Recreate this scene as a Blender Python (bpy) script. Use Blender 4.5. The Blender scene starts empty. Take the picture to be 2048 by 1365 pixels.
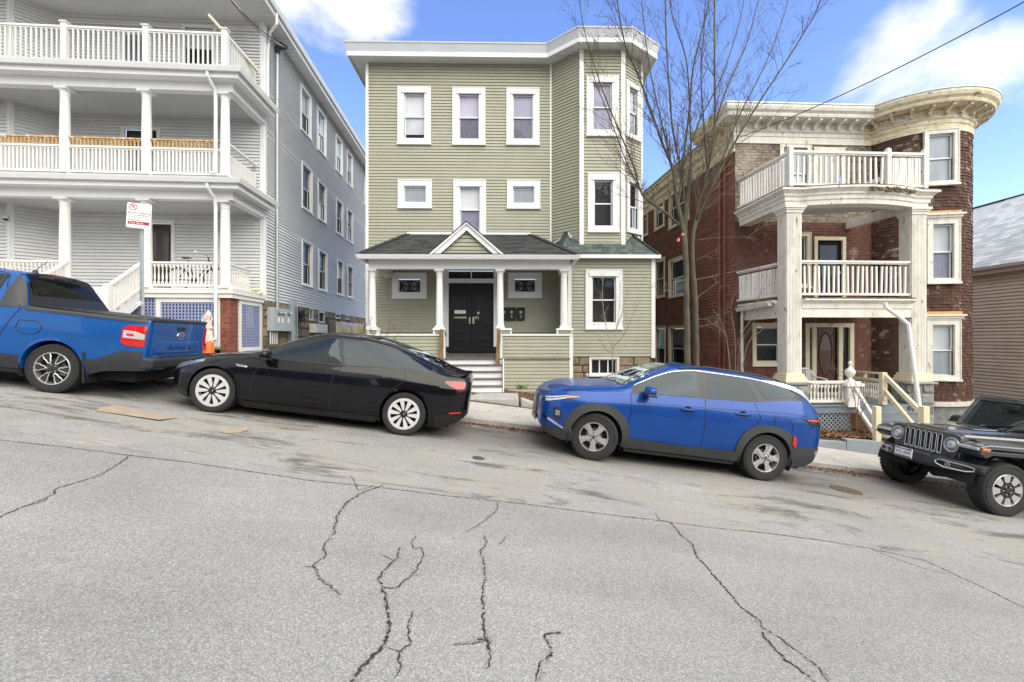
import bpy, bmesh, math, random
from mathutils import Vector, Matrix, Euler

random.seed(7)
SC = bpy.context.scene
COL = SC.collection
R = math.radians

# ------------------------------------------------------------------ camera
CAM_Z = 1.70                      # the lens is 1.7 m above the road below it
FPX, CX, CY = 910.0, 1024.0, 677.5
cam_d = bpy.data.cameras.new('camera')
cam_d.sensor_width = 36.0
cam_d.lens = 36.0 * FPX / 2048.0
cam_d.shift_y = -(682.5 - CY) / 2048.0
cam_d.clip_end = 3000.0
cam = bpy.data.objects.new('camera', cam_d)
cam.location = (0, 0, CAM_Z)
cam.rotation_euler = (R(90), 0, 0)
COL.objects.link(cam)
SC.camera = cam

# ------------------------------------------------------------------ sky
SUN_EL, SUN_AZ = R(48), R(140)    # azimuth clockwise from +Y: behind the camera, to its right
world = bpy.data.worlds.new('World')
SC.world = world
world.use_nodes = True
nt = world.node_tree
nt.nodes.clear()
def wn(t, **k):
    n = nt.nodes.new(t)
    for a, b in k.items():
        setattr(n, a, b)
    return n
w_out = wn('ShaderNodeOutputWorld'); w_bg = wn('ShaderNodeBackground')
w_sky = wn('ShaderNodeTexSky'); w_sky.sky_type = 'NISHITA'; w_sky.sun_disc = False
w_sky.sun_elevation = SUN_EL; w_sky.sun_rotation = SUN_AZ
w_sky.air_density = 1.0; w_sky.dust_density = 0.6; w_sky.ozone_density = 2.5
w_tc = wn('ShaderNodeTexCoord')
w_map = wn('ShaderNodeMapping'); w_map.inputs['Scale'].default_value = (1, 1, 1.5)
w_map.inputs['Location'].default_value = (1.35, 0.4, 0.55)
w_n = wn('ShaderNodeTexNoise'); w_n.inputs['Scale'].default_value = 3.4
w_n.inputs['Detail'].default_value = 9; w_n.inputs['Roughness'].default_value = 0.52
w_n.inputs['Distortion'].default_value = 0.25
w_ramp = wn('ShaderNodeMapRange'); w_ramp.inputs['From Min'].default_value = 0.55
w_ramp.inputs['From Max'].default_value = 0.78; w_ramp.interpolation_type = 'SMOOTHSTEP'
w_n2 = wn('ShaderNodeTexNoise'); w_n2.inputs['Scale'].default_value = 6.0; w_n2.inputs['Detail'].default_value = 6
w_shade = wn('ShaderNodeMapRange'); w_shade.inputs['To Min'].default_value = 0.62; w_shade.inputs['To Max'].default_value = 1.22
w_ccol = wn('ShaderNodeVectorMath', operation='SCALE'); w_ccol.inputs[0].default_value = (2.15, 2.19, 2.26)
w_mix = wn('ShaderNodeMix', data_type='RGBA')
w_hsv = wn('ShaderNodeHueSaturation'); w_hsv.inputs['Saturation'].default_value = 1.18; w_hsv.inputs['Value'].default_value = 0.60; w_hsv.inputs['Hue'].default_value = 0.518
L = nt.links.new
# cumulus banks: the broken cloud field plus the two heaps over the left house and over the right one
def bank(az, el, size, amt=0.24):
    v = (math.sin(R(az)) * math.cos(R(el)), math.cos(R(az)) * math.cos(R(el)), math.sin(R(el)))
    d = wn('ShaderNodeVectorMath', operation='DISTANCE'); d.inputs[1].default_value = v
    L(w_tc.outputs['Generated'], d.inputs[0])
    m = wn('ShaderNodeMapRange'); m.inputs['From Min'].default_value = 0.0; m.inputs['From Max'].default_value = size
    m.inputs['To Min'].default_value = amt; m.inputs['To Max'].default_value = 0.0; m.interpolation_type = 'SMOOTHSTEP'
    L(d.outputs['Value'], m.inputs['Value'])
    return m.outputs['Result']
L(w_tc.outputs['Generated'], w_map.inputs['Vector'])
L(w_map.outputs['Vector'], w_n.inputs['Vector'])
L(w_map.outputs['Vector'], w_n2.inputs['Vector'])
prev = w_n.outputs['Fac']
for az, el, size, amt in ((14, 26, 1.20, -0.58), (-23, 36, 0.25, 0.38), (-14, 34, 0.12, 0.20), (38, 26, 0.20, 0.34), (48, 22, 0.11, 0.24), (47, 33, 0.10, 0.20), (26, 21, 0.16, 0.30), (19, 22, 0.08, 0.18)):   # the blue break ahead and the heaps in it
    ad = wn('ShaderNodeMath', operation='ADD'); L(prev, ad.inputs[0]); L(bank(az, el, size, amt), ad.inputs[1]); prev = ad.outputs[0]
sb = wn('ShaderNodeMath', operation='SUBTRACT'); L(prev, sb.inputs[0]); sb.inputs[1].default_value = -0.24
L(sb.outputs[0], w_ramp.inputs['Value'])
L(w_n2.outputs['Fac'], w_shade.inputs['Value']); L(w_shade.outputs['Result'], w_ccol.inputs['Scale'])
L(w_sky.outputs['Color'], w_hsv.inputs['Color'])
L(w_ramp.outputs['Result'], w_mix.inputs['Factor'])
L(w_hsv.outputs['Color'], w_mix.inputs['A']); L(w_ccol.outputs['Vector'], w_mix.inputs['B'])
L(w_mix.outputs['Result'], w_bg.inputs['Color'])
w_bg.inputs['Strength'].default_value = 0.20
L(w_bg.outputs['Background'], w_out.inputs['Surface'])

# ------------------------------------------------------------------ sun behind thin cloud: soft, wide
sun_d = bpy.data.lights.new('sun', 'SUN'); sun_d.energy = 1.35; sun_d.angle = R(75); sun_d.color = (1.0, 0.98, 0.95)
sun = bpy.data.objects.new('sun', sun_d); COL.objects.link(sun)
sdir = Vector((math.sin(SUN_AZ) * math.cos(SUN_EL), math.cos(SUN_AZ) * math.cos(SUN_EL), math.sin(SUN_EL)))
sun.rotation_euler = sdir.to_track_quat('Z', 'Y').to_euler()
sun.location = sdir * 60

SC.render.engine = 'CYCLES'
SC.view_settings.view_transform = 'Standard'
SC.view_settings.look = 'None'
SC.view_settings.gamma = 1.0
SC.view_settings.exposure = 1.68
SC.view_settings.use_curve_mapping = False
SC.view_settings.use_white_balance = True
SC.view_settings.white_balance_temperature = 7250
SC.view_settings.white_balance_tint = 5
SC.cycles.max_bounces = 6
SC.cycles.diffuse_bounces = 3
SC.cycles.glossy_bounces = 3
SC.cycles.transparent_max_bounces = 8
SC.cycles.use_denoising = True
SC.cycles.denoiser = 'OPENIMAGEDENOISE'
SC.cycles.denoising_input_passes = 'RGB_ALBEDO_NORMAL'
SC.cycles.denoising_prefilter = 'NONE'
SC.cycles.use_adaptive_sampling = True
SC.cycles.adaptive_threshold = 0.015
SC.cycles.sample_clamp_indirect = 4.0

# ------------------------------------------------------------------ helpers: measuring
SLOPE = 0.134                     # the street falls 13.4 % to the right
ST_YAW = R(1.5)
def xs(x, y): return x * math.cos(ST_YAW) + y * math.sin(ST_YAW)
def ys(x, y): return -x * math.sin(ST_YAW) + y * math.cos(ST_YAW)
def st(a, b):                     # street frame (along, across) -> world xy
    return (a * math.cos(ST_YAW) - b * math.sin(ST_YAW), a * math.sin(ST_YAW) + b * math.cos(ST_YAW))
def road_z(x, y):
    a = xs(x, y)
    if abs(a) > 45: a = math.copysign(45 + (abs(a) - 45) * 0.15, a)
    return -SLOPE * a
KERB, WALK = 8.75, 10.7           # distance of the kerb and of the back of the pavement
def ground_z(x, y):
    b = ys(x, y); z = road_z(x, y)
    if b < KERB: return z
    if b < WALK: return z + 0.11 + 0.02 * (b - KERB)
    return z + 0.25
def at(px, py, Y):                # a point seen at px,py of the photograph that stands Y metres away
    return Vector(((px - CX) * Y / FPX, Y, CAM_Z + (CY - py) * Y / FPX))

# ------------------------------------------------------------------ helpers: building
def tag(o, label=None, cat=None, group=None, kind=None):
    if label: o['label'] = label
    if cat: o['category'] = cat
    if group: o['group'] = group
    if kind: o['kind'] = kind
    return o
def wloc(o):
    v = Vector((0, 0, 0))
    while o is not None:
        v = v + o.location; o = o.parent
    return v
def empty(name, loc, label=None, cat=None, group=None, rot=None, parent=None):
    o = bpy.data.objects.new(name, None); COL.objects.link(o)
    o.empty_display_size = 0.2
    o.location = loc
    if rot: o.rotation_euler = rot
    if parent: o.parent = parent
    return tag(o, label, cat, group)
class MB:
    def __init__(s): s.v = []; s.f = []; s.m = []
    def add(s, vs, fs, m=0):
        b = len(s.v); s.v += [tuple(p) for p in vs]
        for f in fs: s.f.append([b + i for i in f]); s.m.append(m)
        return s
    def quad(s, a, b, c, d, m=0): return s.add([a, b, c, d], [(0, 1, 2, 3)], m)
    def poly(s, pts, m=0): return s.add(pts, [tuple(range(len(pts)))], m)
    def hexa(s, p, m=0):          # 8 points: bottom 0-3, top 4-7
        return s.add(p, [(3, 2, 1, 0), (4, 5, 6, 7), (0, 1, 5, 4), (1, 2, 6, 5), (2, 3, 7, 6), (3, 0, 4, 7)], m)
    def box(s, x0, y0, z0, x1, y1, z1, m=0):
        return s.hexa([(x0, y0, z0), (x1, y0, z0), (x1, y1, z0), (x0, y1, z0), (x0, y0, z1), (x1, y0, z1), (x1, y1, z1), (x0, y1, z1)], m)
    def prism(s, pts, d, m=0):    # polygon swept by the vector d
        n = len(pts); d = Vector(d); p = [Vector(q) for q in pts]
        vs = p + [q + d for q in p]
        fs = [tuple(range(n))[::-1], tuple(range(n, 2 * n))] + [(i, (i + 1) % n, n + (i + 1) % n, n + i) for i in range(n)]
        return s.add(vs, fs, m)
    def bar(s, a, b, w, h, up=(0, 0, 1), m=0):   # rectangular bar from a to b
        a = Vector(a); b = Vector(b); d = (b - a).normalized(); up = Vector(up)
        sd = d.cross(up)
        if sd.length < 1e-5: sd = d.cross(Vector((0, 1, 0)))
        sd.normalize(); u = sd.cross(d).normalized()
        sd *= w / 2; u *= h / 2
        return s.hexa([a - sd - u, a + sd - u, b + sd - u, b - sd - u, a - sd + u, a + sd + u, b + sd + u, b - sd + u], m)
    def tube(s, pts, r, n=6, m=0, cap=True):
        pts = [Vector(p) for p in pts]; k = len(pts)
        rs = r if isinstance(r, (list, tuple)) else [r] * k
        base = len(s.v); prevu = None
        for i, p in enumerate(pts):
            d = (pts[min(i + 1, k - 1)] - pts[max(i - 1, 0)])
            if d.length < 1e-9: d = Vector((0, 0, 1))
            d.normalize()
            if prevu is None:
                u = d.cross(Vector((0.3, 0.8, 0.52)));
                if u.length < 1e-4: u = d.cross(Vector((1, 0, 0)))
            else: u = prevu - d * prevu.dot(d)
            u.normalize(); prevu = u; w = d.cross(u)
            for j in range(n):
                a = 2 * math.pi * j / n
                s.v.append(tuple(p + (u * math.cos(a) + w * math.sin(a)) * rs[i]))
        for i in range(k - 1):
            for j in range(n):
                a = base + i * n + j; b = base + i * n + (j + 1) % n
                s.f.append([a, b, b + n, a + n]); s.m.append(m)
        if cap:
            s.f.append([base + j for j in range(n)][::-1]); s.m.append(m)
            s.f.append([base + (k - 1) * n + j for j in range(n)]); s.m.append(m)
        return s
    def lathe(s, c, prof, n=12, axis='z', m=0, a0=0.0, a1=None):
        c = Vector(c); full = a1 is None
        a1 = 2 * math.pi if full else a1
        base = len(s.v); cols = n if full else n + 1
        for r, z in prof:
            for j in range(cols):
                a = a0 + (a1 - a0) * j / n
                if axis == 'z': q = Vector((r * math.cos(a), r * math.sin(a), z))
                elif axis == 'y': q = Vector((r * math.cos(a), z, r * math.sin(a)))
                else: q = Vector((z, r * math.cos(a), r * math.sin(a)))
                s.v.append(tuple(c + q))
        for i in range(len(prof) - 1):
            for j in range(n):
                a = base + i * cols + j; b = base + i * cols + (j + 1) % cols
                s.f.append([a, b, b + cols, a + cols]); s.m.append(m)
        return s
    def mesh(s, name, mats, off=None, smooth=None):
        me = bpy.data.meshes.new(name)
        if off is not None: vs = [(a - off[0], b - off[1], c - off[2]) for a, b, c in s.v]
        else: vs = s.v
        me.from_pydata(vs, [], s.f)
        if not isinstance(mats, (list, tuple)): mats = [mats]
        for q in mats: me.materials.append(MAT[q] if isinstance(q, str) else q)
        if any(s.m): me.polygons.foreach_set('material_index', s.m)
        bm = bmesh.new(); bm.from_mesh(me); bmesh.ops.recalc_face_normals(bm, faces=bm.faces[:]); bm.to_mesh(me); bm.free()
        if smooth is not None:
            me.shade_smooth(); me.set_sharp_from_angle(angle=R(smooth))
        me.update()
        return me
    def build(s, name, mats, parent=None, smooth=None, bevel=0, local=False, origin=None):
        # local: the numbers are already in the parent's own frame; otherwise they are world coordinates
        off = None
        if not local: off = wloc(parent) if parent is not None else (origin if origin is not None else None)
        me = s.mesh(name, mats, off, smooth)
        o = bpy.data.objects.new(name, me); COL.objects.link(o)
        if parent is not None: o.parent = parent
        elif origin is not None: o.location = origin
        if bevel:
            b = o.modifiers.new('edge', 'BEVEL'); b.width = bevel; b.segments = 2; b.limit_method = 'ANGLE'; b.angle_limit = R(40)
            b.harden_normals = False
        return o
def build_each(mb, name, mats, parent, bevel=0, smooth=None, local=False):
    """one object for every separate piece collected in mb"""
    par = list(range(len(mb.v)))
    def find(i):
        while par[i] != i: par[i] = par[par[i]]; i = par[i]
        return i
    for f in mb.f:
        a = find(f[0])
        for q in f[1:]: par[find(q)] = a
    groups = {}
    for k, f in enumerate(mb.f): groups.setdefault(find(f[0]), []).append(k)
    out = []
    for ks in groups.values():
        m2 = MB(); idx = {}
        for k in ks:
            fc = []
            for i in mb.f[k]:
                if i not in idx: idx[i] = len(m2.v); m2.v.append(mb.v[i])
                fc.append(idx[i])
            m2.f.append(fc); m2.m.append(mb.m[k])
        out.append(m2.build(name, mats, parent, smooth, bevel, local))
    return out
def inst(name, me, parent, loc, rot=None, scale=None):
    o = bpy.data.objects.new(name, me); COL.objects.link(o)
    o.parent = parent; o.location = Vector(loc) - wloc(parent)
    if rot: o.rotation_euler = rot
    if scale: o.scale = scale
    return o
def text(name, s, size, mat, parent, M, depth=0.002, align='CENTER', local=False):
    cu = bpy.data.curves.new(name, 'FONT'); cu.body = s; cu.size = size; cu.align_x = align; cu.align_y = 'CENTER'
    cu.extrude = depth; cu.resolution_u = 3
    t = bpy.data.objects.new(name, cu); COL.objects.link(t)
    dg = bpy.context.evaluated_depsgraph_get()
    me = bpy.data.meshes.new_from_object(t.evaluated_get(dg))
    bpy.data.objects.remove(t); bpy.data.curves.remove(cu)
    me.materials.clear(); me.materials.append(MAT[mat])
    M = M.copy()
    if not local and parent is not None: M = Matrix.Translation(-wloc(parent)) @ M
    me.transform(M)
    o = bpy.data.objects.new(name, me); COL.objects.link(o); o.parent = parent
    return o
def facing(p, t, n=None, roll=0):      # a frame for lettering: x along t, y up, z out of the wall
    t = Vector(t).normalized(); u = Vector((0, 0, 1)); n = t.cross(u)
    m = Matrix((t, u, n)).transposed().to_4x4(); m.translation = Vector(p)
    return m @ Matrix.Rotation(roll, 4, 'Z')

# ------------------------------------------------------------------ materials
MAT = {}
def NM(name):
    m = bpy.data.materials.new(name); m.use_nodes = True; t = m.node_tree
    b = t.nodes['Principled BSDF']; MAT[name] = m
    return m, t, b
def nd(t, typ, ins=None, **k):
    n = t.nodes.new(typ)
    for a, b in k.items(): setattr(n, a, b)
    for a, b in (ins or {}).items():
        if hasattr(b, 'is_linked') or hasattr(b, 'links'): t.links.new(b, n.inputs[a])
        else: n.inputs[a].default_value = b
    return n
def mth(t, op, a, b, clamp=False):
    n = t.nodes.new('ShaderNodeMath'); n.operation = op; n.use_clamp = clamp
    for i, q in enumerate((a, b)):
        if q is None: continue
        if hasattr(q, 'links'): t.links.new(q, n.inputs[i])
        else: n.inputs[i].default_value = q
    return n.outputs[0]
def rng(t, v, a, b, c, d, smooth=False):
    n = t.nodes.new('ShaderNodeMapRange'); t.links.new(v, n.inputs['Value'])
    for k, q in zip(('From Min', 'From Max', 'To Min', 'To Max'), (a, b, c, d)): n.inputs[k].default_value = q
    if smooth: n.interpolation_type = 'SMOOTHSTEP'
    return n.outputs['Result']
def mixc(t, f, a, b):
    n = t.nodes.new('ShaderNodeMix'); n.data_type = 'RGBA'
    for k, q in (('Factor', f), ('A', a), ('B', b)):
        if hasattr(q, 'links'): t.links.new(q, n.inputs[k])
        else: n.inputs[k].default_value = q if k == 'Factor' else (*q, 1) if len(q) == 3 else q
    return n.outputs['Result']
def noise(t, vec, scale, detail=4, rough=0.55, dist=0.0):
    n = nd(t, 'ShaderNodeTexNoise', {'Vector': vec, 'Scale': scale, 'Detail': detail, 'Roughness': rough, 'Distortion': dist})
    return n.outputs['Fac']
def M(name, col, rough=0.6, var=0.12, nscale=6.0, bump=0.0, bscale=80.0, metal=0.0, spec=0.5, coat=0.0, objr=0.0, isl=0.0,
      stain=None, stretch=(1, 1, 1), emit=None, coatr=0.03):
    m, t, b = NM(name)
    tc = nd(t, 'ShaderNodeTexCoord').outputs['Object']
    mp = nd(t, 'ShaderNodeMapping', {'Vector': tc, 'Scale': stretch}).outputs['Vector']
    k = rng(t, noise(t, mp, nscale), 0.3, 0.7, 1 - var, 1 + var)
    if objr: k = mth(t, 'MULTIPLY', k, rng(t, nd(t, 'ShaderNodeObjectInfo').outputs['Random'], 0, 1, 1 - objr, 1 + objr))
    if isl: k = mth(t, 'MULTIPLY', k, rng(t, nd(t, 'ShaderNodeNewGeometry').outputs['Random Per Island'], 0, 1, 1 - isl, 1 + isl))
    c = nd(t, 'ShaderNodeVectorMath', {0: tuple(col), 'Scale': k}, operation='SCALE').outputs['Vector']
    for st_ in ([stain] if stain and not isinstance(stain, list) else (stain or [])):
        sc, s, lo, hi, amt = st_
        f = rng(t, noise(t, mp, s, 7, 0.62), lo, hi, 0, amt, True)
        c = mixc(t, f, c, sc)
    t.links.new(c, b.inputs['Base Color'])
    b.inputs['Roughness'].default_value = rough; b.inputs['Metallic'].default_value = metal
    b.inputs['Specular IOR Level'].default_value = spec
    b.inputs['Coat Weight'].default_value = coat; b.inputs['Coat Roughness'].default_value = coatr
    if bump:
        bn = nd(t, 'ShaderNodeBump', {'Height': noise(t, mp, bscale, 5, 0.6), 'Strength': bump, 'Distance': 0.01})
        t.links.new(bn.outputs['Normal'], b.inputs['Normal'])
    if emit:
        b.inputs['Emission Color'].default_value = (*emit[:3], 1); b.inputs['Emission Strength'].default_value = emit[3]
    return m
# claddings and paint
M('green_vinyl', (0.352, 0.350, 0.268), 0.48, 0.05, 1.3, 0.05, 120, objr=0.025, stain=((0.27, 0.267, 0.195), 2.2, 0.55, 0.8, 0.30))
M('grey_vinyl', (0.78, 0.78, 0.79), 0.48, 0.04, 1.3, 0.05, 120, objr=0.025, stain=((0.64, 0.64, 0.65), 2.0, 0.55, 0.8, 0.25))
M('white_trim', (0.80, 0.80, 0.80), 0.42, 0.03, 2.0, 0.03, 60, stain=((0.55, 0.54, 0.50), 3.0, 0.62, 0.85, 0.35))
M('white_dirty', (0.78, 0.76, 0.73), 0.55, 0.05, 3.0, 0.10, 60, stain=[((0.52, 0.46, 0.38), 6.0, 0.52, 0.68, 0.55), ((0.14, 0.115, 0.09), 9.0, 0.62, 0.68, 0.7)], objr=0.08)
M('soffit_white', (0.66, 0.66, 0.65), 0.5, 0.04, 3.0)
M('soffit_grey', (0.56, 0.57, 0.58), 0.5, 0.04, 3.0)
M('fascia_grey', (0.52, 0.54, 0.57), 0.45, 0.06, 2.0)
M('membrane', (0.24, 0.26, 0.30), 0.7, 0.15, 3.0, 0.2, 40)
M('ivory', (0.76, 0.745, 0.71), 0.5, 0.05, 3.0, 0.05, 60, stain=((0.50, 0.46, 0.38), 5.0, 0.6, 0.82, 0.4))
M('bare_wood', (0.55, 0.34, 0.15), 0.7, 0.25, 14.0, 0.2, 60, objr=0.15, stain=((0.74, 0.70, 0.62), 7.0, 0.5, 0.62, 0.9))
M('old_wood', (0.20, 0.125, 0.065), 0.85, 0.35, 8.0, 0.6, 30, stretch=(3, 3, 0.5), stain=((0.33, 0.22, 0.10), 9.0, 0.5, 0.7, 0.8))
M('brown_board', (0.275, 0.125, 0.095), 0.75, 0.16, 3.0, 0.12, 60, spec=0.15, objr=0.10, stain=((0.06, 0.025, 0.02), 2.5, 0.56, 0.78, 0.6))
M('cream_paint', (0.70, 0.59, 0.39), 0.55, 0.08, 4.0, 0.15, 40, stretch=(1, 1, 2.2), stain=[((0.80, 0.76, 0.68), 3.0, 0.47, 0.60, 0.75), ((0.42, 0.36, 0.27), 5.0, 0.54, 0.62, 0.55), ((0.13, 0.10, 0.075), 3.6, 0.59, 0.65, 0.85)])
M('cream_clean', (0.74, 0.66, 0.48), 0.55, 0.06, 4.0, 0.1, 40, stain=((0.5, 0.42, 0.28), 9.0, 0.6, 0.8, 0.4))
M('weathered_trim', (0.76, 0.725, 0.665), 0.65, 0.08, 5.0, 0.25, 50, stretch=(1.4, 1.4, .55), stain=[((0.54, 0.48, 0.39), 4.0, 0.52, 0.66, 0.5), ((0.09, 0.075, 0.06), 6.0, 0.63, 0.68, 0.8)])
M('rotten_wood', (0.10, 0.075, 0.05), 0.9, 0.4, 14, 0.6, 40, stain=((0.30, 0.22, 0.10), 8.0, 0.5, 0.65, 0.8))
M('fresh_wood', (0.60, 0.33, 0.14), 0.7, 0.25, 12.0, 0.2, 40)
M('slate_paint', (0.20, 0.235, 0.27), 0.6, 0.15, 4.0, 0.15, 40)
M('blue_lattice', (0.27, 0.31, 0.50), 0.6, 0.08, 5.0)
M('grey_lattice', (0.30, 0.33, 0.36), 0.6, 0.10, 5.0)
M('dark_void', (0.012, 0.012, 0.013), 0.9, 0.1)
M('interior', (0.045, 0.043, 0.042), 0.9, 0.2, 3.0)
M('blind', (0.80, 0.80, 0.82), 0.8, 0.03, 2.0, emit=None)
M('shade_lilac', (0.62, 0.58, 0.72), 0.8, 0.05, 3.0)
M('curtain_dim', (0.28, 0.27, 0.36), 0.9, 0.25, 9.0, stretch=(4, 4, 0.6))
M('plastic_sheet', (0.62, 0.66, 0.70), 0.3, 0.12, 4.0, stretch=(1, 1, 0.3))
M('black_door', (0.012, 0.013, 0.015), 0.32, 0.1, 3.0, spec=0.5)
M('brown_door', (0.085, 0.022, 0.014), 0.35, 0.25, 6.0, stretch=(4, 4, 0.4))
M('dark_red_door', (0.05, 0.022, 0.018), 0.35, 0.2, 5.0)
M('brass', (0.62, 0.52, 0.38), 0.3, 0.05, metal=0.9)
M('porch_boards', (0.13, 0.12, 0.115), 0.7, 0.2, 4.0, 0.1, 40, objr=0.15)
# stone, brick, roofs
M('stone_brown', (0.22, 0.165, 0.115), 0.85, 0.3, 5.0, 0.8, 25, objr=0.30, stain=((0.36, 0.29, 0.20), 6.0, 0.5, 0.7, 0.6))
M('stone_grey', (0.25, 0.255, 0.26), 0.85, 0.25, 8.0, 0.8, 30, objr=0.28, stain=((0.13, 0.125, 0.12), 5.0, 0.5, 0.7, 0.7))
M('mortar', (0.30, 0.27, 0.23), 0.9, 0.2, 12.0, 0.4, 60)
M('mortar_dark', (0.12, 0.105, 0.09), 0.9, 0.25, 8.0, 0.4, 60)
M('brick', (0.25, 0.085, 0.055), 0.8, 0.2, 10.0, 0.3, 90, objr=0.25)
M('concrete', (0.45, 0.427, 0.392), 0.85, 0.10, 3.5, 0.25, 90, objr=0.05, stain=((0.30, 0.28, 0.25), 3.0, 0.55, 0.8, 0.5))
M('concrete_grey', (0.40, 0.39, 0.375), 0.85, 0.14, 4.5, 0.25, 90, objr=0.08, stain=((0.20, 0.19, 0.17), 4.0, 0.52, 0.75, 0.55))
M('blue_slab', (0.27, 0.30, 0.33), 0.8, 0.10, 4.0, 0.2, 90, objr=0.05)
M('shingle_dark', (0.033, 0.034, 0.037), 0.9, 0.2, 20.0, 0.4, 160, objr=0.5)
M('shingle_ridge', (0.030, 0.031, 0.033), 0.9, 0.2, 20.0, 0.4, 160, objr=0.2)
M('shingle_green', (0.075, 0.098, 0.093), 0.9, 0.2, 20.0, 0.4, 160, objr=0.38)
M('slate_roof', (0.50, 0.52, 0.53), 0.75, 0.1, 6.0, 0.1, 60, objr=0.25, stain=((0.32, 0.335, 0.335), 4.0, 0.55, 0.75, 0.6))
M('tan_vinyl', (0.76, 0.61, 0.46), 0.5, 0.06, 1.5, objr=0.04, stain=((0.50, 0.39, 0.30), 1.2, 0.5, 0.8, 0.4))
M('tan_trim', (0.52, 0.38, 0.30), 0.5, 0.06, 3.0)
# ground
M('soil', (0.085, 0.062, 0.045), 0.95, 0.4, 5.0, 0.8, 40, stain=((0.16, 0.105, 0.06), 9.0, 0.5, 0.7, 0.8))
M('leaf_litter', (0.22, 0.105, 0.050), 0.85, 0.3, 8.0, isl=0.65)
M('grass_blade', (0.085, 0.19, 0.03), 0.6, 0.3, 8.0, isl=0.4)
M('dry_grass', (0.40, 0.29, 0.13), 0.8, 0.3, 8.0, isl=0.4)
M('crack', (0.038, 0.035, 0.032), 0.95, 0.3, 60.0, isl=0.5)
M('crack_grit', (0.19, 0.155, 0.115), 0.95, 0.3, 60.0, isl=0.6)
M('cardboard', (0.36, 0.285, 0.21), 0.85, 0.12, 6.0, 0.1, 60, stain=((0.28, 0.20, 0.14), 4.0, 0.5, 0.7, 0.5))
M('cast_iron', (0.10, 0.07, 0.05), 0.8, 0.3, 20.0, 0.5, 60)
# plants
M('bark', (0.085, 0.070, 0.052), 0.9, 0.3, 12.0, 0.9, 22, stretch=(2, 2, 0.6), stain=((0.12, 0.115, 0.045), 3.0, 0.48, 0.65, 0.7))
M('twig', (0.115, 0.090, 0.072), 0.85, 0.2, 4.0, isl=0.2)
M('pale_twig', (0.19, 0.155, 0.13), 0.85, 0.2, 4.0, isl=0.2)
M('dry_bud', (0.30, 0.17, 0.08), 0.8, 0.3, 4.0, isl=0.4)
M('spring_bud', (0.34, 0.33, 0.09), 0.7, 0.3, 4.0, isl=0.3)
M('sapling_bark', (0.34, 0.29, 0.24), 0.85, 0.25, 10.0, 0.3, 40)
# metal and plastic
M('galvanised', (0.45, 0.48, 0.50), 0.45, 0.1, 9.0, metal=0.7)
M('meter_grey', (0.42, 0.44, 0.45), 0.5, 0.06, 5.0, metal=0.1)
M('conduit_white', (0.72, 0.73, 0.73), 0.45, 0.05, 5.0)
M('steel_blue', (0.38, 0.42, 0.45), 0.45, 0.06, 5.0, metal=0.2)
M('ac_white', (0.66, 0.66, 0.62), 0.5, 0.06, 5.0)
M('black_plastic', (0.018, 0.018, 0.019), 0.45, 0.1, 5.0)
M('cable_black', (0.015, 0.015, 0.016), 0.5, 0.1)
M('cable_red', (0.22, 0.03, 0.04), 0.5, 0.1)
M('cable_white', (0.7, 0.7, 0.7), 0.5, 0.1)
M('sign_white', (0.80, 0.81, 0.82), 0.35, 0.03)
M('sign_red', (0.42, 0.012, 0.030), 0.4, 0.05)
M('ink_black', (0.015, 0.015, 0.015), 0.6, 0.05)
M('ink_blue', (0.03, 0.06, 0.30), 0.5, 0.05)
M('cone_orange', (0.80, 0.13, 0.015), 0.45, 0.1)
M('cone_band', (0.80, 0.60, 0.52), 0.4, 0.1)
M('flag_pink', (0.60, 0.10, 0.25), 0.6, 0.1)
M('yellow_cloth', (0.65, 0.55, 0.05), 0.7, 0.2)
M('chair_white', (0.66, 0.67, 0.72), 0.35, 0.03)
M('pipe_rust', (0.20, 0.060, 0.035), 0.6, 0.2, 8.0)
M('letter_white', (0.85, 0.85, 0.85), 0.5, 0.02)
# vehicles
M('paint_black', (0.0035, 0.0035, 0.0055), 0.18, 0.05, 2.0, spec=0.15, coat=0.60, coatr=0.008)
M('paint_blue', (0.002, 0.050, 0.25), 0.32, 0.08, 2.0, metal=0.2, spec=0.25, coat=0.45, coatr=0.015)
M('paint_truck', (0.004, 0.085, 0.32), 0.32, 0.08, 2.0, metal=0.2, spec=0.25, coat=0.50, coatr=0.015)
M('paint_grey', (0.085, 0.085, 0.092), 0.32, 0.1, 2.0, metal=0.5, coat=1.0, coatr=0.03)
M('cladding', (0.034, 0.036, 0.040), 0.55, 0.12, 6.0, 0.05, 200)
M('trim_black', (0.010, 0.010, 0.011), 0.30, 0.05)
M('tyre', (0.022, 0.022, 0.023), 0.80, 0.2, 8.0, 0.2, 90)
M('rim_white', (0.66, 0.67, 0.68), 0.35, 0.03, metal=0.25)
M('rim_silver', (0.56, 0.56, 0.56), 0.32, 0.04, metal=0.75)
M('rim_dark', (0.045, 0.045, 0.048), 0.35, 0.05, metal=0.4)
M('rim_cut', (0.66, 0.66, 0.67), 0.28, 0.03, metal=0.8)
M('chrome', (0.78, 0.79, 0.80), 0.14, 0.02, metal=1.0)
M('satin_silver', (0.62, 0.63, 0.64), 0.32, 0.03, metal=0.7)
M('brake', (0.20, 0.19, 0.18), 0.45, 0.15, metal=0.7)
M('lamp_red', (0.55, 0.015, 0.012), 0.12, 0.10, 14.0, coat=0.6)
M('lamp_dark_red', (0.20, 0.006, 0.008), 0.10, 0.1, coat=0.8)
M('lamp_white', (0.62, 0.63, 0.64), 0.10, 0.08, 10.0, metal=0.3, coat=0.8)
M('lamp_amber', (0.62, 0.17, 0.02), 0.15, 0.08, coat=0.6)
M('lens_clear', (0.30, 0.32, 0.34), 0.05, 0.1, metal=0.6, coat=1.0)
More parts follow.
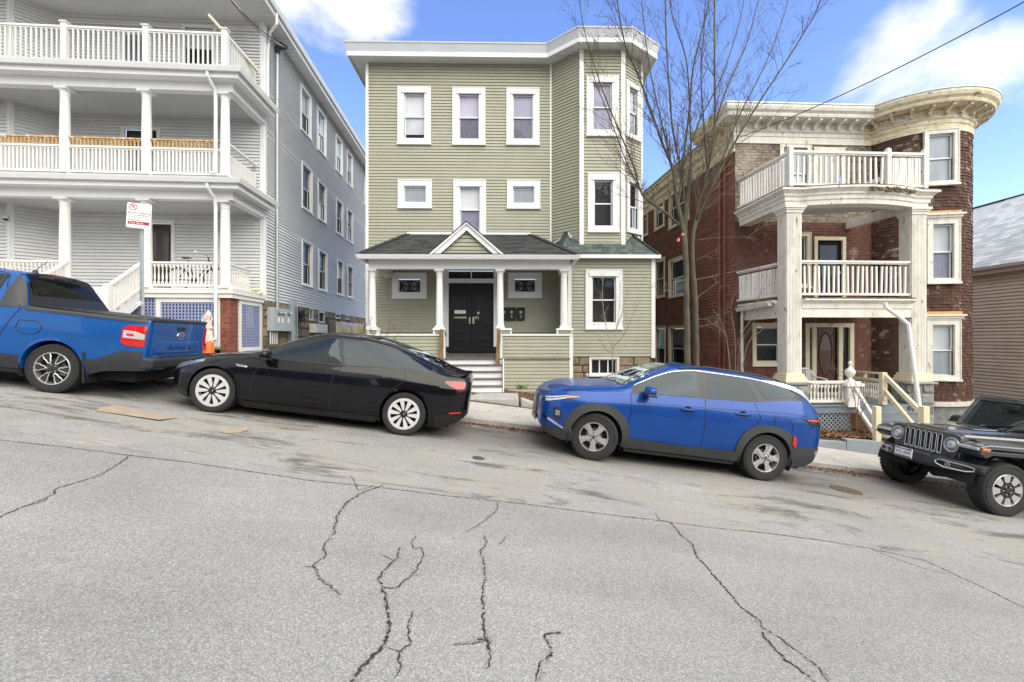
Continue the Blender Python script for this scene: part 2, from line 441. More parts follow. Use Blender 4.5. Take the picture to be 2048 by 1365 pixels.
M('privacy_glass', (0.006, 0.006, 0.007), 0.08, 0.05, spec=0.18)
M('seat_dark', (0.02, 0.02, 0.022), 0.8, 0.1)
def glass_material(name, tint, mirror, rough=0.02, through=0.85):
    m, t, b = NM(name)
    b.inputs['Base Color'].default_value = (*tint, 1); b.inputs['Roughness'].default_value = rough
    b.inputs['IOR'].default_value = mirror
    b.inputs['Specular IOR Level'].default_value = 0.0
    out = t.nodes['Material Output']
    tr = nd(t, 'ShaderNodeBsdfTransparent', {'Color': (*[min(1, 0.75 + q) for q in tint], 1)})
    mx = nd(t, 'ShaderNodeMixShader', {'Fac': 1 - through})
    gl = nd(t, 'ShaderNodeBsdfGlossy', {'Color': (0.78, 0.91, 1, 1), 'Roughness': rough})
    fr = nd(t, 'ShaderNodeFresnel', {'IOR': mirror})
    t.links.new(tr.outputs[0], mx.inputs[1]); t.links.new(b.outputs[0], mx.inputs[2])
    m2 = nd(t, 'ShaderNodeMixShader')
    t.links.new(fr.outputs[0], m2.inputs[0]); t.links.new(mx.outputs[0], m2.inputs[1]); t.links.new(gl.outputs[0], m2.inputs[2])
    t.links.new(m2.outputs[0], out.inputs['Surface'])
    return m
glass_material('window_glass', (0.20, 0.20, 0.21), 1.32, 0.01, 0.93)
glass_material('car_glass', (0.02, 0.025, 0.027), 1.52, 0.01, 0.36)
glass_material('tint_glass', (0.008, 0.010, 0.011), 1.50, 0.01, 0.10)
glass_material('screen_glass', (0.10, 0.13, 0.125), 1.5, 0.01, 0.80)
# asphalt: exposed aggregate, pale with wear, stained towards the parked cars
def asphalt():
    m, t, b = NM('asphalt')
    g = nd(t, 'ShaderNodeTexCoord').outputs['Object']
    vo = nd(t, 'ShaderNodeTexVoronoi', {'Vector': g, 'Scale': 120.0, 'Randomness': 1.0})
    vo.feature = 'F1'
    cell = nd(t, 'ShaderNodeSeparateColor', {'Color': vo.outputs['Color']})
    v2 = nd(t, 'ShaderNodeTexVoronoi', {'Vector': g, 'Scale': 300.0})
    c2 = nd(t, 'ShaderNodeSeparateColor', {'Color': v2.outputs['Color']})
    stone = mixc(t, cell.outputs[0], (0.222, 0.223, 0.225), (0.43, 0.416, 0.392))
    stone = mixc(t, rng(t, cell.outputs[1], 0.80, 0.95, 0, 0.8), stone, (0.15, 0.17, 0.20))
    stone = mixc(t, rng(t, cell.outputs[2], 0.86, 0.98, 0, 0.75), stone, (0.62, 0.53, 0.46))
    stone = mixc(t, rng(t, c2.outputs[0], 0.0, 1.0, 0.0, 0.5), stone, (0.305, 0.302, 0.297))
    gap = rng(t, vo.outputs['Distance'], 0.45, 0.75, 0.0, 0.55)
    stone = mixc(t, gap, stone, (0.19, 0.185, 0.18))
    n1 = noise(t, g, 0.55, 6, 0.6)
    col = nd(t, 'ShaderNodeVectorMath', {0: stone, 'Scale': rng(t, n1, 0.3, 0.7, 0.90, 1.10)}, operation='SCALE').outputs['Vector']
    sep = nd(t, 'ShaderNodeSeparateXYZ', {'Vector': g})
    lane = nd(t, 'ShaderNodeMapping', {'Vector': g, 'Scale': (0.12, 0.9, 1)}).outputs['Vector']
    col = nd(t, 'ShaderNodeVectorMath', {0: col, 'Scale': rng(t, noise(t, lane, 1.4, 5, 0.6, 0.3), 0.35, 0.65, 0.90, 1.07)}, operation='SCALE').outputs['Vector']
    col = mixc(t, rng(t, noise(t, g, 2.1, 7, 0.7, 0.5), 0.66, 0.76, 0, 0.35, True), col, (0.17, 0.165, 0.16))
    # the strip beside the kerb is older, sandier and more stained than the carriageway
    old = rng(t, sep.outputs['Y'], 4.70, 4.80, 0, 1)
    sand = mixc(t, rng(t, noise(t, g, 1.3, 6, 0.65), 0.42, 0.62, 0, 0.75, True), col, (0.325, 0.305, 0.262))
    mpx = nd(t, 'ShaderNodeMapping', {'Vector': g, 'Scale': (0.45, 1.6, 1)}).outputs['Vector']
    sand = mixc(t, rng(t, noise(t, mpx, 1.6, 8, 0.72, 0.6), 0.51, 0.66, 0, 0.80, True), sand, (0.085, 0.078, 0.068))
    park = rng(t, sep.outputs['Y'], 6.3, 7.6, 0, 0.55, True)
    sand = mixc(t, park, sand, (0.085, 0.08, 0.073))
    sand = mixc(t, rng(t, noise(t, mpx, 2.3, 8, 0.75, 0.4), 0.60, 0.72, 0, 0.55, True), sand, (0.52, 0.51, 0.49))
    fin = mixc(t, old, col, sand)
    t.links.new(fin, b.inputs['Base Color'])
    b.inputs['Roughness'].default_value = 0.9; b.inputs['Specular IOR Level'].default_value = 0.25
    h = mth(t, 'ADD', mth(t, 'MULTIPLY', vo.outputs['Distance'], -1.0), mth(t, 'MULTIPLY', noise(t, g, 160, 3), 0.5))
    bn = nd(t, 'ShaderNodeBump', {'Height': h, 'Strength': 0.55, 'Distance': 0.004})
    t.links.new(bn.outputs['Normal'], b.inputs['Normal'])
asphalt()
# hand-split wall shingles: reddish stain worn to grey and silver, shingle by shingle
def shingle_wall(name, a, bcol, c, lo, hi):
    m, t, b = NM(name)
    g = nd(t, 'ShaderNodeTexCoord').outputs['Object']
    isl = nd(t, 'ShaderNodeNewGeometry').outputs['Random Per Island']
    base = mixc(t, isl, a, bcol)
    w = mth(t, 'ADD', rng(t, noise(t, g, 1.1, 5, 0.6), 0.3, 0.7, 0, 0.7), mth(t, 'MULTIPLY', isl, 0.45))
    base = mixc(t, rng(t, w, lo, hi, 0, 0.85, True), base, c)
    base = mixc(t, rng(t, noise(t, g, 24, 5, 0.7), 0.55, 0.75, 0, 0.5), base, (0.035, 0.022, 0.018))
    t.links.new(base, b.inputs['Base Color']); b.inputs['Roughness'].default_value = 0.85
    b.inputs['Specular IOR Level'].default_value = 0.25
    mp = nd(t, 'ShaderNodeMapping', {'Vector': g, 'Scale': (1, 1, 0.08)}).outputs['Vector']
    bn = nd(t, 'ShaderNodeBump', {'Height': noise(t, mp, 120, 3), 'Strength': 0.5, 'Distance': 0.006})
    t.links.new(bn.outputs['Normal'], b.inputs['Normal'])
shingle_wall('shingle_red', (0.175, 0.080, 0.062), (0.122, 0.060, 0.048), (0.36, 0.25, 0.20), 0.82, 1.10)
shingle_wall('shingle_bay', (0.120, 0.058, 0.045), (0.065, 0.040, 0.033), (0.42, 0.33, 0.27), 0.66, 1.02)
shingle_wall('shingle_silver', (0.30, 0.25, 0.20), (0.10, 0.085, 0.075), (0.44, 0.38, 0.31), 0.55, 0.95)
# ================================================================== the setting
def sheet(name, a0, a1, b0, b1, zf, mat, na, nb, kind='structure'):
    mb = MB()
    for i in range(na + 1):
        for j in range(nb + 1):
            x, y = st(a0 + (a1 - a0) * i / na, b0 + (b1 - b0) * j / nb)
            mb.v.append((x, y, zf(x, y)))
    for i in range(na):
        for j in range(nb):
            k = i * (nb + 1) + j
            mb.f.append([k, k + nb + 1, k + nb + 2, k + 1]); mb.m.append(0)
    o = mb.build(name, mat)
    return tag(o, kind=kind)
road = sheet('road', -120, 120, -9.5, KERB + 0.02, road_z, 'asphalt', 96, 8)
ground = sheet('ground', -700, 700, -700, 900, lambda x, y: road_z(x, y) - 0.35, 'soil', 140, 40)
yard = sheet('yard', -120, 120, WALK - 0.02, 70, ground_z, 'soil', 96, 30)

# kerb stones and pavement slabs, each with its joint
kerb = empty('kerb', (0, 0, 0)); tag(kerb, kind='structure')
pavement = empty('pavement', (0, 0, 0)); tag(pavement, kind='structure')
rk = random.Random(3)
def slab(parent, name, a0, a1, b0, b1, t0, mat, thick=0.3, j=0.006, tilt=0.0):
    mb = MB(); p = []
    a0 += j; a1 -= j
    q = [(a0, b0), (a1, b0), (a1, b1), (a0, b1)]
    for a, b in q:
        x, y = st(a, b); p.append((x, y, road_z(x, y) - thick))
    for k, (a, b) in enumerate(q):
        x, y = st(a, b); p.append((x, y, road_z(x, y) + t0(b) + rk.uniform(-tilt, tilt)))
    mb.hexa(p)
    o = mb.build(name, mat, parent, bevel=0.012)
    return o
a = -16.0
while a < 16:
    ln = rk.uniform(1.5, 2.3)
    slab(kerb, 'kerb_stone', a, a + ln, KERB, KERB + 0.16, lambda b: 0.105, 'concrete_grey', tilt=0.006); a += ln
a = -16.2
while a < 16:
    ln = 1.55
    for b0, b1 in ((KERB + 0.165, KERB + 1.06), (KERB + 1.06, WALK)):
        slab(pavement, 'paving_slab', a, a + ln, b0 + 0.004, b1 - 0.004, lambda b: 0.10 + 0.02 * (b - KERB), 'concrete', tilt=0.004)
    a += ln
for s in (-1, 1):     # the pavement runs on beyond the frame
    slab(kerb, 'kerb_stone', 16.3 * s if s > 0 else -110, 110 if s > 0 else -16.0, KERB, KERB + 0.16, lambda b: 0.105, 'concrete_grey')
    slab(pavement, 'paving_slab', 16.1 * s if s > 0 else -110, 110 if s > 0 else -16.2, KERB + 0.165, WALK, lambda b: 0.10 + 0.02 * (b - KERB), 'concrete')

# cracks in the asphalt: jagged ribbons, the wide one gritty
def road_pt(px, py):
    rx, rz = (px - CX) / FPX, (CY - py) / FPX
    k = SLOPE * (rx * math.cos(ST_YAW) + math.sin(ST_YAW))
    Y = -CAM_Z / (rz + k)
    return Vector((rx * Y, Y, 0))
rc = random.Random(11)
def crack(pts, w0, w1, jag=0.012, seed=0):
    r = random.Random(seed); ps = [road_pt(*p) for p in pts]; out = []
    for i in range(len(ps) - 1):
        d = ps[i + 1] - ps[i]; n = max(2, int(d.length / 0.014))
        for k in range(n): out.append(ps[i] + d * (k / n))
    out.append(ps[-1]); mb = MB(); N = len(out); L_, R_ = [], []
    wob = 0
    for i, p in enumerate(out):
        d = (out[min(i + 1, N - 1)] - out[max(i - 1, 0)]).normalized(); s = Vector((-d.y, d.x, 0))
        wob = wob * 0.80 + r.uniform(-jag, jag) * .8
        w = (w0 + (w1 - w0) * i / N) * r.uniform(0.15, 1.0) * (min(1, (N - i) / 10)) * 0.32
        c = p + s * wob
        for lst, e in ((L_, 1), (R_, -1)):
            q = c + s * e * (w * r.uniform(0.6, 1.4) + 0.0012); lst.append((q.x, q.y, road_z(q.x, q.y) + 0.0035))
    for i in range(N - 1):
        if r.random() < .86: mb.quad(L_[i], L_[i + 1], R_[i + 1], R_[i])
        wd = max(.004, w0 + (w1 - w0) * i / N)
        for _ in range(4):                                # crumbled edges and grit lying in the crack
            c = out[i] + Vector((r.gauss(0, wd * .42), r.gauss(0, wd * .42), 0)); e = r.uniform(.0014, .0042); a_ = r.uniform(0, 6.28)
            q = [(c.x + e * r.uniform(.5, 1.3) * math.cos(a_ + k * 1.57), c.y + e * r.uniform(.5, 1.3) * math.sin(a_ + k * 1.57)) for k in range(4)]
            zz = .0045 + r.random() * .003
            mb.add([(x, y, road_z(x, y) + zz) for x, y in q] + [(c.x, c.y, road_z(c.x, c.y) + zz + e * .7)], [(0, 1, 4), (1, 2, 4), (2, 3, 4), (3, 0, 4)], 1 if r.random() < .5 else 0)
    return mb.build('crack', ['crack', 'crack_grit'], road)
CR = [
 ([(-60, 872), (0, 881), (130, 895), (260, 912), (380, 926), (500, 944), (620, 962), (745, 974), (900, 993), (1024, 1006), (1150, 1022), (1300, 1040), (1420, 1056), (1540, 1068), (1660, 1084), (1740, 1098)], .014, .014, .005),
 ([(1740, 1098), (1850, 1122), (1900, 1145), (1970, 1178), (2060, 1222)], .014, .010, .008),
 ([(1740, 1098), (1790, 1118), (1850, 1138), (1900, 1150)], .006, .004, .006),
 ([(260, 912), (225, 938), (170, 962), (112, 978), (106, 990), (60, 1010), (0, 1034), (-40, 1050)], .014, .012, .012),
 ([(92, 1000), (75, 1008), (50, 1014)], .008, .006, .01),
 ([(766, 972), (720, 988), (690, 1010), (672, 1040), (668, 1065), (648, 1092), (650, 1112), (628, 1132), (636, 1155), (660, 1172), (680, 1192)], .026, .012, .012),
 ([(745, 974), (716, 982), (706, 960), (700, 952)], .010, .004, .010),
 ([(632, 1136), (608, 1134)], .008, .003, .006),
 ([(800, 1097), (796, 1118), (772, 1140), (757, 1160), (766, 1178), (772, 1200), (778, 1235), (776, 1262), (768, 1290), (742, 1320), (715, 1350), (690, 1372)], .016, .042, .010),
 ([(784, 1120), (762, 1110)], .008, .003, .006),
 ([(766, 1176), (790, 1178), (815, 1160), (832, 1140), (848, 1112), (842, 1096), (826, 1100), (824, 1086), (832, 1072)], .014, .006, .010),
 ([(828, 1152), (845, 1150)], .006, .003, .004),
 ([(996, 1006), (994, 1022), (972, 1042), (955, 1054), (930, 1066)], .011, .003, .010),
 ([(970, 1072), (974, 1085), (962, 1105), (970, 1130), (968, 1180), (966, 1220), (970, 1268), (978, 1290), (980, 1312), (970, 1340)], .012, .022, .010),
 ([(968, 1282), (940, 1285), (905, 1290)], .012, .005, .008),
 ([(955, 1280), (972, 1276), (992, 1288)], .050, .030, .012),
 ([(1014, 1072), (1000, 1090)], .007, .003, .004),
 ([(826, 1225), (820, 1255), (822, 1290), (800, 1305), (800, 1335), (786, 1355)], .010, .018, .010),
 ([(800, 1305), (775, 1298)], .010, .006, .008),
 ([(1120, 1265), (1095, 1272), (1102, 1305), (1088, 1330), (1075, 1365)], .028, .030, .012),
 ([(1344, 1048), (1362, 1070), (1385, 1090), (1398, 1118), (1420, 1142), (1452, 1180), (1478, 1212), (1515, 1240), (1528, 1260)], .020, .026, .010),
 ([(1528, 1258), (1570, 1285), (1612, 1318), (1640, 1340), (1665, 1368)], .018, .020, .010),
 ([(1522, 1265), (1540, 1290), (1568, 1318), (1605, 1345), (1636, 1372)], .028, .030, .012),
 ([(1344, 1048), (1318, 1040), (1310, 1028)], .008, .003, .006),
]
for i, c in enumerate(CR): crack(*c, seed=i + 1)

# ================================================================== walls, windows, railings
class Wall:
    """A vertical plane: p is its start on the plan, t its direction; the cladding faces n."""
    def __init__(s, p, t):
        s.p = Vector((p[0], p[1])); s.t = Vector((t[0], t[1])).normalized(); s.n = Vector((s.t.y, -s.t.x))
    def P(s, a, d, z): return Vector((s.p.x + s.t.x * a + s.n.x * d, s.p.y + s.t.y * a + s.n.y * d, z))
    def px(s, px, py):
        r = Vector(((px - CX) / FPX, 1.0)); k = s.p.dot(s.n) / r.dot(s.n)
        return ((r * k - s.p).dot(s.t), CAM_Z + (CY - py) / FPX * k)
    def rect(s, x0, y0, x1, y1, near='l'):
        a0, z1 = s.px(x0, y0); _, z0 = s.px(x0, y1)
        a1, zz1 = s.px(x1, y0); _, zz0 = s.px(x1, y1)
        if near == 'r': z0, z1 = zz0, zz1
        return (min(a0, a1), z0, max(a0, a1), z1)
    def box(s, mb, a0, a1, d0, d1, z0, z1, m=0):
        mb.hexa([s.P(a0, d1, z0), s.P(a1, d1, z0), s.P(a1, d0, z0), s.P(a0, d0, z0), s.P(a0, d1, z1), s.P(a1, d1, z1), s.P(a1, d0, z1), s.P(a0, d0, z1)], m)
    def sheet(s, mb, a0, a1, d, z0, z1, m=0): mb.quad(s.P(a0, d, z0), s.P(a1, d, z0), s.P(a1, d, z1), s.P(a0, d, z1), m)
    def back(s, d): return Wall(s.p + s.n * d, s.t)
def cut(lo, hi, holes):
    segs = [(lo, hi)]
    for h0, h1 in holes:
        nx = []
        for p, q in segs:
            if h1 <= p or h0 >= q: nx.append((p, q)); continue
            if h0 > p: nx.append((p, h0))
            if h1 < q: nx.append((h1, q))
        segs = nx
    return [g for g in segs if g[1] - g[0] > 0.004]
def wall_sheet(w, a0, a1, z0, z1, holes, parent, mat, name='wall', d=0.0, th=0.10):
    zs = sorted({z0, z1} | {min(max(q, z0), z1) for h in holes for q in (h[1], h[3])})
    mb = MB()
    for p, q in zip(zs, zs[1:]):
        if q - p < 1e-4: continue
        for u, v in cut(a0, a1, [(h[0], h[2]) for h in holes if h[1] < q - 1e-5 and h[3] > p + 1e-5]):
            w.box(mb, u, v, d - th, d, p, q)
    return mb.build(name, mat, parent)
BOARDS = []
def flush_boards(limit=285):
    """the longest boards of each house become parts of their own, the short ends round the openings stay joined"""
    by = {}
    for t in BOARDS: by.setdefault((t[0].name, t[1], t[2]), []).append(t)
    for lst in by.values():
        lst.sort(key=lambda t: -t[3]); rest = MB()
        for k, (par, nm, mat, ln, mb) in enumerate(lst):
            if k < limit and ln > .25: mb.build(nm, mat, par)
            else: rest.add(mb.v, mb.f)
        if rest.f: o = rest.build('siding_ends', lst[0][2], lst[0][0]); o['kind'] = 'stuff'
    BOARDS.clear()
def siding(faces, z0, z1, parent, mat, expo=0.1016, lip=0.034, name='siding_board', top=None):
    """faces: list of (wall, a0, a1, holes); one board mesh for each course, cut round the openings."""
    n = int(round((z1 - z0) / expo)); e = (z1 - z0) / n
    for k in range(n):
        b, t = z0 + k * e, z0 + (k + 1) * e
        for w, a0, a1, holes in faces:
            lo, hi = a0, a1
            if top:
                lo, hi = top(w, a0, a1, (b + t) / 2)
                if hi - lo < 0.02: continue
            zs = sorted({b, t} | {q for h in holes for q in (h[1], h[3]) if b < q < t})
            for p, q in zip(zs, zs[1:]):
                dp = 0.003 + lip * (1 - (p - b) / e); dq = 0.003 + lip * (1 - (q - b) / e)
                for u, v in cut(lo, hi, [(h[0], h[2]) for h in holes if h[1] < q - 1e-5 and h[3] > p + 1e-5]):
                    A, B, C, D = w.P(u, dp, p), w.P(v, dp, p), w.P(v, dq, q), w.P(u, dq, q); mb = MB(); BOARDS.append((parent, name, mat, v - u if q - p > .05 else 0, mb))
                    if p == b and q - p > .03:          # the butt edge hangs free, hollow behind like a vinyl panel
                        di, zi = dp - .006, p + .034
                        mb.add([A, B, C, D, w.P(u, di, p), w.P(v, di, p), w.P(u, di, zi), w.P(v, di, zi), w.P(u, .001, zi), w.P(v, .001, zi), w.P(u, .001, q), w.P(v, .001, q)],
                               [(0, 1, 2, 3), (4, 5, 1, 0), (6, 7, 5, 4), (8, 9, 7, 6), (4, 0, 3, 10, 8, 6), (1, 5, 7, 9, 11, 2)])
                    else:
                        A0, B0, C0, D0 = w.P(u, 0.001, p), w.P(v, 0.001, p), w.P(v, 0.001, q), w.P(u, 0.001, q)
                        mb.add([A, B, C, D, A0, B0, C0, D0], [(0, 1, 2, 3), (4, 5, 1, 0), (4, 0, 3, 7), (1, 5, 6, 2)])
def hole(r, e=0.03): return (r[0] + e, r[1] + e, r[2] - e, r[3] - e)
def frame(mb, w, r, t, d0, d1, m=0, tb=None, tt=None):
    a0, z0, a1, z1 = r; tb = t if tb is None else tb; tt = t if tt is None else tt
    w.box(mb, a0, a0 + t, d0, d1, z0, z1, m); w.box(mb, a1 - t, a1, d0, d1, z0, z1, m)
    w.box(mb, a0 + t, a1 - t, d0, d1, z0, z0 + tb, m); w.box(mb, a0 + t, a1 - t, d0, d1, z1 - tt, z1, m)
def window(w, r, parent, trim='white_trim', cas=0.10, top=None, low=None, split=0.5, crown=True, style='double', proud=0.04, sash='white_trim', cap=False):
    """casing with its stepped head > sash, pane, sill, blind, reveal"""
    a0, z0, a1, z1 = r
    mb = MB()
    frame(mb, w, r, cas, -0.02, proud, 0)
    frame(mb, w, (a0 - .006, z0 - .006, a1 + .006, z1 + .006), 0.022, proud - .01, proud + 0.016)
    if crown:
        w.box(mb, a0 + cas * .55, a1 - cas * .55, proud - .004, proud + 0.030, z1 - cas - .012, z1 - cas * .62)
        w.box(mb, a0 + cas * .30, a1 - cas * .30, proud - .004, proud + 0.018, z1 - cas * .60, z1 - cas * .32)
    if cap:
        w.box(mb, a0 - .05, a1 + .05, 0, 0.10, z1 + .03, z1 + .10); w.box(mb, a0 - .10, a1 + .10, 0, 0.15, z1 + .10, z1 + .15)
        w.box(mb, a0, a1, 0, .05, z1 - .005, z1 + .03)
    o = mb.build('window', trim, parent)
    s0 = (a0 + cas, z0 + cas * .9, a1 - cas, z1 - cas * 1.05)
    sb = MB(); w.box(sb, a0 - .02, a1 + .02, 0.0, proud + .045, z0 - .02, z0 + .035)
    sb.build('sill', trim, o)
    # reveal and the dim room behind
    rb = MB(); b = -0.42; A0, Z0, A1, Z1 = s0
    Q = [w.P(A0, -.02, Z0), w.P(A1, -.02, Z0), w.P(A1, -.02, Z1), w.P(A0, -.02, Z1), w.P(A0, b, Z0), w.P(A1, b, Z0), w.P(A1, b, Z1), w.P(A0, b, Z1)]
    rb.add(Q, [(0, 1, 5, 4), (1, 2, 6, 5), (2, 3, 7, 6), (3, 0, 4, 7), (4, 5, 6, 7)])
    rb.build('reveal', 'interior', o)
    zm = Z0 + (Z1 - Z0) * split
    if style == 'double':
        for nm, zz0, zz1, d, fl in (('upper', zm - .02, Z1, -.045, top), ('lower', Z0, zm + .02, -.075, low)):
            fb = MB(); frame(fb, w, (A0, zz0, A1, zz1), 0.038, d - .028, d); fb.build('sash', sash, o)
            pb = MB(); w.sheet(pb, A0 + .03, A1 - .03, d - .015, zz0 + .03, zz1 - .03); pb.build('pane', 'window_glass', o)
            if fl:
                mt, lo, hi = fl
                bb = MB(); h = zz1 - zz0
                w.box(bb, A0 + .01, A1 - .01, -.115, -.11, zz0 + h * lo, zz0 + h * hi); bb.build('blind', mt, o)
    else:
        fb = MB(); frame(fb, w, s0, 0.03, -.075, -.045)
        if style == 'basement':
            for k in (1, 2): w.box(fb, A0 + (A1 - A0) * k / 3 - .018, A0 + (A1 - A0) * k / 3 + .018, -.07, -.05, Z0, Z1)
        fb.build('sash', sash, o)
        pb = MB(); w.sheet(pb, A0 + .02, A1 - .02, -.061, Z0 + .02, Z1 - .02); pb.build('pane', 'window_glass', o)
        if style == 'leaded':
            lb = MB(); n = 7; W_, H_ = A1 - A0, Z1 - Z0
            for k in range(1, n): w.box(lb, A0 + W_ * k / n - .006, A0 + W_ * k / n + .006, -.056, -.050, Z0 + .03 + .0 * k, Z1 - .05)
            for q in (.12, .84): w.box(lb, A0 + .03, A1 - .03, -.0562, -.0502, Z0 + H_ * q - .006, Z0 + H_ * q + .006)
            lb.build('lead_came', 'meter_grey', o)
            bb = MB(); w.box(bb, A0 + .01, A1 - .01, -.10, -.095, Z0, Z1); bb.build('blind', 'plastic_sheet', o)
        if style == 'stained':
            lb = MB(); cx, cz = (A0 + A1) / 2, (Z0 + Z1) / 2; W_, H_ = A1 - A0, Z1 - Z0
            def ring(x, z, rx, rz, th=.008):
                for k in range(12):
                    p, q = (2 * math.pi * k / 12, 2 * math.pi * (k + 1) / 12)
                    lb.bar(w.P(x + rx * math.cos(p), -.05, z + rz * math.sin(p)), w.P(x + rx * math.cos(q), -.05, z + rz * math.sin(q)), th, th)
            ring(cx, cz, W_ * .14, H_ * .26)
            for sx in (-1, 1):
                for sz in (-1, 1):
                    ring(cx + sx * W_ * .25, cz + sz * H_ * .22, W_ * .10, H_ * .16)
                    lb.bar(w.P(cx + sx * W_ * .06, -.05, cz + sz * H_ * .06), w.P(cx + sx * W_ * .44, -.05, cz + sz * H_ * .42), .008, .008)
            lb.build('lead_came', 'meter_grey', o)
            gb = MB()
            for sx in (-1, 1):
                for sz in (-1, 1):
                    p = w.P(cx + sx * W_ * .33, -.056, cz + sz * H_ * .32); q = w.P(cx + sx * W_ * .42, -.056, cz + sz * H_ * .40)
                    gb.bar(p, q, .004, .03)
                    ring_c = w.P(cx + sx * W_ * .2, -.057, cz + sz * H_ * .2)
                    gb.lathe(ring_c, [(0.001, -.002), (.04, -.002), (.04, .002)], 8, 'y')
            gb.build('glass_jewel', 'curtain_dim', o)
    return o
def balusters(kind, h, turned=True, w=0.045):
    mb = MB()
    if turned:
        r = 0.024
        mb.box(-r, -r, 0, r, r, h * .14); mb.box(-r, -r, h * .84, r, r, h)
        mb.lathe((0, 0, 0), [(r * .8, h * .14), (r * .62, h * .18), (r * 1.15, h * .30), (r * .95, h * .42), (r * .6, h * .60), (r * .55, h * .70), (r * .9, h * .74), (r * .6, h * .78), (r * .8, h * .84)], 8)
    else:
        mb.box(-w / 2, -w / 2, 0, w / 2, w / 2, h)
    return mb.mesh(kind, 'white_dirty' if 'dirty' in kind else 'ivory' if 'ivory' in kind else 'bare_wood' if 'bare' in kind else 'white_trim', None, 50 if turned else None)
def railing(p0, p1, parent, me, n, mat, h, zb=0.10, capw=0.10, caph=0.05, botw=0.07, both=0.06, lean=0.0, name='railing', ends=0.06, rk=None):
    """p0,p1: the two ends at deck height (a stair railing simply has different z)"""
    p0 = Vector(p0); p1 = Vector(p1); mb = MB(); up = Vector((0, 0, 1))
    mb.bar(p0 + up * h, p1 + up * h, capw, caph); mb.bar(p0 + up * (h - caph / 2 - .02), p1 + up * (h - caph / 2 - .02), capw * .5, .03)
    mb.bar(p0 + up * zb, p1 + up * zb, botw, both)
    o = mb.build(name, mat, parent)
    r = rk or random.Random(int(abs(p0.x * 100) + abs(p0.z * 37)))
    d = p1 - p0; ang = math.atan2(d.y, d.x); L_ = d.length
    for i in range(n):
        f = ends / L_ + (1 - 2 * ends / L_) * (i + .5) / n
        inst('baluster', me, o, p0 + d * f + up * (zb + both / 2), (r.uniform(-lean, lean), r.uniform(-lean, lean), ang))
    return o
def column(parent, base, z1, r, mat, name='column', cap=True, n=18):
    x, y, z0 = base; h = z1 - z0; mb = MB()
    prof = [(r * 1.08, .06), (r * 1.0, .10)]
    for k in range(9):
        f = k / 8; prof.append((r * (1 - .17 * f ** 1.6), .10 + (h - .32) * f))
    prof += [(r * .86, h - .22), (r * .92, h - .205), (r * .86, h - .19), (r * .86, h - .13), (r * .98, h - .10), (r * 1.12, h - .065)]
    mb.lathe((x, y, z0), prof, n)
    o = mb.build(name, mat, parent, smooth=35)
    b = MB(); b.box(x - r * 1.25, y - r * 1.25, z0, x + r * 1.25, y + r * 1.25, z0 + .06); b.build('plinth', mat, o, bevel=.008)
    c = MB(); c.box(x - r * 1.30, y - r * 1.30, z1 - .065, x + r * 1.30, y + r * 1.30, z1); c.build('capital', mat, o, bevel=.008)
    return o
def stonework(w, a0, a1, z0f, z1, parent, mat, rh=(0.18, 0.34), rw=(0.25, 0.6), d=0.05, seed=1, holes=(), gap=0.012):
    r = random.Random(seed); z = z1
    zmin = min(z0f(a0), z0f(a1))
    while z > zmin:
        h = r.uniform(*rh); a = a0 + r.uniform(-.2, 0)
        while a < a1:
            wd = r.uniform(*rw); u, v = max(a, a0), min(a + wd, a1); a += wd
            if v - u < .05: continue
            zb = max(z - h, z0f((u + v) / 2) - .15)
            if z - zb < .05: continue
            for (p, q) in cut(u, v, [(h_[0], h_[2]) for h_ in holes if h_[1] < z and h_[3] > zb]):
                if q - p < .05: continue
                mb = MB(); j = lambda k: r.uniform(-k, k); g = gap
                dd = d + j(d * .5)
                back = [w.P(p + g, -.02, zb + g), w.P(q - g, -.02, zb + g), w.P(q - g, -.02, z - g), w.P(p + g, -.02, z - g)]
                mid = [w.P(p + g + abs(j(.012)), dd * .6, zb + g + abs(j(.012))), w.P(q - g - abs(j(.012)), dd * .6, zb + g + abs(j(.012))), w.P(q - g - abs(j(.012)), dd * .6, z - g - abs(j(.012))), w.P(p + g + abs(j(.012)), dd * .6, z - g - abs(j(.012)))]
                i = min(.05, (q - p) * .25, (z - zb) * .25)
                frt = [w.P(p + g + i + j(.02), dd + j(.015), zb + g + i), w.P(q - g - i + j(.02), dd + j(.015), zb + g + i), w.P(q - g - i + j(.02), dd + j(.015), z - g - i), w.P(p + g + i + j(.02), dd + j(.015), z - g - i)]
                mb.add(back + mid + frt, [(0, 1, 5, 4), (1, 2, 6, 5), (2, 3, 7, 6), (3, 0, 4, 7), (4, 5, 9, 8), (5, 6, 10, 9), (6, 7, 11, 10), (7, 4, 8, 11), (8, 9, 10, 11)])
                mb.build('stone', mat, parent)
        z -= h
def sweep(mb, path, prof, closed=False, m=0):
    """profile of (out, up) carried along a plan path; out is to the right of the walk"""
    n = len(path); P3 = [Vector(p) for p in path]; rows = []
    for i, p in enumerate(P3):
        d0 = (P3[i] - P3[i - 1]) if (i > 0 or closed) else (P3[1] - P3[0])
        d1 = (P3[(i + 1) % n] - P3[i]) if (i < n - 1 or closed) else (P3[-1] - P3[-2])
        n0 = Vector((d0.y, -d0.x, 0)).normalized(); n1 = Vector((d1.y, -d1.x, 0)).normalized()
        nn = (n0 + n1).normalized(); k = 1 / max(.35, nn.dot(n1))
        rows.append([p + nn * (o * k) + Vector((0, 0, u)) for o, u in prof])
    k = len(prof)
    for i in range(n if closed else n - 1):
        a, b = rows[i], rows[(i + 1) % n]
        for j in range(k - 1): mb.quad(a[j], b[j], b[j + 1], a[j + 1], m)
    if not closed:
        mb.poly(rows[0][::-1], m); mb.poly(rows[-1], m)
    return mb
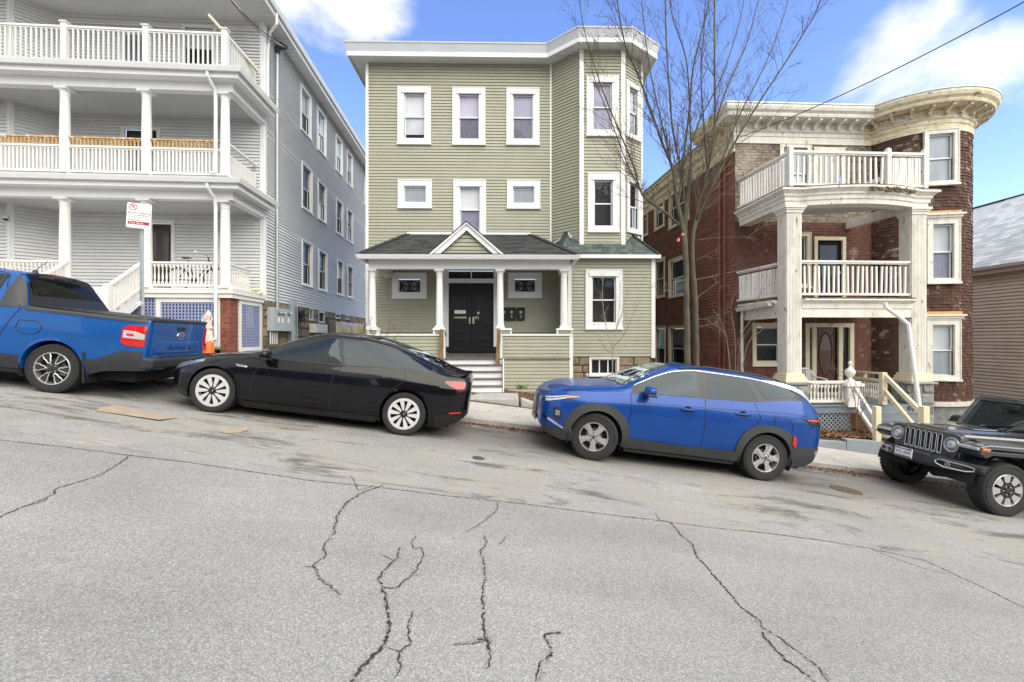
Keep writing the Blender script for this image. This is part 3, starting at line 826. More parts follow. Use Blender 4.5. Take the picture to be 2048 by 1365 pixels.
GUTTER = [(0, 0), (.02, -.11), (.085, -.12), (.125, -.03), (.135, 0), (.12, 0), (.11, -.02), (.075, -.09), (.03, -.09), (.012, 0)]
def shingle_field(parent, eave0, eave1, up, rows, rowh, tab, mat, lim, seed=1, name='roof_shingle', th=0.008, dw=(1, 1)):
    """shingles laid in courses from the eave up the slope; lim(row fraction) gives the first and last position along the eave"""
    r = random.Random(seed); e0 = Vector(eave0); d = Vector(eave1) - e0; Lh = d.length; d.normalize(); up = Vector(up).normalized()
    nrm = d.cross(up).normalized()
    if nrm.z < 0: nrm = -nrm
    ov = 1.35
    mb = MB(); mb.hexa([(0, 0, 0), (1, 0, 0), (1, 1, -th * .9), (0, 1, -th * .9), (0, 0, th), (1, 0, th), (1, 1, 0.001), (0, 1, 0.001)])
    me = mb.mesh(name, mat)
    rot = Matrix((d, up, nrm)).transposed()
    for k in range(rows):
        lo, hi = lim((k + .5) / rows)
        a = lo - (tab * .5 if k % 2 else 0)
        while a < hi:
            u, v = max(a, lo), min(a + tab * r.uniform(*dw), hi); a = v if v < hi else hi + 1
            if v - u < .03: continue
            p = e0 + d * (u + .002) + up * (k * rowh) + nrm * (.012 + r.uniform(0, .003))
            o = inst(name, me, parent, p, rot.to_euler(), (v - u - .005, rowh * ov, 1))
# ================================================================== grey three-decker on the left
LY = R(4.0)
lt = (math.cos(LY), math.sin(LY)); lb = (-math.sin(LY), math.cos(LY))
LC = at(527, 600, 14.3)                                  # front corner of the side wall
LB = Wall(Vector((LC.x, LC.y)) - Vector(lt) * 5.95, lt)  # wall behind the porches, ends at the corner
LS = Wall((LC.x, LC.y), lb)                              # side wall facing the alley
LZ0, LZ1 = 2.92, 11.62
gh = empty('grey_house', (LC.x, LC.y, ground_z(LC.x, LC.y)), 'grey clapboard three-decker with white columned porches on three floors', 'house')
# side wall windows: three floors
rows = [
 [(598.9, 166, 619.2, 258.4), (632.4, 211, 649.5, 298), (669.6, 266.3, 682.5, 340), (692, 298, 703, 366.4), (727.6, 356, 737, 408.6)],
 [(601, 321.7, 621.3, 415), (633.2, 357, 650.3, 437.6), (670, 394, 683.8, 465.3), (692, 413.8, 703.9, 481), (728, 454.7, 737.5, 500)],
 [(601.3, 477, 621.8, 570), (634.5, 497, 651.6, 580), (671.7, 516.7, 684.6, 589), (692.5, 527.8, 704.4, 594.5), (728, 552, 737.5, 604)],
]
tops = [[('blind', 0, 1)] * 5, [('plastic_sheet', 0, 1), ('blind', .15, 1), ('plastic_sheet', .35, 1), ('blind', .3, 1), None],
        [None, ('plastic_sheet', .2, .8), ('blind', 0, 1), ('blind', 0, 1), None]]
LH = []
for r_, t_ in zip(rows, tops):
    for q, tp in zip(r_, t_):
        rc_ = LS.rect(*q)
        window(LS, rc_, gh, cas=0.085, top=tp, crown=False, proud=.065); LH.append(hole(rc_))
LEN = 17.0
wall_sheet(LS, 0, LEN, LZ0 - .05, LZ1, LH, gh, 'grey_vinyl', d=-.002)
# wall behind the porches
q3d = LB.rect(243, 62, 301, 134); q3w = LB.rect(364, 48, 434, 137)
q2d = LB.rect(243, 252, 322, 362); q1d = LB.rect(286, 440, 351, 588)
dz = {1: 3.07, 2: 6.13, 3: 9.11}
q3d = (q3d[0], dz[3], q3d[2], q3d[3]); q2d = (q2d[0], dz[2], q2d[2], q2d[3]); q1d = (q1d[0], dz[1], q1d[2], q1d[3])
BH = [hole(q, .0) for q in (q3d, q2d, q1d)] + [hole(q3w)]
aL = LB.px(121, 439)[0]                                   # where the angled bay starts
wall_sheet(LB, aL, 5.95, LZ0 - .05, LZ1, BH, gh, 'grey_vinyl', d=-.002)
pj = LB.P(aL, 0, 0); LA = Wall(Vector((pj.x, pj.y)) + Vector((-.70, -.76)), (.70, .76)); la = math.hypot(.70, .76)
LF = Wall(LA.p - Vector(lt) * 3.0, lt)
wall_sheet(LA, 0, la, LZ0 - .05, LZ1, [], gh, 'grey_vinyl', d=-.002)
wall_sheet(LF, 0, 3.0, LZ0 - .05, LZ1, [], gh, 'grey_vinyl', d=-.002)
siding([(LS, .07, LEN, LH)], LZ0, LZ1, gh, 'grey_vinyl', lip=.050)
siding([(LB, aL, 5.90, BH), (LA, .05, la, []), (LF, 0, 2.95, [])], LZ0, LZ1, gh, 'grey_vinyl', lip=.044)
mb = MB()                                                 # corner boards
LS.box(mb, -.01, .09, -.01, .058, LZ0 - .03, LZ1); LB.box(mb, 5.86, 5.98, -.01, .052, LZ0 - .03, LZ1)
LB.box(mb, aL - .02, aL + .05, 0, .03, LZ0, LZ1); LA.box(mb, -.02, .08, 0, .03, LZ0, LZ1); LF.box(mb, 2.92, 3.03, 0, .031, LZ0, LZ1)
build_each(mb, 'corner_board', 'white_trim', gh)
window(LB, q3w, gh, cas=.10, top=('blind', 0, 1), low=('curtain_dim', 0, .15), crown=True)
def door(w, r, parent, dmat, trim, panel=0.6, glazed=True, cas=.11):
    a0, z0, a1, z1 = r; mb = MB()
    frame(mb, w, (a0, z0, a1, z1), cas, -.02, .04, tb=.03)
    o = mb.build('door_frame', trim, parent)
    lb_ = MB(); w.box(lb_, a0 + cas, a1 - cas, -.10, -.05, z0 + .03, z1 - cas)
    d = lb_.build('door', dmat, parent)
    A0, A1, Z0, Z1 = a0 + cas + .12, a1 - cas - .12, z0 + .9, z1 - cas - .14
    pb = MB()
    if glazed:
        w.sheet(pb, A0, A1, -.046, Z0, Z1); pb.build('pane', 'window_glass', d)
        fb = MB(); frame(fb, w, (A0 - .03, Z0 - .03, A1 + .03, Z1 + .03), .03, -.05, -.035); fb.build('door_moulding', dmat, d)
    kb = MB(); w.box(kb, A0, A1, -.05, -.035, z0 + .2, z0 + .75); kb.build('door_panel', dmat, d, bevel=.008)
    hb = MB(); c = w.P(a1 - cas - .06, -.02, z0 + 1.0); hb.lathe(c, [(.001, -.03), (.028, -.02), (.03, 0), (.015, .012)], 10, 'y'); hb.build('handle', 'brass', d, smooth=40)
    return d
door(LB, q3d, gh, 'curtain_dim', 'white_trim'); door(LB, q2d, gh, 'black_door', 'white_trim'); door(LB, q1d, gh, 'dark_red_door', 'white_trim', glazed=True)
# stone foundation of the side wall
def gzw(w, off=0): return lambda a: ground_z(w.P(a, 0, 0).x, w.P(a, 0, 0).y) + off
mb = MB(); LS.box(mb, 0, LEN, -.3, -.035, .6, LZ0 - .02); fnd = mb.build('foundation', 'mortar', gh)
bz = [LS.rect(617.5, 616, 625, 641), LS.rect(636, 622, 648, 646), LS.rect(670, 627, 680, 637), LS.rect(690, 630, 697, 639)]
FH = [hole(q, 0) for q in bz]
stonework(LS, 0, LEN, gzw(LS), LZ0 - .02, fnd, 'stone_brown', holes=FH, seed=5, rh=(.2, .38), rw=(.3, .75), d=.03)
for q in bz:
    mb = MB(); frame(mb, LS, q, .07, -.05, .03); LS.box(mb, q[0], q[2], -.04, -.03, q[1], q[3], 1); mb.build('cellar_window', ['steel_blue', 'interior'], gh)
# roof: wide eaves, soffit, fascia, gutter
ov, fo = .50, 2.35
mb = MB()
e0 = LS.P(-fo, ov, LZ1); e1 = LS.P(LEN + .4, ov, LZ1); i0 = LS.P(-fo, -9, LZ1); i1 = LS.P(LEN + .4, -9, LZ1)
def plate(mb, pts, z0, z1): mb.prism([(p[0], p[1], z0) for p in pts], (0, 0, z1 - z0))
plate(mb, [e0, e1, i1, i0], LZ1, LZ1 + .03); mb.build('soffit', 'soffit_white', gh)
mb = MB()                                                  # lines of the soffit boards across the eave
for k in range(96):
    a = -fo + .05 + k * .2
    if a > LEN: break
    LS.box(mb, a, a + .012, .03, ov - .03, LZ1 - .006, LZ1 + .001)
mb.build('soffit_groove', 'fascia_grey', gh)['kind'] = 'stuff'
mb = MB(); plate(mb, [LS.P(-fo, ov - .02, 0), LS.P(LEN + .4, ov - .02, 0), LS.P(LEN + .4, ov + .02, 0), LS.P(-fo, ov + .02, 0)], LZ1 - .03, LZ1 + .24)
plate(mb, [LS.P(-fo - .02, ov + .02, 0), LS.P(-fo + .02, ov + .02, 0), LS.P(-fo + .02, -9, 0), LS.P(-fo - .02, -9, 0)], LZ1 - .03, LZ1 + .24)
mb.build('fascia', 'white_trim', gh)
mb = MB(); sweep(mb, [LS.P(-fo, ov + .02, LZ1 + .22), LS.P(LEN + .4, ov + .02, LZ1 + .22)], GUTTER); mb.build('gutter', 'white_trim', gh)
mb = MB(); plate(mb, [e0, e1, i1, i0], LZ1 + .03, LZ1 + .22); mb.build('roof', 'membrane', gh)
mb = MB()                                                  # remaining walls close the block
mb.hexa([LS.P(LEN, 0, 2), LS.P(LEN, -9, 2), LS.P(LEN, -9, 2.1), LS.P(LEN, -.1, 2.1), LS.P(LEN, 0, LZ1), LS.P(LEN, -9, LZ1), LS.P(LEN - .1, -9, LZ1), LS.P(LEN - .1, 0, LZ1)])
mb.build('rear_wall', 'grey_vinyl', gh)
# eave bracket at the porch corner, downspouts
mb = MB(); mb.tube([LS.P(-.35, ov + .05, LZ1 + .12), LS.P(-.35, ov + .05, LZ1 - .25), LS.P(-.2, .3, LZ1 - .42), LS.P(.16, .08, LZ1 - .5), LS.P(.16, .06, LZ1 - .9), LS.P(.16, .06, 8.9)], .04, 8)
mb.build('downspout', 'white_trim', gh, smooth=40)
# porches: three decks on one plan
Y0 = 12.5
pc = at(455, 578, Y0); PFx = Wall(Vector((pc.x, pc.y)) - Vector(lt) * 8.0, lt)       # front line of the porch posts; posts at a = 8.0 - k*2.06
cols_a = [7.93, 5.88, 3.80, 1.72]
depth = 1.80
def porch_plan(o): return [PFx.P(-.5, o, 0), PFx.P(8.08 + o, o, 0), PFx.P(8.08 + o, -depth + .02, 0)]
white_bal = balusters('ivory_turned', 0.56); ivory_sq = balusters('ivory_square', 0.84, False, .036); bare_b = balusters('bare_round', 0.2, False, .04); iv_low = balusters('ivory_low', .60, False, .042)
for lev, zd, zbeam in ((1, 3.07, 5.47), (2, 6.13, 8.42), (3, 9.11, None)):
    mb = MB(); pl = [PFx.P(-.5, .12, 0), PFx.P(8.2, .12, 0), PFx.P(8.2, -depth, 0), PFx.P(-.5, -depth, 0)]
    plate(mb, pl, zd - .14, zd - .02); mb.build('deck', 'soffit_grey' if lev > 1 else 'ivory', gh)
    if lev == 1:
        mb = MB(); sweep(mb, porch_plan(.10), [(0, -.30), (.03, -.30), (.03, -.02), (.06, -.02), (.06, .015), (0, .015)]); 
        mb = MB(); pp = porch_plan(.0)
        sweep(mb, [p + Vector((0, 0, zd)) for p in porch_plan(.05)], [(.0, -.26), (.03, -.26), (.03, -.045), (.075, -.04), (.075, 0), (0, 0)]); mb.build('deck_skirt', 'ivory', gh)
    else:                                                 # eave of the porch below: soffit, frieze, gutter, membrane
        pass
    if zbeam:
        mb = MB(); sweep(mb, [p + Vector((0, 0, zbeam)) for p in porch_plan(-.10)], [(0, 0), (.22, 0), (.22, .24), (0, .24)]); mb.build('beam', 'white_trim', gh)
        zs_ = zbeam + .24
        mb = MB(); plate(mb, [PFx.P(-.5, .10, 0), PFx.P(8.2, .10, 0), PFx.P(8.2, -depth, 0), PFx.P(-.5, -depth, 0)], zbeam + .12, zbeam + .15); 
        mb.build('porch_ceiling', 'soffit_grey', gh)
        mb = MB()
        for k in range(16):
            d_ = -.1 - k * .11
            if d_ < -depth + .02: break
            PFx.box(mb, -.5, 8.05, d_, d_ + .008, zbeam + .116, zbeam + .121)
        mb.build('ceiling_groove', 'fascia_grey', gh)['kind'] = 'stuff'
        mb = MB(); PFx.box(mb, 3.95 - 3.1, 3.95 - 2.9, -depth, -.1, zbeam + .0, zbeam + .119); mb.build('cross_beam', 'soffit_grey', gh)
        mb = MB(); sweep(mb, [p + Vector((0, 0, zs_)) for p in porch_plan(.0)], [(.0, -.01), (.40, -.01), (.40, .11), (.42, .16), (.0, .16)]); mb.build('porch_eave', 'white_trim', gh)
        mb = MB(); sweep(mb, [p + Vector((0, 0, zs_ + .235)) for p in porch_plan(.42)], GUTTER); mb.build('porch_gutter', 'white_trim', gh)
        mb = MB(); zt_ = zs_ + .225; zn = {1: 6.13, 2: 9.11}[lev] - .02
        sweep(mb, [p + Vector((0, 0, zt_)) for p in porch_plan(-.15)], [(0, zn - zt_), (.20, zn - zt_), (.59, 0), (.59, -.06), (0, -.06)]); mb.build('porch_roof', 'membrane', gh)
        for a in cols_a:
            p = PFx.P(a, -.02, zd); column(gh, (p.x, p.y, zd - .005), zbeam, .135 if lev == 1 else .125, 'ivory' if lev == 1 else 'white_trim')
        # downspouts beside the corner posts
        mb = MB(); g = PFx.P(7.72, .44, zs_ + .12)
        path = [g, g + Vector((0, 0, -.12)), PFx.P(7.76, .16, zs_ - .22), PFx.P(7.76, .13, zs_ - .4)]
        zend = (zd + .02) if lev == 2 else (ground_z(g.x, g.y) + .35)
        path += [PFx.P(7.76, .13, zend + .06), PFx.P(7.68, .26, zend)]
        mb.tube(path, .045, 8); mb.build('downspout', 'white_trim', gh, smooth=40)
    if lev == 3:
        mb = MB()
        for a in cols_a:
            PFx.box(mb, a - .07, a + .07, -.09, .05, zd, zd + 1.06); 
        build_each(mb, 'newel', 'ivory', gh)
        mb = MB()
        for a in cols_a:
            PFx.box(mb, a - .095, a + .095, -.115, .075, zd + 1.06, zd + 1.09); PFx.box(mb, a - .06, a + .06, -.08, .04, zd + 1.09, zd + 1.115)
        build_each(mb, 'newel_cap', 'ivory', gh)
        for u, v in zip(cols_a[1:], cols_a): railing(PFx.P(u + .08, -.02, zd), PFx.P(v - .08, -.02, zd), gh, ivory_sq, 14, 'ivory', .96, zb=.07, capw=.085, caph=.05)
        railing(PFx.P(cols_a[-1] - 2.0, -.02, zd), PFx.P(cols_a[-1] - .08, -.02, zd), gh, ivory_sq, 14, 'ivory', .96, zb=.07, capw=.085)
        railing(PFx.P(7.93, -.1, zd), PFx.P(7.93, -depth, zd), gh, ivory_sq, 12, 'ivory', .96, zb=.07, capw=.085)
    elif lev == 2:
        for u, v in [(cols_a[3] - 2, cols_a[3])] + list(zip(cols_a[1:], cols_a)):
            A, B = PFx.P(u + .1, -.02, zd), PFx.P(v - .1, -.02, zd)
            railing(A, B, gh, iv_low, 18, 'ivory', .74, zb=.07, capw=.09, lean=.012)
            railing(A + Vector((0, 0, .72)), B + Vector((0, 0, .72)), gh, bare_b, 18, 'bare_wood', .26, zb=.02, capw=.09, caph=.04, both=.02, name='railing_extension')
        railing(PFx.P(7.93, -.1, zd), PFx.P(7.93, -depth, zd), gh, iv_low, 14, 'ivory', .98, zb=.07)
    else:
        railing(PFx.P(cols_a[1] + .1, -.02, zd), PFx.P(cols_a[0] - .1, -.02, zd), gh, white_bal, 17, 'ivory', .70, zb=.08, capw=.09)
        railing(PFx.P(cols_a[3] + .1, -.02, zd), PFx.P(cols_a[2] - .1, -.02, zd), gh, white_bal, 17, 'ivory', .70, zb=.08, capw=.09)
        railing(PFx.P(cols_a[3] - 2, -.02, zd), PFx.P(cols_a[3] - .1, -.02, zd), gh, white_bal, 16, 'ivory', .70, zb=.08, capw=.09)
        railing(PFx.P(7.96, -.12, zd), PFx.P(7.96, -1.35, zd), gh, white_bal, 12, 'ivory', .70, zb=.08, capw=.09)
# under the porch: brick pier, blue lattice in white frames
def lattice(w, a0, a1, z0, z1, parent, mat, step=.087, sw=.044, diag=False, name='lattice'):
    mb = MB()
    if not diag:
        a = a0
        while a < a1: w.box(mb, a, min(a + sw, a1), .004, .012, z0, z1); a += step
        z = z0
        while z < z1: w.box(mb, a0, a1, -.006, .002, z, min(z + sw * .8, z1)); z += step
    else:
        for sgn, d0, d1 in ((1, .004, .012), (-1, -.006, .002)):
            k = a0 - (z1 - z0)
            while k < a1 + (z1 - z0):
                pts = []
                # clip the diagonal slat to the panel
                def pt(tt): return (k + (tt - z0) if sgn > 0 else k + (z1 - tt), tt)
                lo, hi = z0, z1
                if sgn > 0: lo = max(lo, z0 + a0 - k); hi = min(hi, z0 + a1 - k)
                else: hi = min(hi, z1 - (a0 - k)); lo = max(lo, z1 - (a1 - k))
                if hi - lo > .03:
                    p, q = pt(lo), pt(hi)
                    mb.bar(w.P(p[0], (d0 + d1) / 2, p[1]), w.P(q[0], (d0 + d1) / 2, q[1]), .008, sw, up=(0, 0, 1)) if False else mb.bar(w.P(p[0], (d0 + d1) / 2, p[1]), w.P(q[0], (d0 + d1) / 2, q[1]), sw, .008, up=tuple(w.n) + (0,))
                k += step * 1.41
    o = mb.build(name, mat, parent); o['kind'] = 'stuff'
    return o
def bricks(w, a0, a1, z0, z1, parent, bw=.20, bh=.063, d=.0, name='brick', odd=False):
    mb = MB(); mb.hexa([(.004, 0, .004), (bw - .006, 0, .004), (bw - .006, .08, .004), (.004, .08, .004), (.004, 0, bh - .006), (bw - .006, 0, bh - .006), (bw - .006, .08, bh - .006), (.004, .08, bh - .006)])
    me = mb.mesh('brick', 'brick'); k = 0; z = z0; ang = math.atan2(w.t.y, w.t.x)
    while z < z1 - bh * .5:
        a = a0 - (bw / 2 if k % 2 else 0)
        while a < a1 - .01:
            u, v = max(a, a0), min(a + bw, a1)
            if v - u > .03: inst('brick', me, parent, w.P(u, d + random.uniform(0, .006), z), (0, 0, ang), ((v - u) / bw, 1, 1))
            a += bw
        z += bh; k += 1
zu = 3.07 - .26
gfz = ground_z(pc.x, pc.y)
pier = MB(); p0 = PFx.P(7.60, -.02, 0)
PFx.box(pier, 7.80, 8.06, -.40, -.02, gfz - .3, zu); pr = pier.build('brick_pier', 'mortar', gh)
bricks(PFx, 7.80, 8.06, gfz - .1, zu, pr)
PSd = Wall(PFx.P(8.08, 0, 0).xy, lb)
bricks(PSd, -.02, .40, gfz - .1, zu, pr)
aq, bq = PFx.px(322, 640)[0], PFx.px(430, 640)[0]
lattice(PFx, aq, bq, 1.60, zu, gh, 'blue_lattice'); lattice(PSd, .55, 1.62, 1.42, zu, gh, 'blue_lattice')
lattice(PFx, 4.6, aq - .12, 1.7, zu, gh, 'blue_lattice')
mb = MB(); frame(mb, PFx, (aq - .12, 1.42, bq + .14, zu), .12, -.03, .03, tb=.18); frame(mb, PSd, (.42, 1.28, 1.76, zu), .12, -.03, .03, tb=.16); build_each(mb, 'lattice_frame', 'ivory', gh)
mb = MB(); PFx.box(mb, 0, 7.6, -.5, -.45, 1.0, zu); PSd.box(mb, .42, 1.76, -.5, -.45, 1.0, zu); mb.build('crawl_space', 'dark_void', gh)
# front steps between the second and third posts
sa0, sa1 = cols_a[2] + .12, cols_a[1] - .12
mb = None; rise, run, ns = .185, .25, 8
stp = empty('front_steps', PFx.P((sa0 + sa1) / 2, 0, 1.4), parent=None); stp.parent = gh; stp.location = PFx.P((sa0 + sa1) / 2, 0, 1.4) - gh.location
for k in range(1, ns + 1):
    zt = 3.07 - k * rise; d_ = .07 + (k - 1) * run
    b = MB(); PFx.box(b, sa0, sa1, d_, d_ + run + .03, zt - .04, zt); b.build('tread', 'ivory', stp, bevel=.006)
    b = MB(); PFx.box(b, sa0, sa1, d_, d_ + .03, zt, zt + rise - .04); b.build('riser', 'white_trim', stp)
for a in (sa0, sa1):
    b = MB(); b.prism([PFx.P(a - .02, .07, 3.0), PFx.P(a - .02, .07, 2.6), PFx.P(a - .02, 2.1, 1.2), PFx.P(a - .02, 2.1, 1.45)], Vector((*(PFx.t * .04), 0))); b.build('stringer', 'white_trim', stp)
for a in (cols_a[1] - .08, cols_a[2] + .10):
    A = PFx.P(a, .02, 3.07); B = PFx.P(a, 1.15, 3.07 - .77)
    sq = balusters('ivory_stair', .56, False, .04)
    railing(A, B, stp, sq, 9, 'ivory', .70, zb=.05, capw=.09)
    b = MB(); PFx.box(b, a - .065, a + .065, 1.12, 1.25, 1.9, 3.02); PFx.box(b, a - .05, a + .05, 1.135, 1.235, 3.02, 3.05); build_each(b, 'newel', 'ivory', stp)
# service conduit, weatherhead, loose board, camera
mb = MB(); ca = LS.px(548, 600)[0]
mb.tube([LS.P(ca, .10, 2.55), LS.P(ca, .10, 11.15)], .055, 10); sc_ = mb.build('service_conduit', 'galvanised', gh, smooth=40)
mb = MB(); mb.tube([LS.P(ca, .10, 11.1), LS.P(ca, .12, 11.28), LS.P(ca - .02, .25, 11.36), LS.P(ca - .04, .42, 11.30)], [.07, .10, .13, .07], 10); mb.build('weatherhead', 'black_plastic', sc_, smooth=40)
mb = MB()
for z in (4.2, 6.0, 7.8, 9.6): mb.lathe(LS.P(ca, .10, z), [(.062, -.02), (.066, 0), (.062, .02)], 10)
mb.build('coupling', 'meter_grey', sc_)
mb = MB(); A = at(417, 30, 12.3); B = LB.P(5.8, .06, 9.3); mb.bar(A, at(517, 142, 14.0), .035, .09); o = mb.build('loose_board', 'cream_clean', None, origin=A)
tag(o, 'pale loose board leaning across the top porch of grey house', 'board')
mb = MB(); c = LF.P(2.98, .1, 5.15); mb.lathe(c, [(.001, .08), (.05, .07), (.06, .02), (.06, -.02)], 10); mb.lathe(c, [(.055, -.02), (.045, -.06), (.001, -.085)], 10, m=1)
o = mb.build('security_camera', ['white_trim', 'black_plastic'], None, smooth=40, origin=c); tag(o, 'white dome security camera under first porch ceiling of grey house', 'camera')
# electric meters and pipes on the foundation
def wb(w, name, r, d0, d1, mat, parent, bevel=.01):
    b = MB(); w.box(b, r[0], r[2], d0, d1, r[1], r[3]); return b.build(name, mat, parent, bevel=bevel)
em = empty('meter_bank', LS.P(.6, .1, 1.4), 'grey bank of electric meters on stone foundation of grey house', 'meter')
rr = LS.rect(532, 615, 571, 662); wb(LS, 'cabinet', (rr[0], rr[1], rr[2], rr[3]), .02, .22, 'meter_grey', em)
for a, z in ((.28, .80), (.48, .80), (.80, .82)):
    A = rr[0] + (rr[2] - rr[0]) * a; Z = rr[1] + (rr[3] - rr[1]) * z
    b = MB(); b.lathe(LS.P(A, .22, Z), [(.07, 0), (.075, .03), (.065, .08), (.001, .09)], 12, 'x'); b.build('meter_dial', 'lens_clear', em, smooth=40)
    b = MB(); LS.box(b, A - .05, A + .05, .22, .235, Z - .32, Z - .15); b.build('meter_label', 'sign_white', em)
for k in range(4):
    A = rr[0] + .08 + k * .15; b = MB(); b.tube([LS.P(A, .1, rr[1]), LS.P(A, .1, rr[1] - .42)], .022, 8); b.build('conduit', 'conduit_white', em, smooth=40)
r2 = LS.rect(575, 600, 585, 692); wb(LS, 'raceway', r2, .02, .12, 'steel_blue', em)
for k in range(2):
    b = MB(); b.tube([LS.P(r2[0] - .06 + k * .5, .16, r2[1]), LS.P(r2[0] - .06 + k * .5, .16, r2[3])], .02, 8); b.build('conduit', 'steel_blue', em, smooth=40)
mb = MB(); rcb = random.Random(4); cc = LS.P(LS.px(592, 622)[0], .12, 2.55)
for k in range(9):
    p = [cc + Vector((rcb.uniform(-.05, .12), rcb.uniform(-.3, .3), rcb.uniform(-.3, .3))) for _ in range(5)]; mb.tube(p, .022, 5)
o = mb.build('cable_coil', 'cable_black', None, origin=cc); tag(o, 'tangled coil of black cable above the grey meter bank', 'cable')
for nm, q, lab in (('equipment_box', (617, 648, 641, 666), 'white equipment box on stone foundation of grey house'), ('heat_pump', (670, 644, 716, 690), 'beige slatted heat pump unit beside dry grass')):
    r_ = LS.rect(*q); o = wb(LS, nm, r_, .03, .30, 'ac_white', None); tag(o, lab, 'box' if nm[0] == 'e' else 'heat pump')
    if nm == 'heat_pump':
        for k in range(9): b = MB(); LS.box(b, r_[0] + .02, r_[2] - .02, .302, .312, r_[1] + .05 + k * (r_[3] - r_[1] - .1) / 9, r_[1] + .07 + k * (r_[3] - r_[1] - .1) / 9); b.build('slat', 'meter_grey', o)
for px_ in (653, 675, 694):
    a_ = LS.px(px_, 640)[0]; b = MB(); b.tube([LS.P(a_, .02, 2.62), LS.P(a_, .08, 2.55), LS.P(a_, .08, 1.0)], .03, 8); b.build('vent_pipe', 'black_plastic', gh, smooth=40)
# ================================================================== sage green house in the middle
GYW = R(1.0); gt = (math.cos(GYW), math.sin(GYW)); gn = Vector((math.sin(GYW), -math.cos(GYW)))
GM = Wall(Vector((0, 15.08)) - Vector(gt) * 6, gt)            # main wall
def gplane(f): return Wall(GM.p + gn * f, gt)
GR = gplane(.95)                                              # ground floor on the right
GBf = gplane(.80)                                             # front of the bay above it
GP = gplane(2.05)                                             # porch front
aGL = GM.px(733, 400)[0]; aGJ = GM.px(1102, 300)[0]
zTop = GM.px(900, 128)[1]; zG0 = 1.12
house = empty('green_house', GM.P(6, 0, .2), 'sage green clapboard three-storey house with corner bay and columned porch', 'house')
W = {}
m_holes = []
for q, tp, lw in (((796, 174, 861.7, 289.4), ('blind', 0, 1), ('plastic_sheet', .25, 1)), ((905.5, 176, 970.5, 290.4), ('shade_lilac', 0, 1), ('curtain_dim', 0, 1)), ((1013.3, 176.8, 1078.4, 290.4), ('shade_lilac', 0, 1), ('curtain_dim', 0, 1)), ((907.5, 360.9, 971.9, 476), ('blind', 0, 1), ('curtain_dim', 0, 1))):
    r_ = GM.rect(*q); window(GM, r_, house, cas=.20, top=tp, low=lw); m_holes.append(hole(r_))
for q in ((796.6, 360.5, 863.7, 416.8), (1014.3, 361.5, 1080, 417.8)):
    r_ = GM.rect(*q); window(GM, r_, house, cas=.19, style='leaded', crown=False); m_holes.append(hole(r_))
for q in ((785, 546.4, 853.6, 597), (1016.4, 546.4, 1083.4, 596)):
    r_ = GM.rect(*q); window(GM, r_, house, cas=.20, style='stained', crown=False); m_holes.append(hole(r_))
# front door: two leaves, transom, wide jambs
dr = GM.rect(884, 538, 999, 694); zD = dr[1]
m_holes.append((dr[0] + .02, zD - .4, dr[2] - .02, dr[3]))
l0, l1 = GM.px(897.4, 600)[0], GM.px(987.4, 600)[0]; zt0, zt1 = GM.px(900, 566.6)[1], GM.px(900, 561)[1]
mb = MB(); GM.box(mb, dr[0], l0, -.03, .05, zD, dr[3]); GM.box(mb, l1, dr[2], -.03, .05, zD, dr[3]); GM.box(mb, l0, l1, -.03, .05, GM.px(900, 542)[1], dr[3]); GM.box(mb, l0, l1, -.04, .06, zt0, zt1 + .05)
GM.box(mb, (l0 + l1) / 2 - .02, (l0 + l1) / 2 + .02, -.04, .03, zt1, GM.px(900, 542)[1])
GM.box(mb, l0 - .06, l0, .05, .07, zD, dr[3]); GM.box(mb, l1, l1 + .06, .05, .07, zD, dr[3])
dfr = mb.build('door_frame', 'white_trim', house)
mb = MB(); GM.sheet(mb, l0, l1, -.075, zt1 + .02, GM.px(900, 542)[1]); mb.build('transom_pane', 'window_glass', dfr)
mb = MB(); GM.box(mb, l0 - .1, l1 + .1, -.6, -.55, zD - .4, dr[3]); mb.build('hallway', 'interior', dfr)
mid = (l0 + l1) / 2
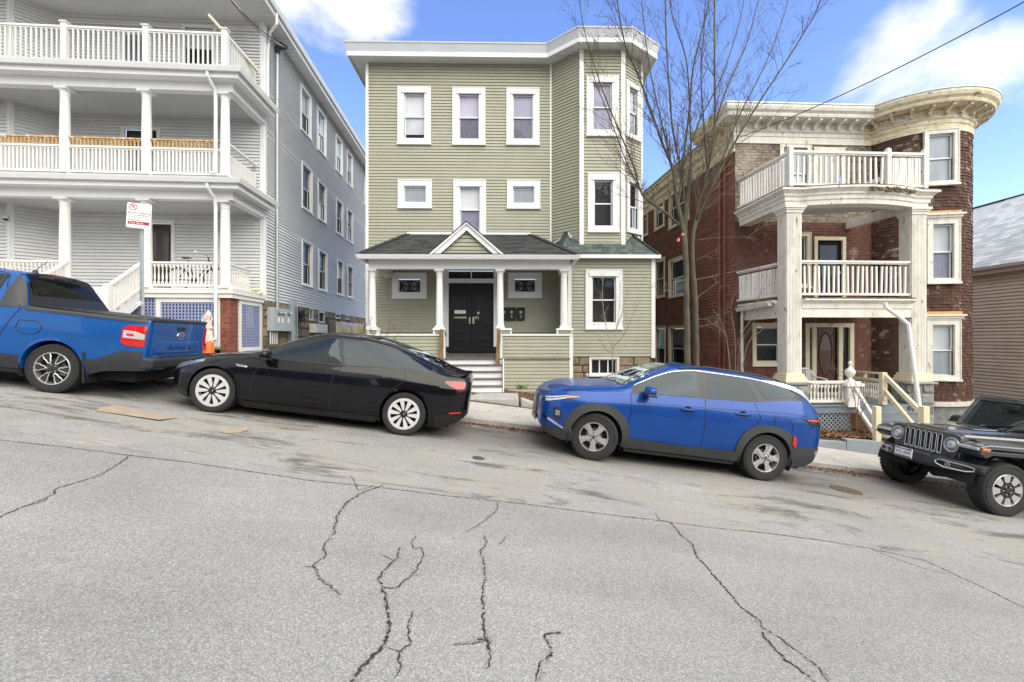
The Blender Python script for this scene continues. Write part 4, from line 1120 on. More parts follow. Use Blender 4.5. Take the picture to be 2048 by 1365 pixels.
for k, (u, v) in enumerate(((l0 + .006, mid - .004), (mid + .004, l1 - .006))):
    b = MB(); GM.box(b, u, v, -.10, -.05, zD + .02, zt0 - .01); d = b.build('door', 'black_door', house)
    H_ = zt0 - zD; wd = v - u
    p0, p1 = u + wd * .22, v - wd * .18
    b = MB(); GM.sheet(b, p0, p1, -.047, zD + H_ * .50, zD + H_ * .80); b.build('pane', 'window_glass', d)
    b = MB(); frame(b, GM, (p0 - .03, zD + H_ * .50 - .03, p1 + .03, zD + H_ * .80 + .03), .03, -.05, -.03); b.build('door_moulding', 'black_door', d)
    for f0, f1 in ((.08, .15), (.21, .28), (.35, .41), (.87, .92)):
        b = MB(); GM.box(b, p0, p1, -.05, -.028, zD + H_ * f0, zD + H_ * f1); b.build('door_panel', 'black_door', d, bevel=.012)
    c = GM.P(mid + (-.05 if k == 0 else .06), -.03, zD + H_ * .415)
    b = MB(); GM.box(b, mid + (-.08 if k == 0 else .03), mid + (-.03 if k == 0 else .10), -.05, -.03, zD + H_ * .36, zD + H_ * .47); b.build('lock_plate', 'brass', d, bevel=.005)
    b = MB(); b.lathe(c, [(.012, .03), (.016, -.01), (.03, -.03), (.028, -.05), (.001, -.06)], 10, 'y'); b.build('door_knob', 'brass', d, smooth=40)
    if k == 0:
        b = MB(); GM.box(b, p0 + .02, p1 - .05, -.044, -.041, zD + H_ * .52, zD + H_ * .575); b.build('notice', 'sign_white', d)
        b = MB(); GM.box(b, p0, p1 - .02, -.05, -.04, zD + H_ * .445, zD + H_ * .475); b.build('letter_slot', 'brass', d)
    else:
        b = MB(); GM.box(b, p0 + .03, p0 + .10, -.044, -.041, zD + H_ * .515, zD + H_ * .55); b.build('notice', 'sign_white', d)
        text('house_number', '41', .16, 'letter_white', d, facing(GM.P(mid + .19, -.028, zD + H_ * .455), (*gt, 0)))
b = MB(); GM.box(b, l0 - .15, l1 + .15, -.12, .06, zD - .17, zD + .015); b.build('threshold', 'black_door', house)
# main wall, ground floor right, bay
aPR = GR.px(1137, 600)[0]; aRR = GR.px(1308, 600)[0]; zSk = GR.px(1200, 516)[1]
wall_sheet(GM, aGL, aGJ, zG0 - .6, zTop, m_holes, house, 'green_vinyl', d=-.002)
wall_sheet(GM, aGJ, aPR + .1, zG0 - .6, zSk + .3, [h for h in m_holes if h[3] < zSk], house, 'green_vinyl', d=-.002)
zB0 = GBf.px(1200, 497)[1]
b0, b1 = GBf.px(1163, 300)[0], GBf.px(1246, 300)[0]
pA = GM.P(aGJ, 0, 0).xy; pB = GBf.P(b0, 0, 0).xy; pC = GBf.P(b1, 0, 0).xy
pD = at(1283, 300, 14.95).xy
GL_ = Wall(pA, pB - pA); lGL = (pB - pA).length; GRt = Wall(pC, pD - pC); lGR = (pD - pC).length
GF_ = Wall(pB, pC - pB); lGF = (pC - pB).length
bh, rh_ = [], []
for q, tp, lw in (((1173, 152.6, 1236.5, 272.6), ('shade_lilac', 0, 1), ('shade_lilac', 0, 1)), ((1175.4, 347.4, 1237.8, 464.7), None, None)):
    r_ = GF_.rect(*q); window(GF_, r_, house, cas=.20, top=tp, low=lw); bh.append(hole(r_))
for q, tp in (((1251.5, 160, 1279.5, 273), ('blind', 0, 1)), ((1252.5, 354, 1281, 464), None)):
    r_ = GRt.rect(*q); r_ = (max(r_[0], .06), r_[1], min(r_[2], lGR - .06), r_[3]); window(GRt, r_, house, cas=.15, top=tp, low=('plastic_sheet', 0, 1) if tp else None); rh_.append(hole(r_))
for w_, l_, h_ in ((GL_, lGL, []), (GF_, lGF, bh), (GRt, lGR, rh_)): wall_sheet(w_, 0, l_, zB0 - .3, zTop + .0, h_, house, 'green_vinyl', d=-.002)
GSd = Wall(pD, (-math.sin(GYW), math.cos(GYW)))
wall_sheet(GSd, 0, 11, zB0 - .5, zTop, [], house, 'green_vinyl', d=-.002)
siding([(GM, aGL + .06, aPR - .02, [h for h in m_holes] )], zG0 + .8, zSk, house, 'green_vinyl', lip=.026)
siding([(GM, aGL + .06, aGJ - .02, [h for h in m_holes] )], zSk, zTop, house, 'green_vinyl', lip=.023)
siding([(GL_, .03, lGL - .03, []), (GF_, .03, lGF - .03, bh), (GRt, .03, lGR, rh_), (GSd, .0, 11, [])], zB0, zTop, house, 'green_vinyl', lip=.023)
r1 = GR.rect(1171, 539.6, 1244.5, 658.6); window(GR, r1, house, cas=.20, top=None, low=None)
GRs = Wall(GR.P(aRR, 0, 0).xy, (-math.sin(GYW), math.cos(GYW)))
GRi = Wall(GM.P(aPR, 0, 0).xy, gn)                             # short return inside the porch, faces left
gz1 = GR.px(1200, 713)[1]
wall_sheet(GR, aPR, aRR, gz1 - .02, zSk, [hole(r1)], house, 'green_vinyl', d=-.002)
wall_sheet(GRs, 0, 12, gz1 - .02, zSk, [], house, 'green_vinyl', d=-.002)
wall_sheet(Wall(GR.P(aPR, 0, 0).xy, (-math.sin(GYW), math.cos(GYW))), 0, .95, gz1, zSk, [], house, 'green_vinyl', d=-.10)
siding([(GR, aPR + .08, aRR - .08, [hole(r1)]), (GRs, 0.05, 12, [])], gz1, zSk, house, 'green_vinyl', lip=.026)
siding([(Wall(GM.P(aPR, -.0, 0).xy, gn), 0.02, .90, [])], gz1 + .8, zSk, house, 'green_vinyl')
mb = MB()                                                      # corner boards
GM.box(mb, aGL - .02, aGL + .07, -.02, .032, zG0 + .3, zTop); GM.box(mb, aGJ - .035, aGJ + .02, -.01, .034, zB0, zTop)
GF_.box(mb, -.065, .065, -.03, .036, zB0 - .12, zTop); GF_.box(mb, lGF - .065, lGF + .065, -.03, .036, zB0 - .12, zTop); GRt.box(mb, lGR - .05, lGR + .03, -.02, .035, zB0 - .1, zTop)
GR.box(mb, aRR - .09, aRR + .03, -.06, .036, gz1 - .05, zSk); GR.box(mb, aPR - .03, aPR + .09, -.06, .036, gz1, zSk)
GM.box(mb, aPR - .12, aPR - .04, -.01, .04, gz1 + .8, zSk - .6)
build_each(mb, 'corner_board', 'white_trim', house)
mb = MB(); GF_.box(mb, -.03, lGF + .03, .0, .045, zB0 - .05, zB0 + .01); mb.build('bay_skirt_board', 'white_trim', house)
# the eave: fascia flares out, grooved soffit
ov = .43
def eave_path(z):
    pl = [GM.P(aGL - .32, 12, 0) * 0 + GM.P(aGL - .05, -8, 0), GM.P(aGL - .05, 0, 0), GM.P(aGJ, 0, 0), Vector((*pB, 0)), Vector((*pC, 0)), Vector((*pD, 0)), GSd.P(11, 0, 0)]
    return [Vector((p.x, p.y, z)) for p in pl]
ep = eave_path(zTop)
mb = MB(); sweep(mb, ep, [(-.05, -.002), (ov, -.002), (ov, .035), (-.05, .035)]); sf = mb.build('soffit', 'soffit_white', house)
mb = MB()
for w_, a_, b_ in ((GM, aGL - .3, aGJ - .15), (GL_, .05, lGL), (GF_, 0, lGF), (GRt, 0, lGR)):
    a = a_
    while a < b_: w_.box(mb, a, a + .012, .02, ov - .02, zTop - .008, zTop + .001); a += .105
mb.build('soffit_groove', 'fascia_grey', house)['kind'] = 'stuff'
mb = MB(); sweep(mb, ep, [(ov - .02, -.03), (ov + .015, -.03), (ov + .02, .10), (ov - .02, .10)]); mb.build('fascia_board', 'white_trim', house)
mb = MB(); sweep(mb, ep, [(ov - .04, .09), (ov + .0, .09), (ov + .075, .36), (ov - .04, .36)]); mb.build('fascia_metal', 'fascia_grey', house)
mb = MB(); sweep(mb, ep, [(ov - .1, .355), (ov + .09, .355), (ov + .10, .395), (ov - .1, .40)]); mb.build('drip_edge', 'soffit_white', house)
mb = MB(); rp = eave_path(zTop); mb.prism([(p.x, p.y, zTop + .03) for p in rp], (0, 0, .33)); mb.build('roof', 'membrane', house)
# skirt roof over the ground floor wall
s_ = 1.12; eo = .22
ze = zSk + .04
def sk(a, d):                                                  # a point of the skirt roof plane: d metres out from the main wall
    return GM.P(a, d, ze + (.95 + eo - d) * s_)
aS0, aS1 = aPR - .5, GR.px(1316, 516)[0]
mb = MB()
bl = GM.px(1102, 300)[0]
apx = GM.px(1139, 470)[0] - .15
mb.poly([sk(aS0, .95 + eo), sk(aS1, .95 + eo), sk(aS1 - .65, .52), sk(aPR + .0, .38)]); mb.build('skirt_roof', 'shingle_green', house)
d0_ = sk(aS0, .95 + eo); d1_ = sk(aS1, .95 + eo); upv = sk(0, 0) - sk(0, 1)
def sk_lim(f):
    L_ = (d1_ - d0_).length; y = f * .66
    lo = .05 + f * .62; hi = L_ - f * .62
    return (lo, hi)
shingle_field(house, d0_, d1_, upv, 7, .135, .17, 'shingle_green', sk_lim, seed=3, dw=(.7, 1.4))
mb = MB(); GR.box(mb, aPR - .2, aRR + .12, .0, eo, zSk - .03, zSk + .0); GR.box(mb, aPR - .2, aRR + .14, eo, eo + .02, zSk - .05, zSk + .06); mb.build('skirt_eave', 'white_trim', house)
mb = MB(); mb.bar(sk(aS1 - .02, 1.16) + Vector((0, 0, .02)), sk(aS1 - .66, .50) + Vector((0, 0, .02)), .16, .03); mb.bar(sk(aPR - .42, 1.1) + Vector((0, 0, .02)), sk(aPR + .02, .40) + Vector((0, 0, .03)), .16, .03); build_each(mb, 'hip_cap', 'shingle_ridge', house)
mb = MB(); pa_, pz_ = GL_.px(1137, 467); pk = GL_.P(pa_, .03, pz_); cor = Vector((pB.x, pB.y, zB0 - .10)) + Vector((gn.x, gn.y, 0)) * .05
lf_ = GL_.P(GL_.px(1109, 489)[0], .03, GL_.px(1109, 489)[1])
mb.poly([pk, cor, sk(aPR + .1, .95 + eo), sk(aS0 + .1, .95 + eo), lf_]); mb.build('valley_roof', 'shingle_ridge', house); mb = MB()
mb.bar(pk, cor, .035, .05); mb.bar(lf_, pk, .03, .035)
pk2 = GRt.P(lGR * .75, .08, zB0 + .45); mb.bar(pk2, Vector((pC.x + .06, pC.y, zB0 - .1)) + Vector((gn.x, gn.y, 0)) * .06, .03, .05); build_each(mb, 'flashing', 'white_trim', house)
# stone foundation on the right with its cellar window
rb_ = GR.rect(1178.8, 716, 1237.8, 752); rb_ = (rb_[0], rb_[1], rb_[2], gz1 - .03)
fo_ = wall_sheet(GR, aPR, aRR - .03, -.9, gz1 - .02, [hole(rb_, .02)], house, 'mortar_dark', name='foundation', d=-.055, th=.25)
mb = MB(); GRs.box(mb, .1, 12, -.4, -.06, -1.2, gz1 - .02); mb.build('side_foundation', 'stone_brown', house)
stonework(GR.back(-.03), aPR + .05, aRR - .04, gzw(GR, -.1), gz1 - .02, fo_, 'stone_brown', rh=(.20, .34), rw=(.35, .8), seed=9, holes=[hole(rb_, 0)], d=.035)
window(GR.back(-.02), rb_, house, cas=.06, style='basement', crown=False, proud=.03)
# porch: deck, parapet walls with siding, steps, columns, roof with a small gable
zdk = GP.px(940, 717)[1]
pl0, pl1 = GP.px(736, 600)[0], GP.px(1144, 600)[0]
sx0, sx1 = GP.px(889, 700)[0], GP.px(999.5, 700)[0]
mb = MB(); a = sx0 - .2
bd = empty('porch_deck', GP.P(sx0, -1, zdk), parent=None); bd.parent = house; bd.location = GP.P(sx0, -1, zdk) - house.location
a = pl0 + .05
while a < pl1 - .1:
    b = MB(); b.hexa([GP.P(a + .003, .04, zdk - .04), GP.P(a + .127, .04, zdk - .04), GP.P(a + .127, -2.03, zdk + .05), GP.P(a + .003, -2.03, zdk + .05), GP.P(a + .003, .04, zdk), GP.P(a + .127, .04, zdk), GP.P(a + .127, -2.03, zdk + .09), GP.P(a + .003, -2.03, zdk + .09)])
    b.build('deck_board', 'porch_boards', bd); a += .13
def parapet(a0, a1, pier, name='parapet'):
    z0 = min(ground_z(*GP.P(a0, 0, 0).xy), ground_z(*GP.P(a1, 0, 0).xy)) - .1
    zt = GP.px(940, 672)[1]; zp = GP.px(940, 661)[1]
    mb = MB(); GP.box(mb, a0, a1, -.16, 0, z0, zt)
    for p0, p1 in pier: GP.box(mb, p0, p1, -.16, 0, zt, zp)
    o = mb.build(name, 'green_vinyl', house)
    siding([(GP, a0 + .07, a1 - .07, [])], z0, zt, o, 'green_vinyl', lip=.023)
    for p0, p1 in pier: siding([(GP, p0 + .02, p1 - .02, [])], zt, zp, o, 'green_vinyl')
    b = MB(); GP.box(b, a0 - .02, a1 + .02, -.20, .05, zt, zt + .05)
    for p0, p1 in pier:
        GP.box(b, p0 - .03, p1 + .03, -.21, .06, zp, zp + .055); GP.box(b, p0 - .02 if p0 > a0 + .1 else p0, p0 + .025, -.18, .032, zt + .04, zp); GP.box(b, p1 - .025, p1 + .02 if p1 < a1 - .1 else p1, -.18, .032, zt + .04, zp)
    GP.box(b, a1 - .08, a1 + .015, -.17, .034, z0, zt); GP.box(b, a0 - .015, a0 + .06, -.17, .034, z0, zt)
    b.build('cap_trim', 'white_trim', o)
    return zp + .055
ca_ = [GP.px(x, 600)[0] for x in (743, 878.2, 1000.2, 1128.6)]
zcb = parapet(pl0, sx0 - .0, [(pl0, pl0 + .28), (sx0 - .30, sx0)])
parapet(sx1 + .02, pl1, [(sx1 + .02, sx1 + .32), (pl1 - .42, pl1)])
zbm = GP.px(940, 538.5)[1]
for a in ca_:
    p = GP.P(a, -.09, 0); column(house, (p.x, p.y, zcb), zbm, .105, 'white_trim')
GPs = Wall(GP.P(pl1, -.0, 0).xy, (-math.sin(GYW), math.cos(GYW)))
mb = MB(); GPs.box(mb, .0, 1.1, -.16, -.001, -.8, GP.px(940, 672)[1]); mb.build('parapet_return', 'green_vinyl', house)
mb = MB(); GPs.box(mb, 0, .06, -.17, .03, -.8, GP.px(940, 672)[1]); mb.build('corner_post', 'white_trim', house)
# beam, gutter, ceiling
zgt = GP.px(940, 512)[1]
mb = MB(); GP.box(mb, pl0 + .02, pl1 - .05, -.20, .02, zbm, zbm + .30); GP.box(mb, pl0 + .02, pl0 + .2, -2.03, -.2, zbm, zbm + .30); GP.box(mb, pl1 - .25, pl1 - .05, -1.2, -.2, zbm, zbm + .30); mb.build('beam', 'white_trim', house)
mb = MB(); GP.box(mb, pl0 + .1, pl1 - .2, -2.03, -.1, zbm + .31, zbm + .34); mb.build('porch_ceiling', 'soffit_white', house)
zed = 4.03; epl = [GP.P(pl0 - .10, -2.0, zed), GP.P(pl0 - .10, .28, zed), GP.P(pl1 + .06, .28, zed), GP.P(pl1 + .06, -.9, zed)]
mb = MB(); GP.box(mb, pl0 - .10, pl1 + .06, -.2, .27, zbm + .30, zbm + .34); mb.build('porch_soffit', 'white_trim', house)
mb = MB(); sweep(mb, epl, [(-.03, -.12), (.0, -.12), (.0, .03), (-.03, .03)]); sweep(mb, epl, GUTTER); mb.build('gutter', 'white_trim', house)
# roof planes
gw_t = GM.px(930, 470)[1]
eA, eB = GP.P(pl0 - .16, .36, zed + .0), GP.P(pl1 + .12, .36, zed + .0); tA, tB = GM.P(GM.px(815, 470)[0], .02, gw_t), GM.P(GM.px(1061, 470)[0], .02, gw_t)
mb = MB(); mb.poly([eA, eB, tB, tA]); mb.poly([eA, tA, GP.P(pl0 - .16, -2.02, zed)]); mb.poly([eB, GP.P(pl1 + .12, -2.02, zed), tB]); mb.build('porch_roof', 'shingle_dark', house)
slope_v = (tA - eA); slope_v -= Vector((*gt, 0)) * slope_v.dot(Vector((*gt, 0)))
SLn = slope_v.length; LL = (eB - eA).length; la_ = (tA - eA).dot(Vector((*gt, 0))); lb_ = LL - (tB - eA).dot(Vector((*gt, 0)))
shingle_field(house, eA, eB, slope_v, 14, SLn / 14, .36, 'shingle_dark', lambda f: (la_ * f + .06, LL - lb_ * f - .06), seed=6)
for e_, t_ in ((eA, tA), (eB, tB)):
    for k in range(11):
        p, q = e_.lerp(t_, k / 11), e_.lerp(t_, (k + 1.25) / 11); mb = MB(); mb.bar(p + Vector((0, 0, .03)), q + Vector((0, 0, .018)), .24, .012); mb.build('ridge_cap', 'shingle_ridge', house)
mb = MB(); mb.bar(tA + Vector((0, -.03, .03)), tB + Vector((0, -.03, .03)), .05, .07); mb.build('roof_flashing', 'white_trim', house)
# small gable over the steps
ga, gb, gc = GP.px(861, 508)[0], GP.px(1009, 508)[0], GP.px(936, 449.5)
gx = (ga + gb) / 2; zr = gc[1] - .02; zl = zed + .02
for nm, sgn in (('l', -1), ('r', 1)):
    xe = ga if sgn < 0 else gb
    mb = MB(); mb.prism([GP.P(xe, .33, zl), GP.P(gx, .33, zr), GP.P(gx, .33, zr - .22), GP.P(xe - sgn * .30, .33, zl)], Vector((*(gn * -.05), 0))); mb.build('rake_board', 'white_trim', house)
    mb = MB(); mb.prism([GP.P(xe, .40, zl + .02), GP.P(gx, .40, zr + .03), GP.P(gx, .40, zr), GP.P(xe, .40, zl)], Vector((*(gn * -2.2), 0))); mb.build('gable_roof', 'shingle_dark', house)
    mb = MB(); mb.prism([GP.P(xe - sgn * .02, .385, zl + .0), GP.P(gx, .385, zr + .0), GP.P(gx, .385, zr - .05), GP.P(xe - sgn * .1, .385, zl)], Vector((*(gn * -.05), 0))); mb.build('rake_moulding', 'white_trim', house)
mb = MB(); mb.poly([GP.P(ga + .28, .20, zl), GP.P(gb - .28, .20, zl), GP.P(gx, .20, zr - .2)]); gbw = mb.build('gable_wall', 'green_vinyl', house)
def gtop(w, a0, a1, z):
    f = max(0, min(1, (z - zl) / (zr - .2 - zl))); return (ga + .28 + (gx - ga - .28) * f, gb - .28 - (gb - .28 - gx) * f)
siding([(GP.back(.205), ga + .28, gb - .28, [])], zl + .03, zr - .2, gbw, 'green_vinyl', top=gtop)
# steps
stg = empty('porch_steps', GP.P((sx0 + sx1) / 2, .6, .3), parent=None); stg.parent = house; stg.location = GP.P((sx0 + sx1) / 2, .6, .3) - house.location
nr = 5; zbot = GP.back(1.1).px(960, 785)[1]; rs = (zdk - zbot) / nr; rn = .275
for k in range(nr):
    zt = zdk - k * rs; d_ = .04 + k * rn
    b = MB(); GP.box(b, sx0 - .12 * (k > 0), sx1 + .02 + .05 * (k > 0), d_ - .02, d_, zt - rs, zt - .035); b.build('riser', 'white_trim', stg)
    if k: b = MB(); GP.box(b, sx0 - .12, sx1 + .07, d_ - rn - .0, d_ + .03, zt - .035, zt); b.build('tread', 'porch_boards', stg)
b = MB(); GP.box(b, sx0, sx1 + .02, .0, .075, zdk - .04, zdk - .001); b.build('nosing', 'porch_boards', stg)
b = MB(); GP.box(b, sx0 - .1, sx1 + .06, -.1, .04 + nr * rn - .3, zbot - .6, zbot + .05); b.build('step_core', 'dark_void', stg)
b = MB(); b.prism([GP.P(sx1 + .09, .0, zdk), GP.P(sx1 + .09, .0, zbot), GP.P(sx1 + .09, .04 + 4 * rn, zbot), GP.P(sx1 + .09, .04 + 4 * rn, zbot + rs), GP.P(sx1 + .09, .35, zdk - .1)], Vector((*(Vector(gt) * .03), 0))); b.build('stringer', 'white_trim', stg)
# rotted stumps of the old handrail posts
for i, (q0, dd) in enumerate((((883.5, 659, 723), .10), ((997, 659, 767), .12))):
    w_ = GP.back(dd); a_, zt_ = w_.px(q0[0], q0[1]); _, zb_ = w_.px(q0[0], q0[2]); mb = MB(); rr_ = random.Random(i + 2)
    pts = []; n = 7
    for k in range(n):
        f = k / (n - 1); pts.append((a_ - .03 * (1 - f) + rr_.uniform(-.008, .008), zb_ - .25 + (zt_ - zb_ + .25) * f, .055 + rr_.uniform(-.012, .012)))
    for (u0, v0, h0), (u1, v1, h1) in zip(pts, pts[1:]):
        mb.hexa([w_.P(u0 - h0, .05, v0), w_.P(u0 + h0, .05, v0), w_.P(u0 + h0, -.04, v0), w_.P(u0 - h0, -.04, v0), w_.P(u1 - h1, .05, v1), w_.P(u1 + h1, .05, v1), w_.P(u1 + h1, -.04, v1), w_.P(u1 - h1, -.04, v1)])
    o = mb.build('wooden_post', 'old_wood', None); tag(o, ['rotten brown wooden post beside the porch steps, nearer the black sedan', 'long rotten brown wooden post against the pier between steps and parapet'][i], 'post', 'rotten handrail posts')
# mailboxes on the wall
for k, x in enumerate((1008, 1023, 1041.5)):
    r_ = GM.rect(x - 8, 615, x + 8, 641); c = GM.P((r_[0] + r_[2]) / 2, .06, r_[1])
    e = empty('mailbox', c, ['black mailbox half hidden behind porch column', 'middle black wall mailbox with oval badge, between its two neighbours', 'black wall mailbox farthest from the door, below leaded window'][k], 'mailbox', 'mailboxes by the door')
    b = MB(); b.prism([GM.P(r_[0], 0.02, r_[1]), GM.P(r_[0], .12, r_[1]), GM.P(r_[0], .15, r_[3] - .08), GM.P(r_[0], .02, r_[3])], Vector((*(Vector(gt) * (r_[2] - r_[0])), 0))); b.build('body', 'black_plastic', e, bevel=.008)
    b = MB(); GM.box(b, r_[0] - .006, r_[2] + .006, .02, .165, r_[3] - .09, r_[3] - .06); b.build('lid', 'black_plastic', e, bevel=.006)
    b = MB(); b.lathe(GM.P((r_[0] + r_[2]) / 2, .135, r_[3] - .17), [(.001, -.02), (.045, -.02), (.05, 0)], 14, 'y'); b.build('badge', 'brass', e)
    if k: text('number', str(k + 1), .11, 'letter_white', e, facing(GM.P((r_[0] + r_[2]) / 2, .155, r_[1] + .12), (*gt, 0)))
b = MB(); GP.box(b, sx0 + .02, sx0 + .05, -.02, .02, zdk + .62, zdk + .74); b.build('doorbell', 'black_plastic', house)
b = MB(); p = GRi.P(.45, .05, 3.5) if False else GM.P(aPR - .06, .5, 1.95); b.lathe(p, [(.03, -.06), (.05, 0), (.045, .08), (.001, .1)], 8); b.build('porch_meter', 'meter_grey', house)
# concrete blocks at the foot of the steps
for i, (p0, p1, zt_, lab) in enumerate((((880, 792), (1037, 800), .0, 'long pale concrete block below the white porch steps'), ((1041, 800), (1075, 806), -.02, 'short rough concrete block beside the mulch bed and blue crossover'))):
    x0, x1 = at(p0[0], p0[1], 11.3).x, at(p1[0], p1[1], 11.0).x
    mb = MB(); y0, y1 = 10.78, 11.88 if i == 0 else 11.1
    zA, zB = zbot - .012, (zbot - .012 if i == 0 else zbot - .15)
    mb.hexa([(x0, y0, road_z(x0, y0) - .2), (x1, y0, road_z(x1, y0) - .2), (x1, y1, road_z(x1, y1) - .2), (x0, y1, road_z(x0, y1) - .2), (x0, y0, zA), (x1, y0, zB), (x1, y1, zB), (x0, y1, zA)])
    o = mb.build('concrete_block', 'concrete_grey', None, bevel=.03); tag(o, lab, 'block')
# ================================================================== brown shingled house on the right
BYW = R(2.8); bt = Vector((math.cos(BYW), math.sin(BYW))); bn_ = Vector((bt.y, -bt.x)); bk = -bn_
BC = at(1470, 500, 14.2)
BW = Wall((BC.x, BC.y), bt)                                    # front wall behind the balconies
BLEN = 12.0
SPL = R(5.0); bs = Vector((-math.sin(SPL), math.cos(SPL)))      # the side wall is not quite square to the front
BS = Wall(Vector((BC.x, BC.y)) + bs * BLEN, -bs)                # side wall: a runs from the back to the front corner
bh_ = empty('brown_house', (BC.x, BC.y, -.7), 'weathered brown shingled three-storey house with round bay and peeling balconies', 'house')
zW0, zFr, zEv = -.35, BW.px(1600, 290)[1], BW.back(.55).px(1600, 207)[1]
# side wall
sw = []
for q in ((1311, 379, 1330.3, 452.5), (1340.2, 349, 1379.8, 439), (1311, 512.7, 1331.4, 594), (1339.6, 507, 1376, 590), (1311.6, 652.3, 1332.5, 742), (1339.6, 651, 1376, 745), (1285, 395, 1297, 470)):
    r_ = BS.rect(*q, near='r'); window(BS, r_, bh_, trim='cream_clean', cas=.11, crown=False, top=('plastic_sheet', .2, 1) if q[1] > 600 else None, proud=.05); sw.append(hole(r_))
wall_sheet(BS, 0, BLEN, zW0 - .1, zFr - .3, sw, bh_, 'brown_board', d=-.002)
siding([(BS, 0, BLEN - .03, sw)], zW0, zFr - .02, bh_, 'brown_board', expo=.100, lip=.036)
mb = MB(); BS.box(mb, 0, BLEN, -.3, -.02, -2.2, zW0); fb_ = mb.build('foundation', 'stone_grey', bh_)
# front wall openings
zd3, zd2, zd1 = 5.65, 2.76, -.05
f3a = BW.rect(1558.7, 286.6, 1621.3, 378); f3b = BW.rect(1626.8, 292, 1689.5, 378); f3a = (f3a[0], zd3 + .35, f3a[2], f3a[3] - .02); f3b = (f3b[0], zd3 + .02, f3b[2], f3b[3] - .05)
f2d = BW.rect(1627.5, 474, 1690.4, 600); f2d = (f2d[0], zd2 + .02, f2d[2], f2d[3]); f2w = BW.rect(1560, 465, 1620, 576)
f1d = BW.rect(1609.2, 646.8, 1705.6, 800); f1d = (f1d[0], zd1 + .02, f1d[2], f1d[3]); f1w = BW.rect(1504, 646.8, 1566, 732)
fh = [hole(q, .0) for q in (f3b, f2d, f1d)] + [hole(q) for q in (f3a, f2w, f1w)]
window(BW, f3a, bh_, trim='weathered_trim', cas=.12, top=('plastic_sheet', 0, 1), low=('plastic_sheet', .3, 1), crown=False)
window(BW, f2w, bh_, trim='cream_clean', cas=.12, crown=False, proud=.05); window(BW, f1w, bh_, trim='cream_clean', cas=.12, crown=False, proud=.05, low=('curtain_dim', 0, .1))
door(BW, f3b, bh_, 'weathered_trim', 'weathered_trim'); door(BW, f2d, bh_, 'dark_void', 'cream_clean', glazed=True)
# entrance with sidelights and an oval light
a0, z0, a1, z1 = f1d; mb = MB(); frame(mb, BW, f1d, .13, -.02, .06, tb=.03)
u0, u1 = BW.px(1631, 700)[0], BW.px(1675.6, 700)[0]
BW.box(mb, u0 - .13, u0, -.02, .05, z0, z1 - .12); BW.box(mb, u1, u1 + .13, -.02, .05, z0, z1 - .12); en = mb.build('door_frame', 'cream_clean', bh_)
for u, v in ((a0 + .13, u0 - .13), (u1 + .13, a1 - .13)):
    b = MB(); BW.box(b, u, v, -.06, -.05, z0 + .05, z1 - .13); b.build('sidelight_pane', 'window_glass', en)
b = MB(); BW.box(b, a0 + .1, a1 - .1, -.5, -.45, z0, z1); b.build('hallway', 'interior', en)
b = MB(); BW.box(b, u0 + .005, u1 - .005, -.10, -.05, z0 + .02, z1 - .14); dd_ = b.build('door', 'brown_door', bh_)
cu, cz_, ru, rz_ = (u0 + u1) / 2, z0 + (z1 - z0) * .56, (u1 - u0) * .29, (z1 - z0) * .30
b = MB(); n = 28; ring = []
for k in range(n):
    p = 2 * math.pi * k / n; ring.append(BW.P(cu + ru * math.cos(p), -.044, cz_ + rz_ * math.sin(p)))
b.poly(ring); b.build('oval_pane', 'window_glass', dd_)
b = MB(); b.tube(ring + [ring[0]], .018, 6, cap=False); b.build('oval_moulding', 'brown_door', dd_)
b = MB()
for sx in (-1, 1):
    for sz in (-1, 1): b.bar(BW.P(cu + sx * ru * .8, -.048, cz_ + sz * rz_ * .75), BW.P(cu + sx * ru * 1.3, -.048, cz_ + sz * rz_ * 1.06), .02, .012)
b.build('door_moulding', 'brown_door', dd_)
text('house_number', '37', .14, 'ink_black', en, facing(BW.P((a0 + a1) / 2 + .02, .063, z1 - .065), (*bt, 0)))
# plan of the front: wall, then the round bay
Cb = Vector((12.85, 14.85)); rb = 1.52
jx = 0.0
for k in range(2000):
    p = BW.P(k * .005, 0, 0).xy
    if (p - Cb).length < rb: jx = k * .005; break
def bay_pt(th, r=None): return Cb + Vector((math.sin(th), -math.cos(th))) * (rb if r is None else r)
pj = BW.P(jx, 0, 0).xy; thj = math.atan2((pj - Cb).x, -(pj - Cb).y)
thE = R(100)
wall_sheet(BW, 0, jx, zW0 - 1.2, zFr, fh, bh_, 'shingle_red', d=-.002)
def shingle_patch(posf, length, z0, z1, holes, mat, parent, seed, rowh=.092, curl=.006, skip=0.0, name='wall_shingle'):
    r = random.Random(seed); mb = MB(); rows = int(round((z1 - z0) / rowh)); e = (z1 - z0) / rows
    for k in range(rows):
        b, t = z0 + k * e, z0 + (k + 1) * e; a = -r.uniform(0, .1)
        while a < length:
            wd = r.uniform(.075, .145); u, v = max(0, a), min(length, a + wd); a += wd
            if v - u < .012 or r.random() < skip: continue
            mid_ = (u + v) / 2
            if any(h[0] < mid_ < h[2] and h[1] < (b + t) / 2 < h[3] for h in holes): continue
            bb = b + r.uniform(-.008, .006); do = .014 + r.uniform(-.003, curl); g = .0025
            A, B = posf(u + g, do, bb), posf(v - g, do + r.uniform(-.002, .003), bb); C, D = posf(v - g, .004, t + .01), posf(u + g, .004, t + .01)
            A0, B0 = posf(u + g, .0, bb + .002), posf(v - g, .0, bb + .002)
            mb.add([A, B, C, D, A0, B0], [(0, 1, 2, 3), (4, 5, 1, 0), (4, 0, 3), (1, 5, 2)])
    o = mb.build(name, mat, parent); o['kind'] = 'stuff'
    return o
WP = lambda a, d, z: BW.P(a, d, z)
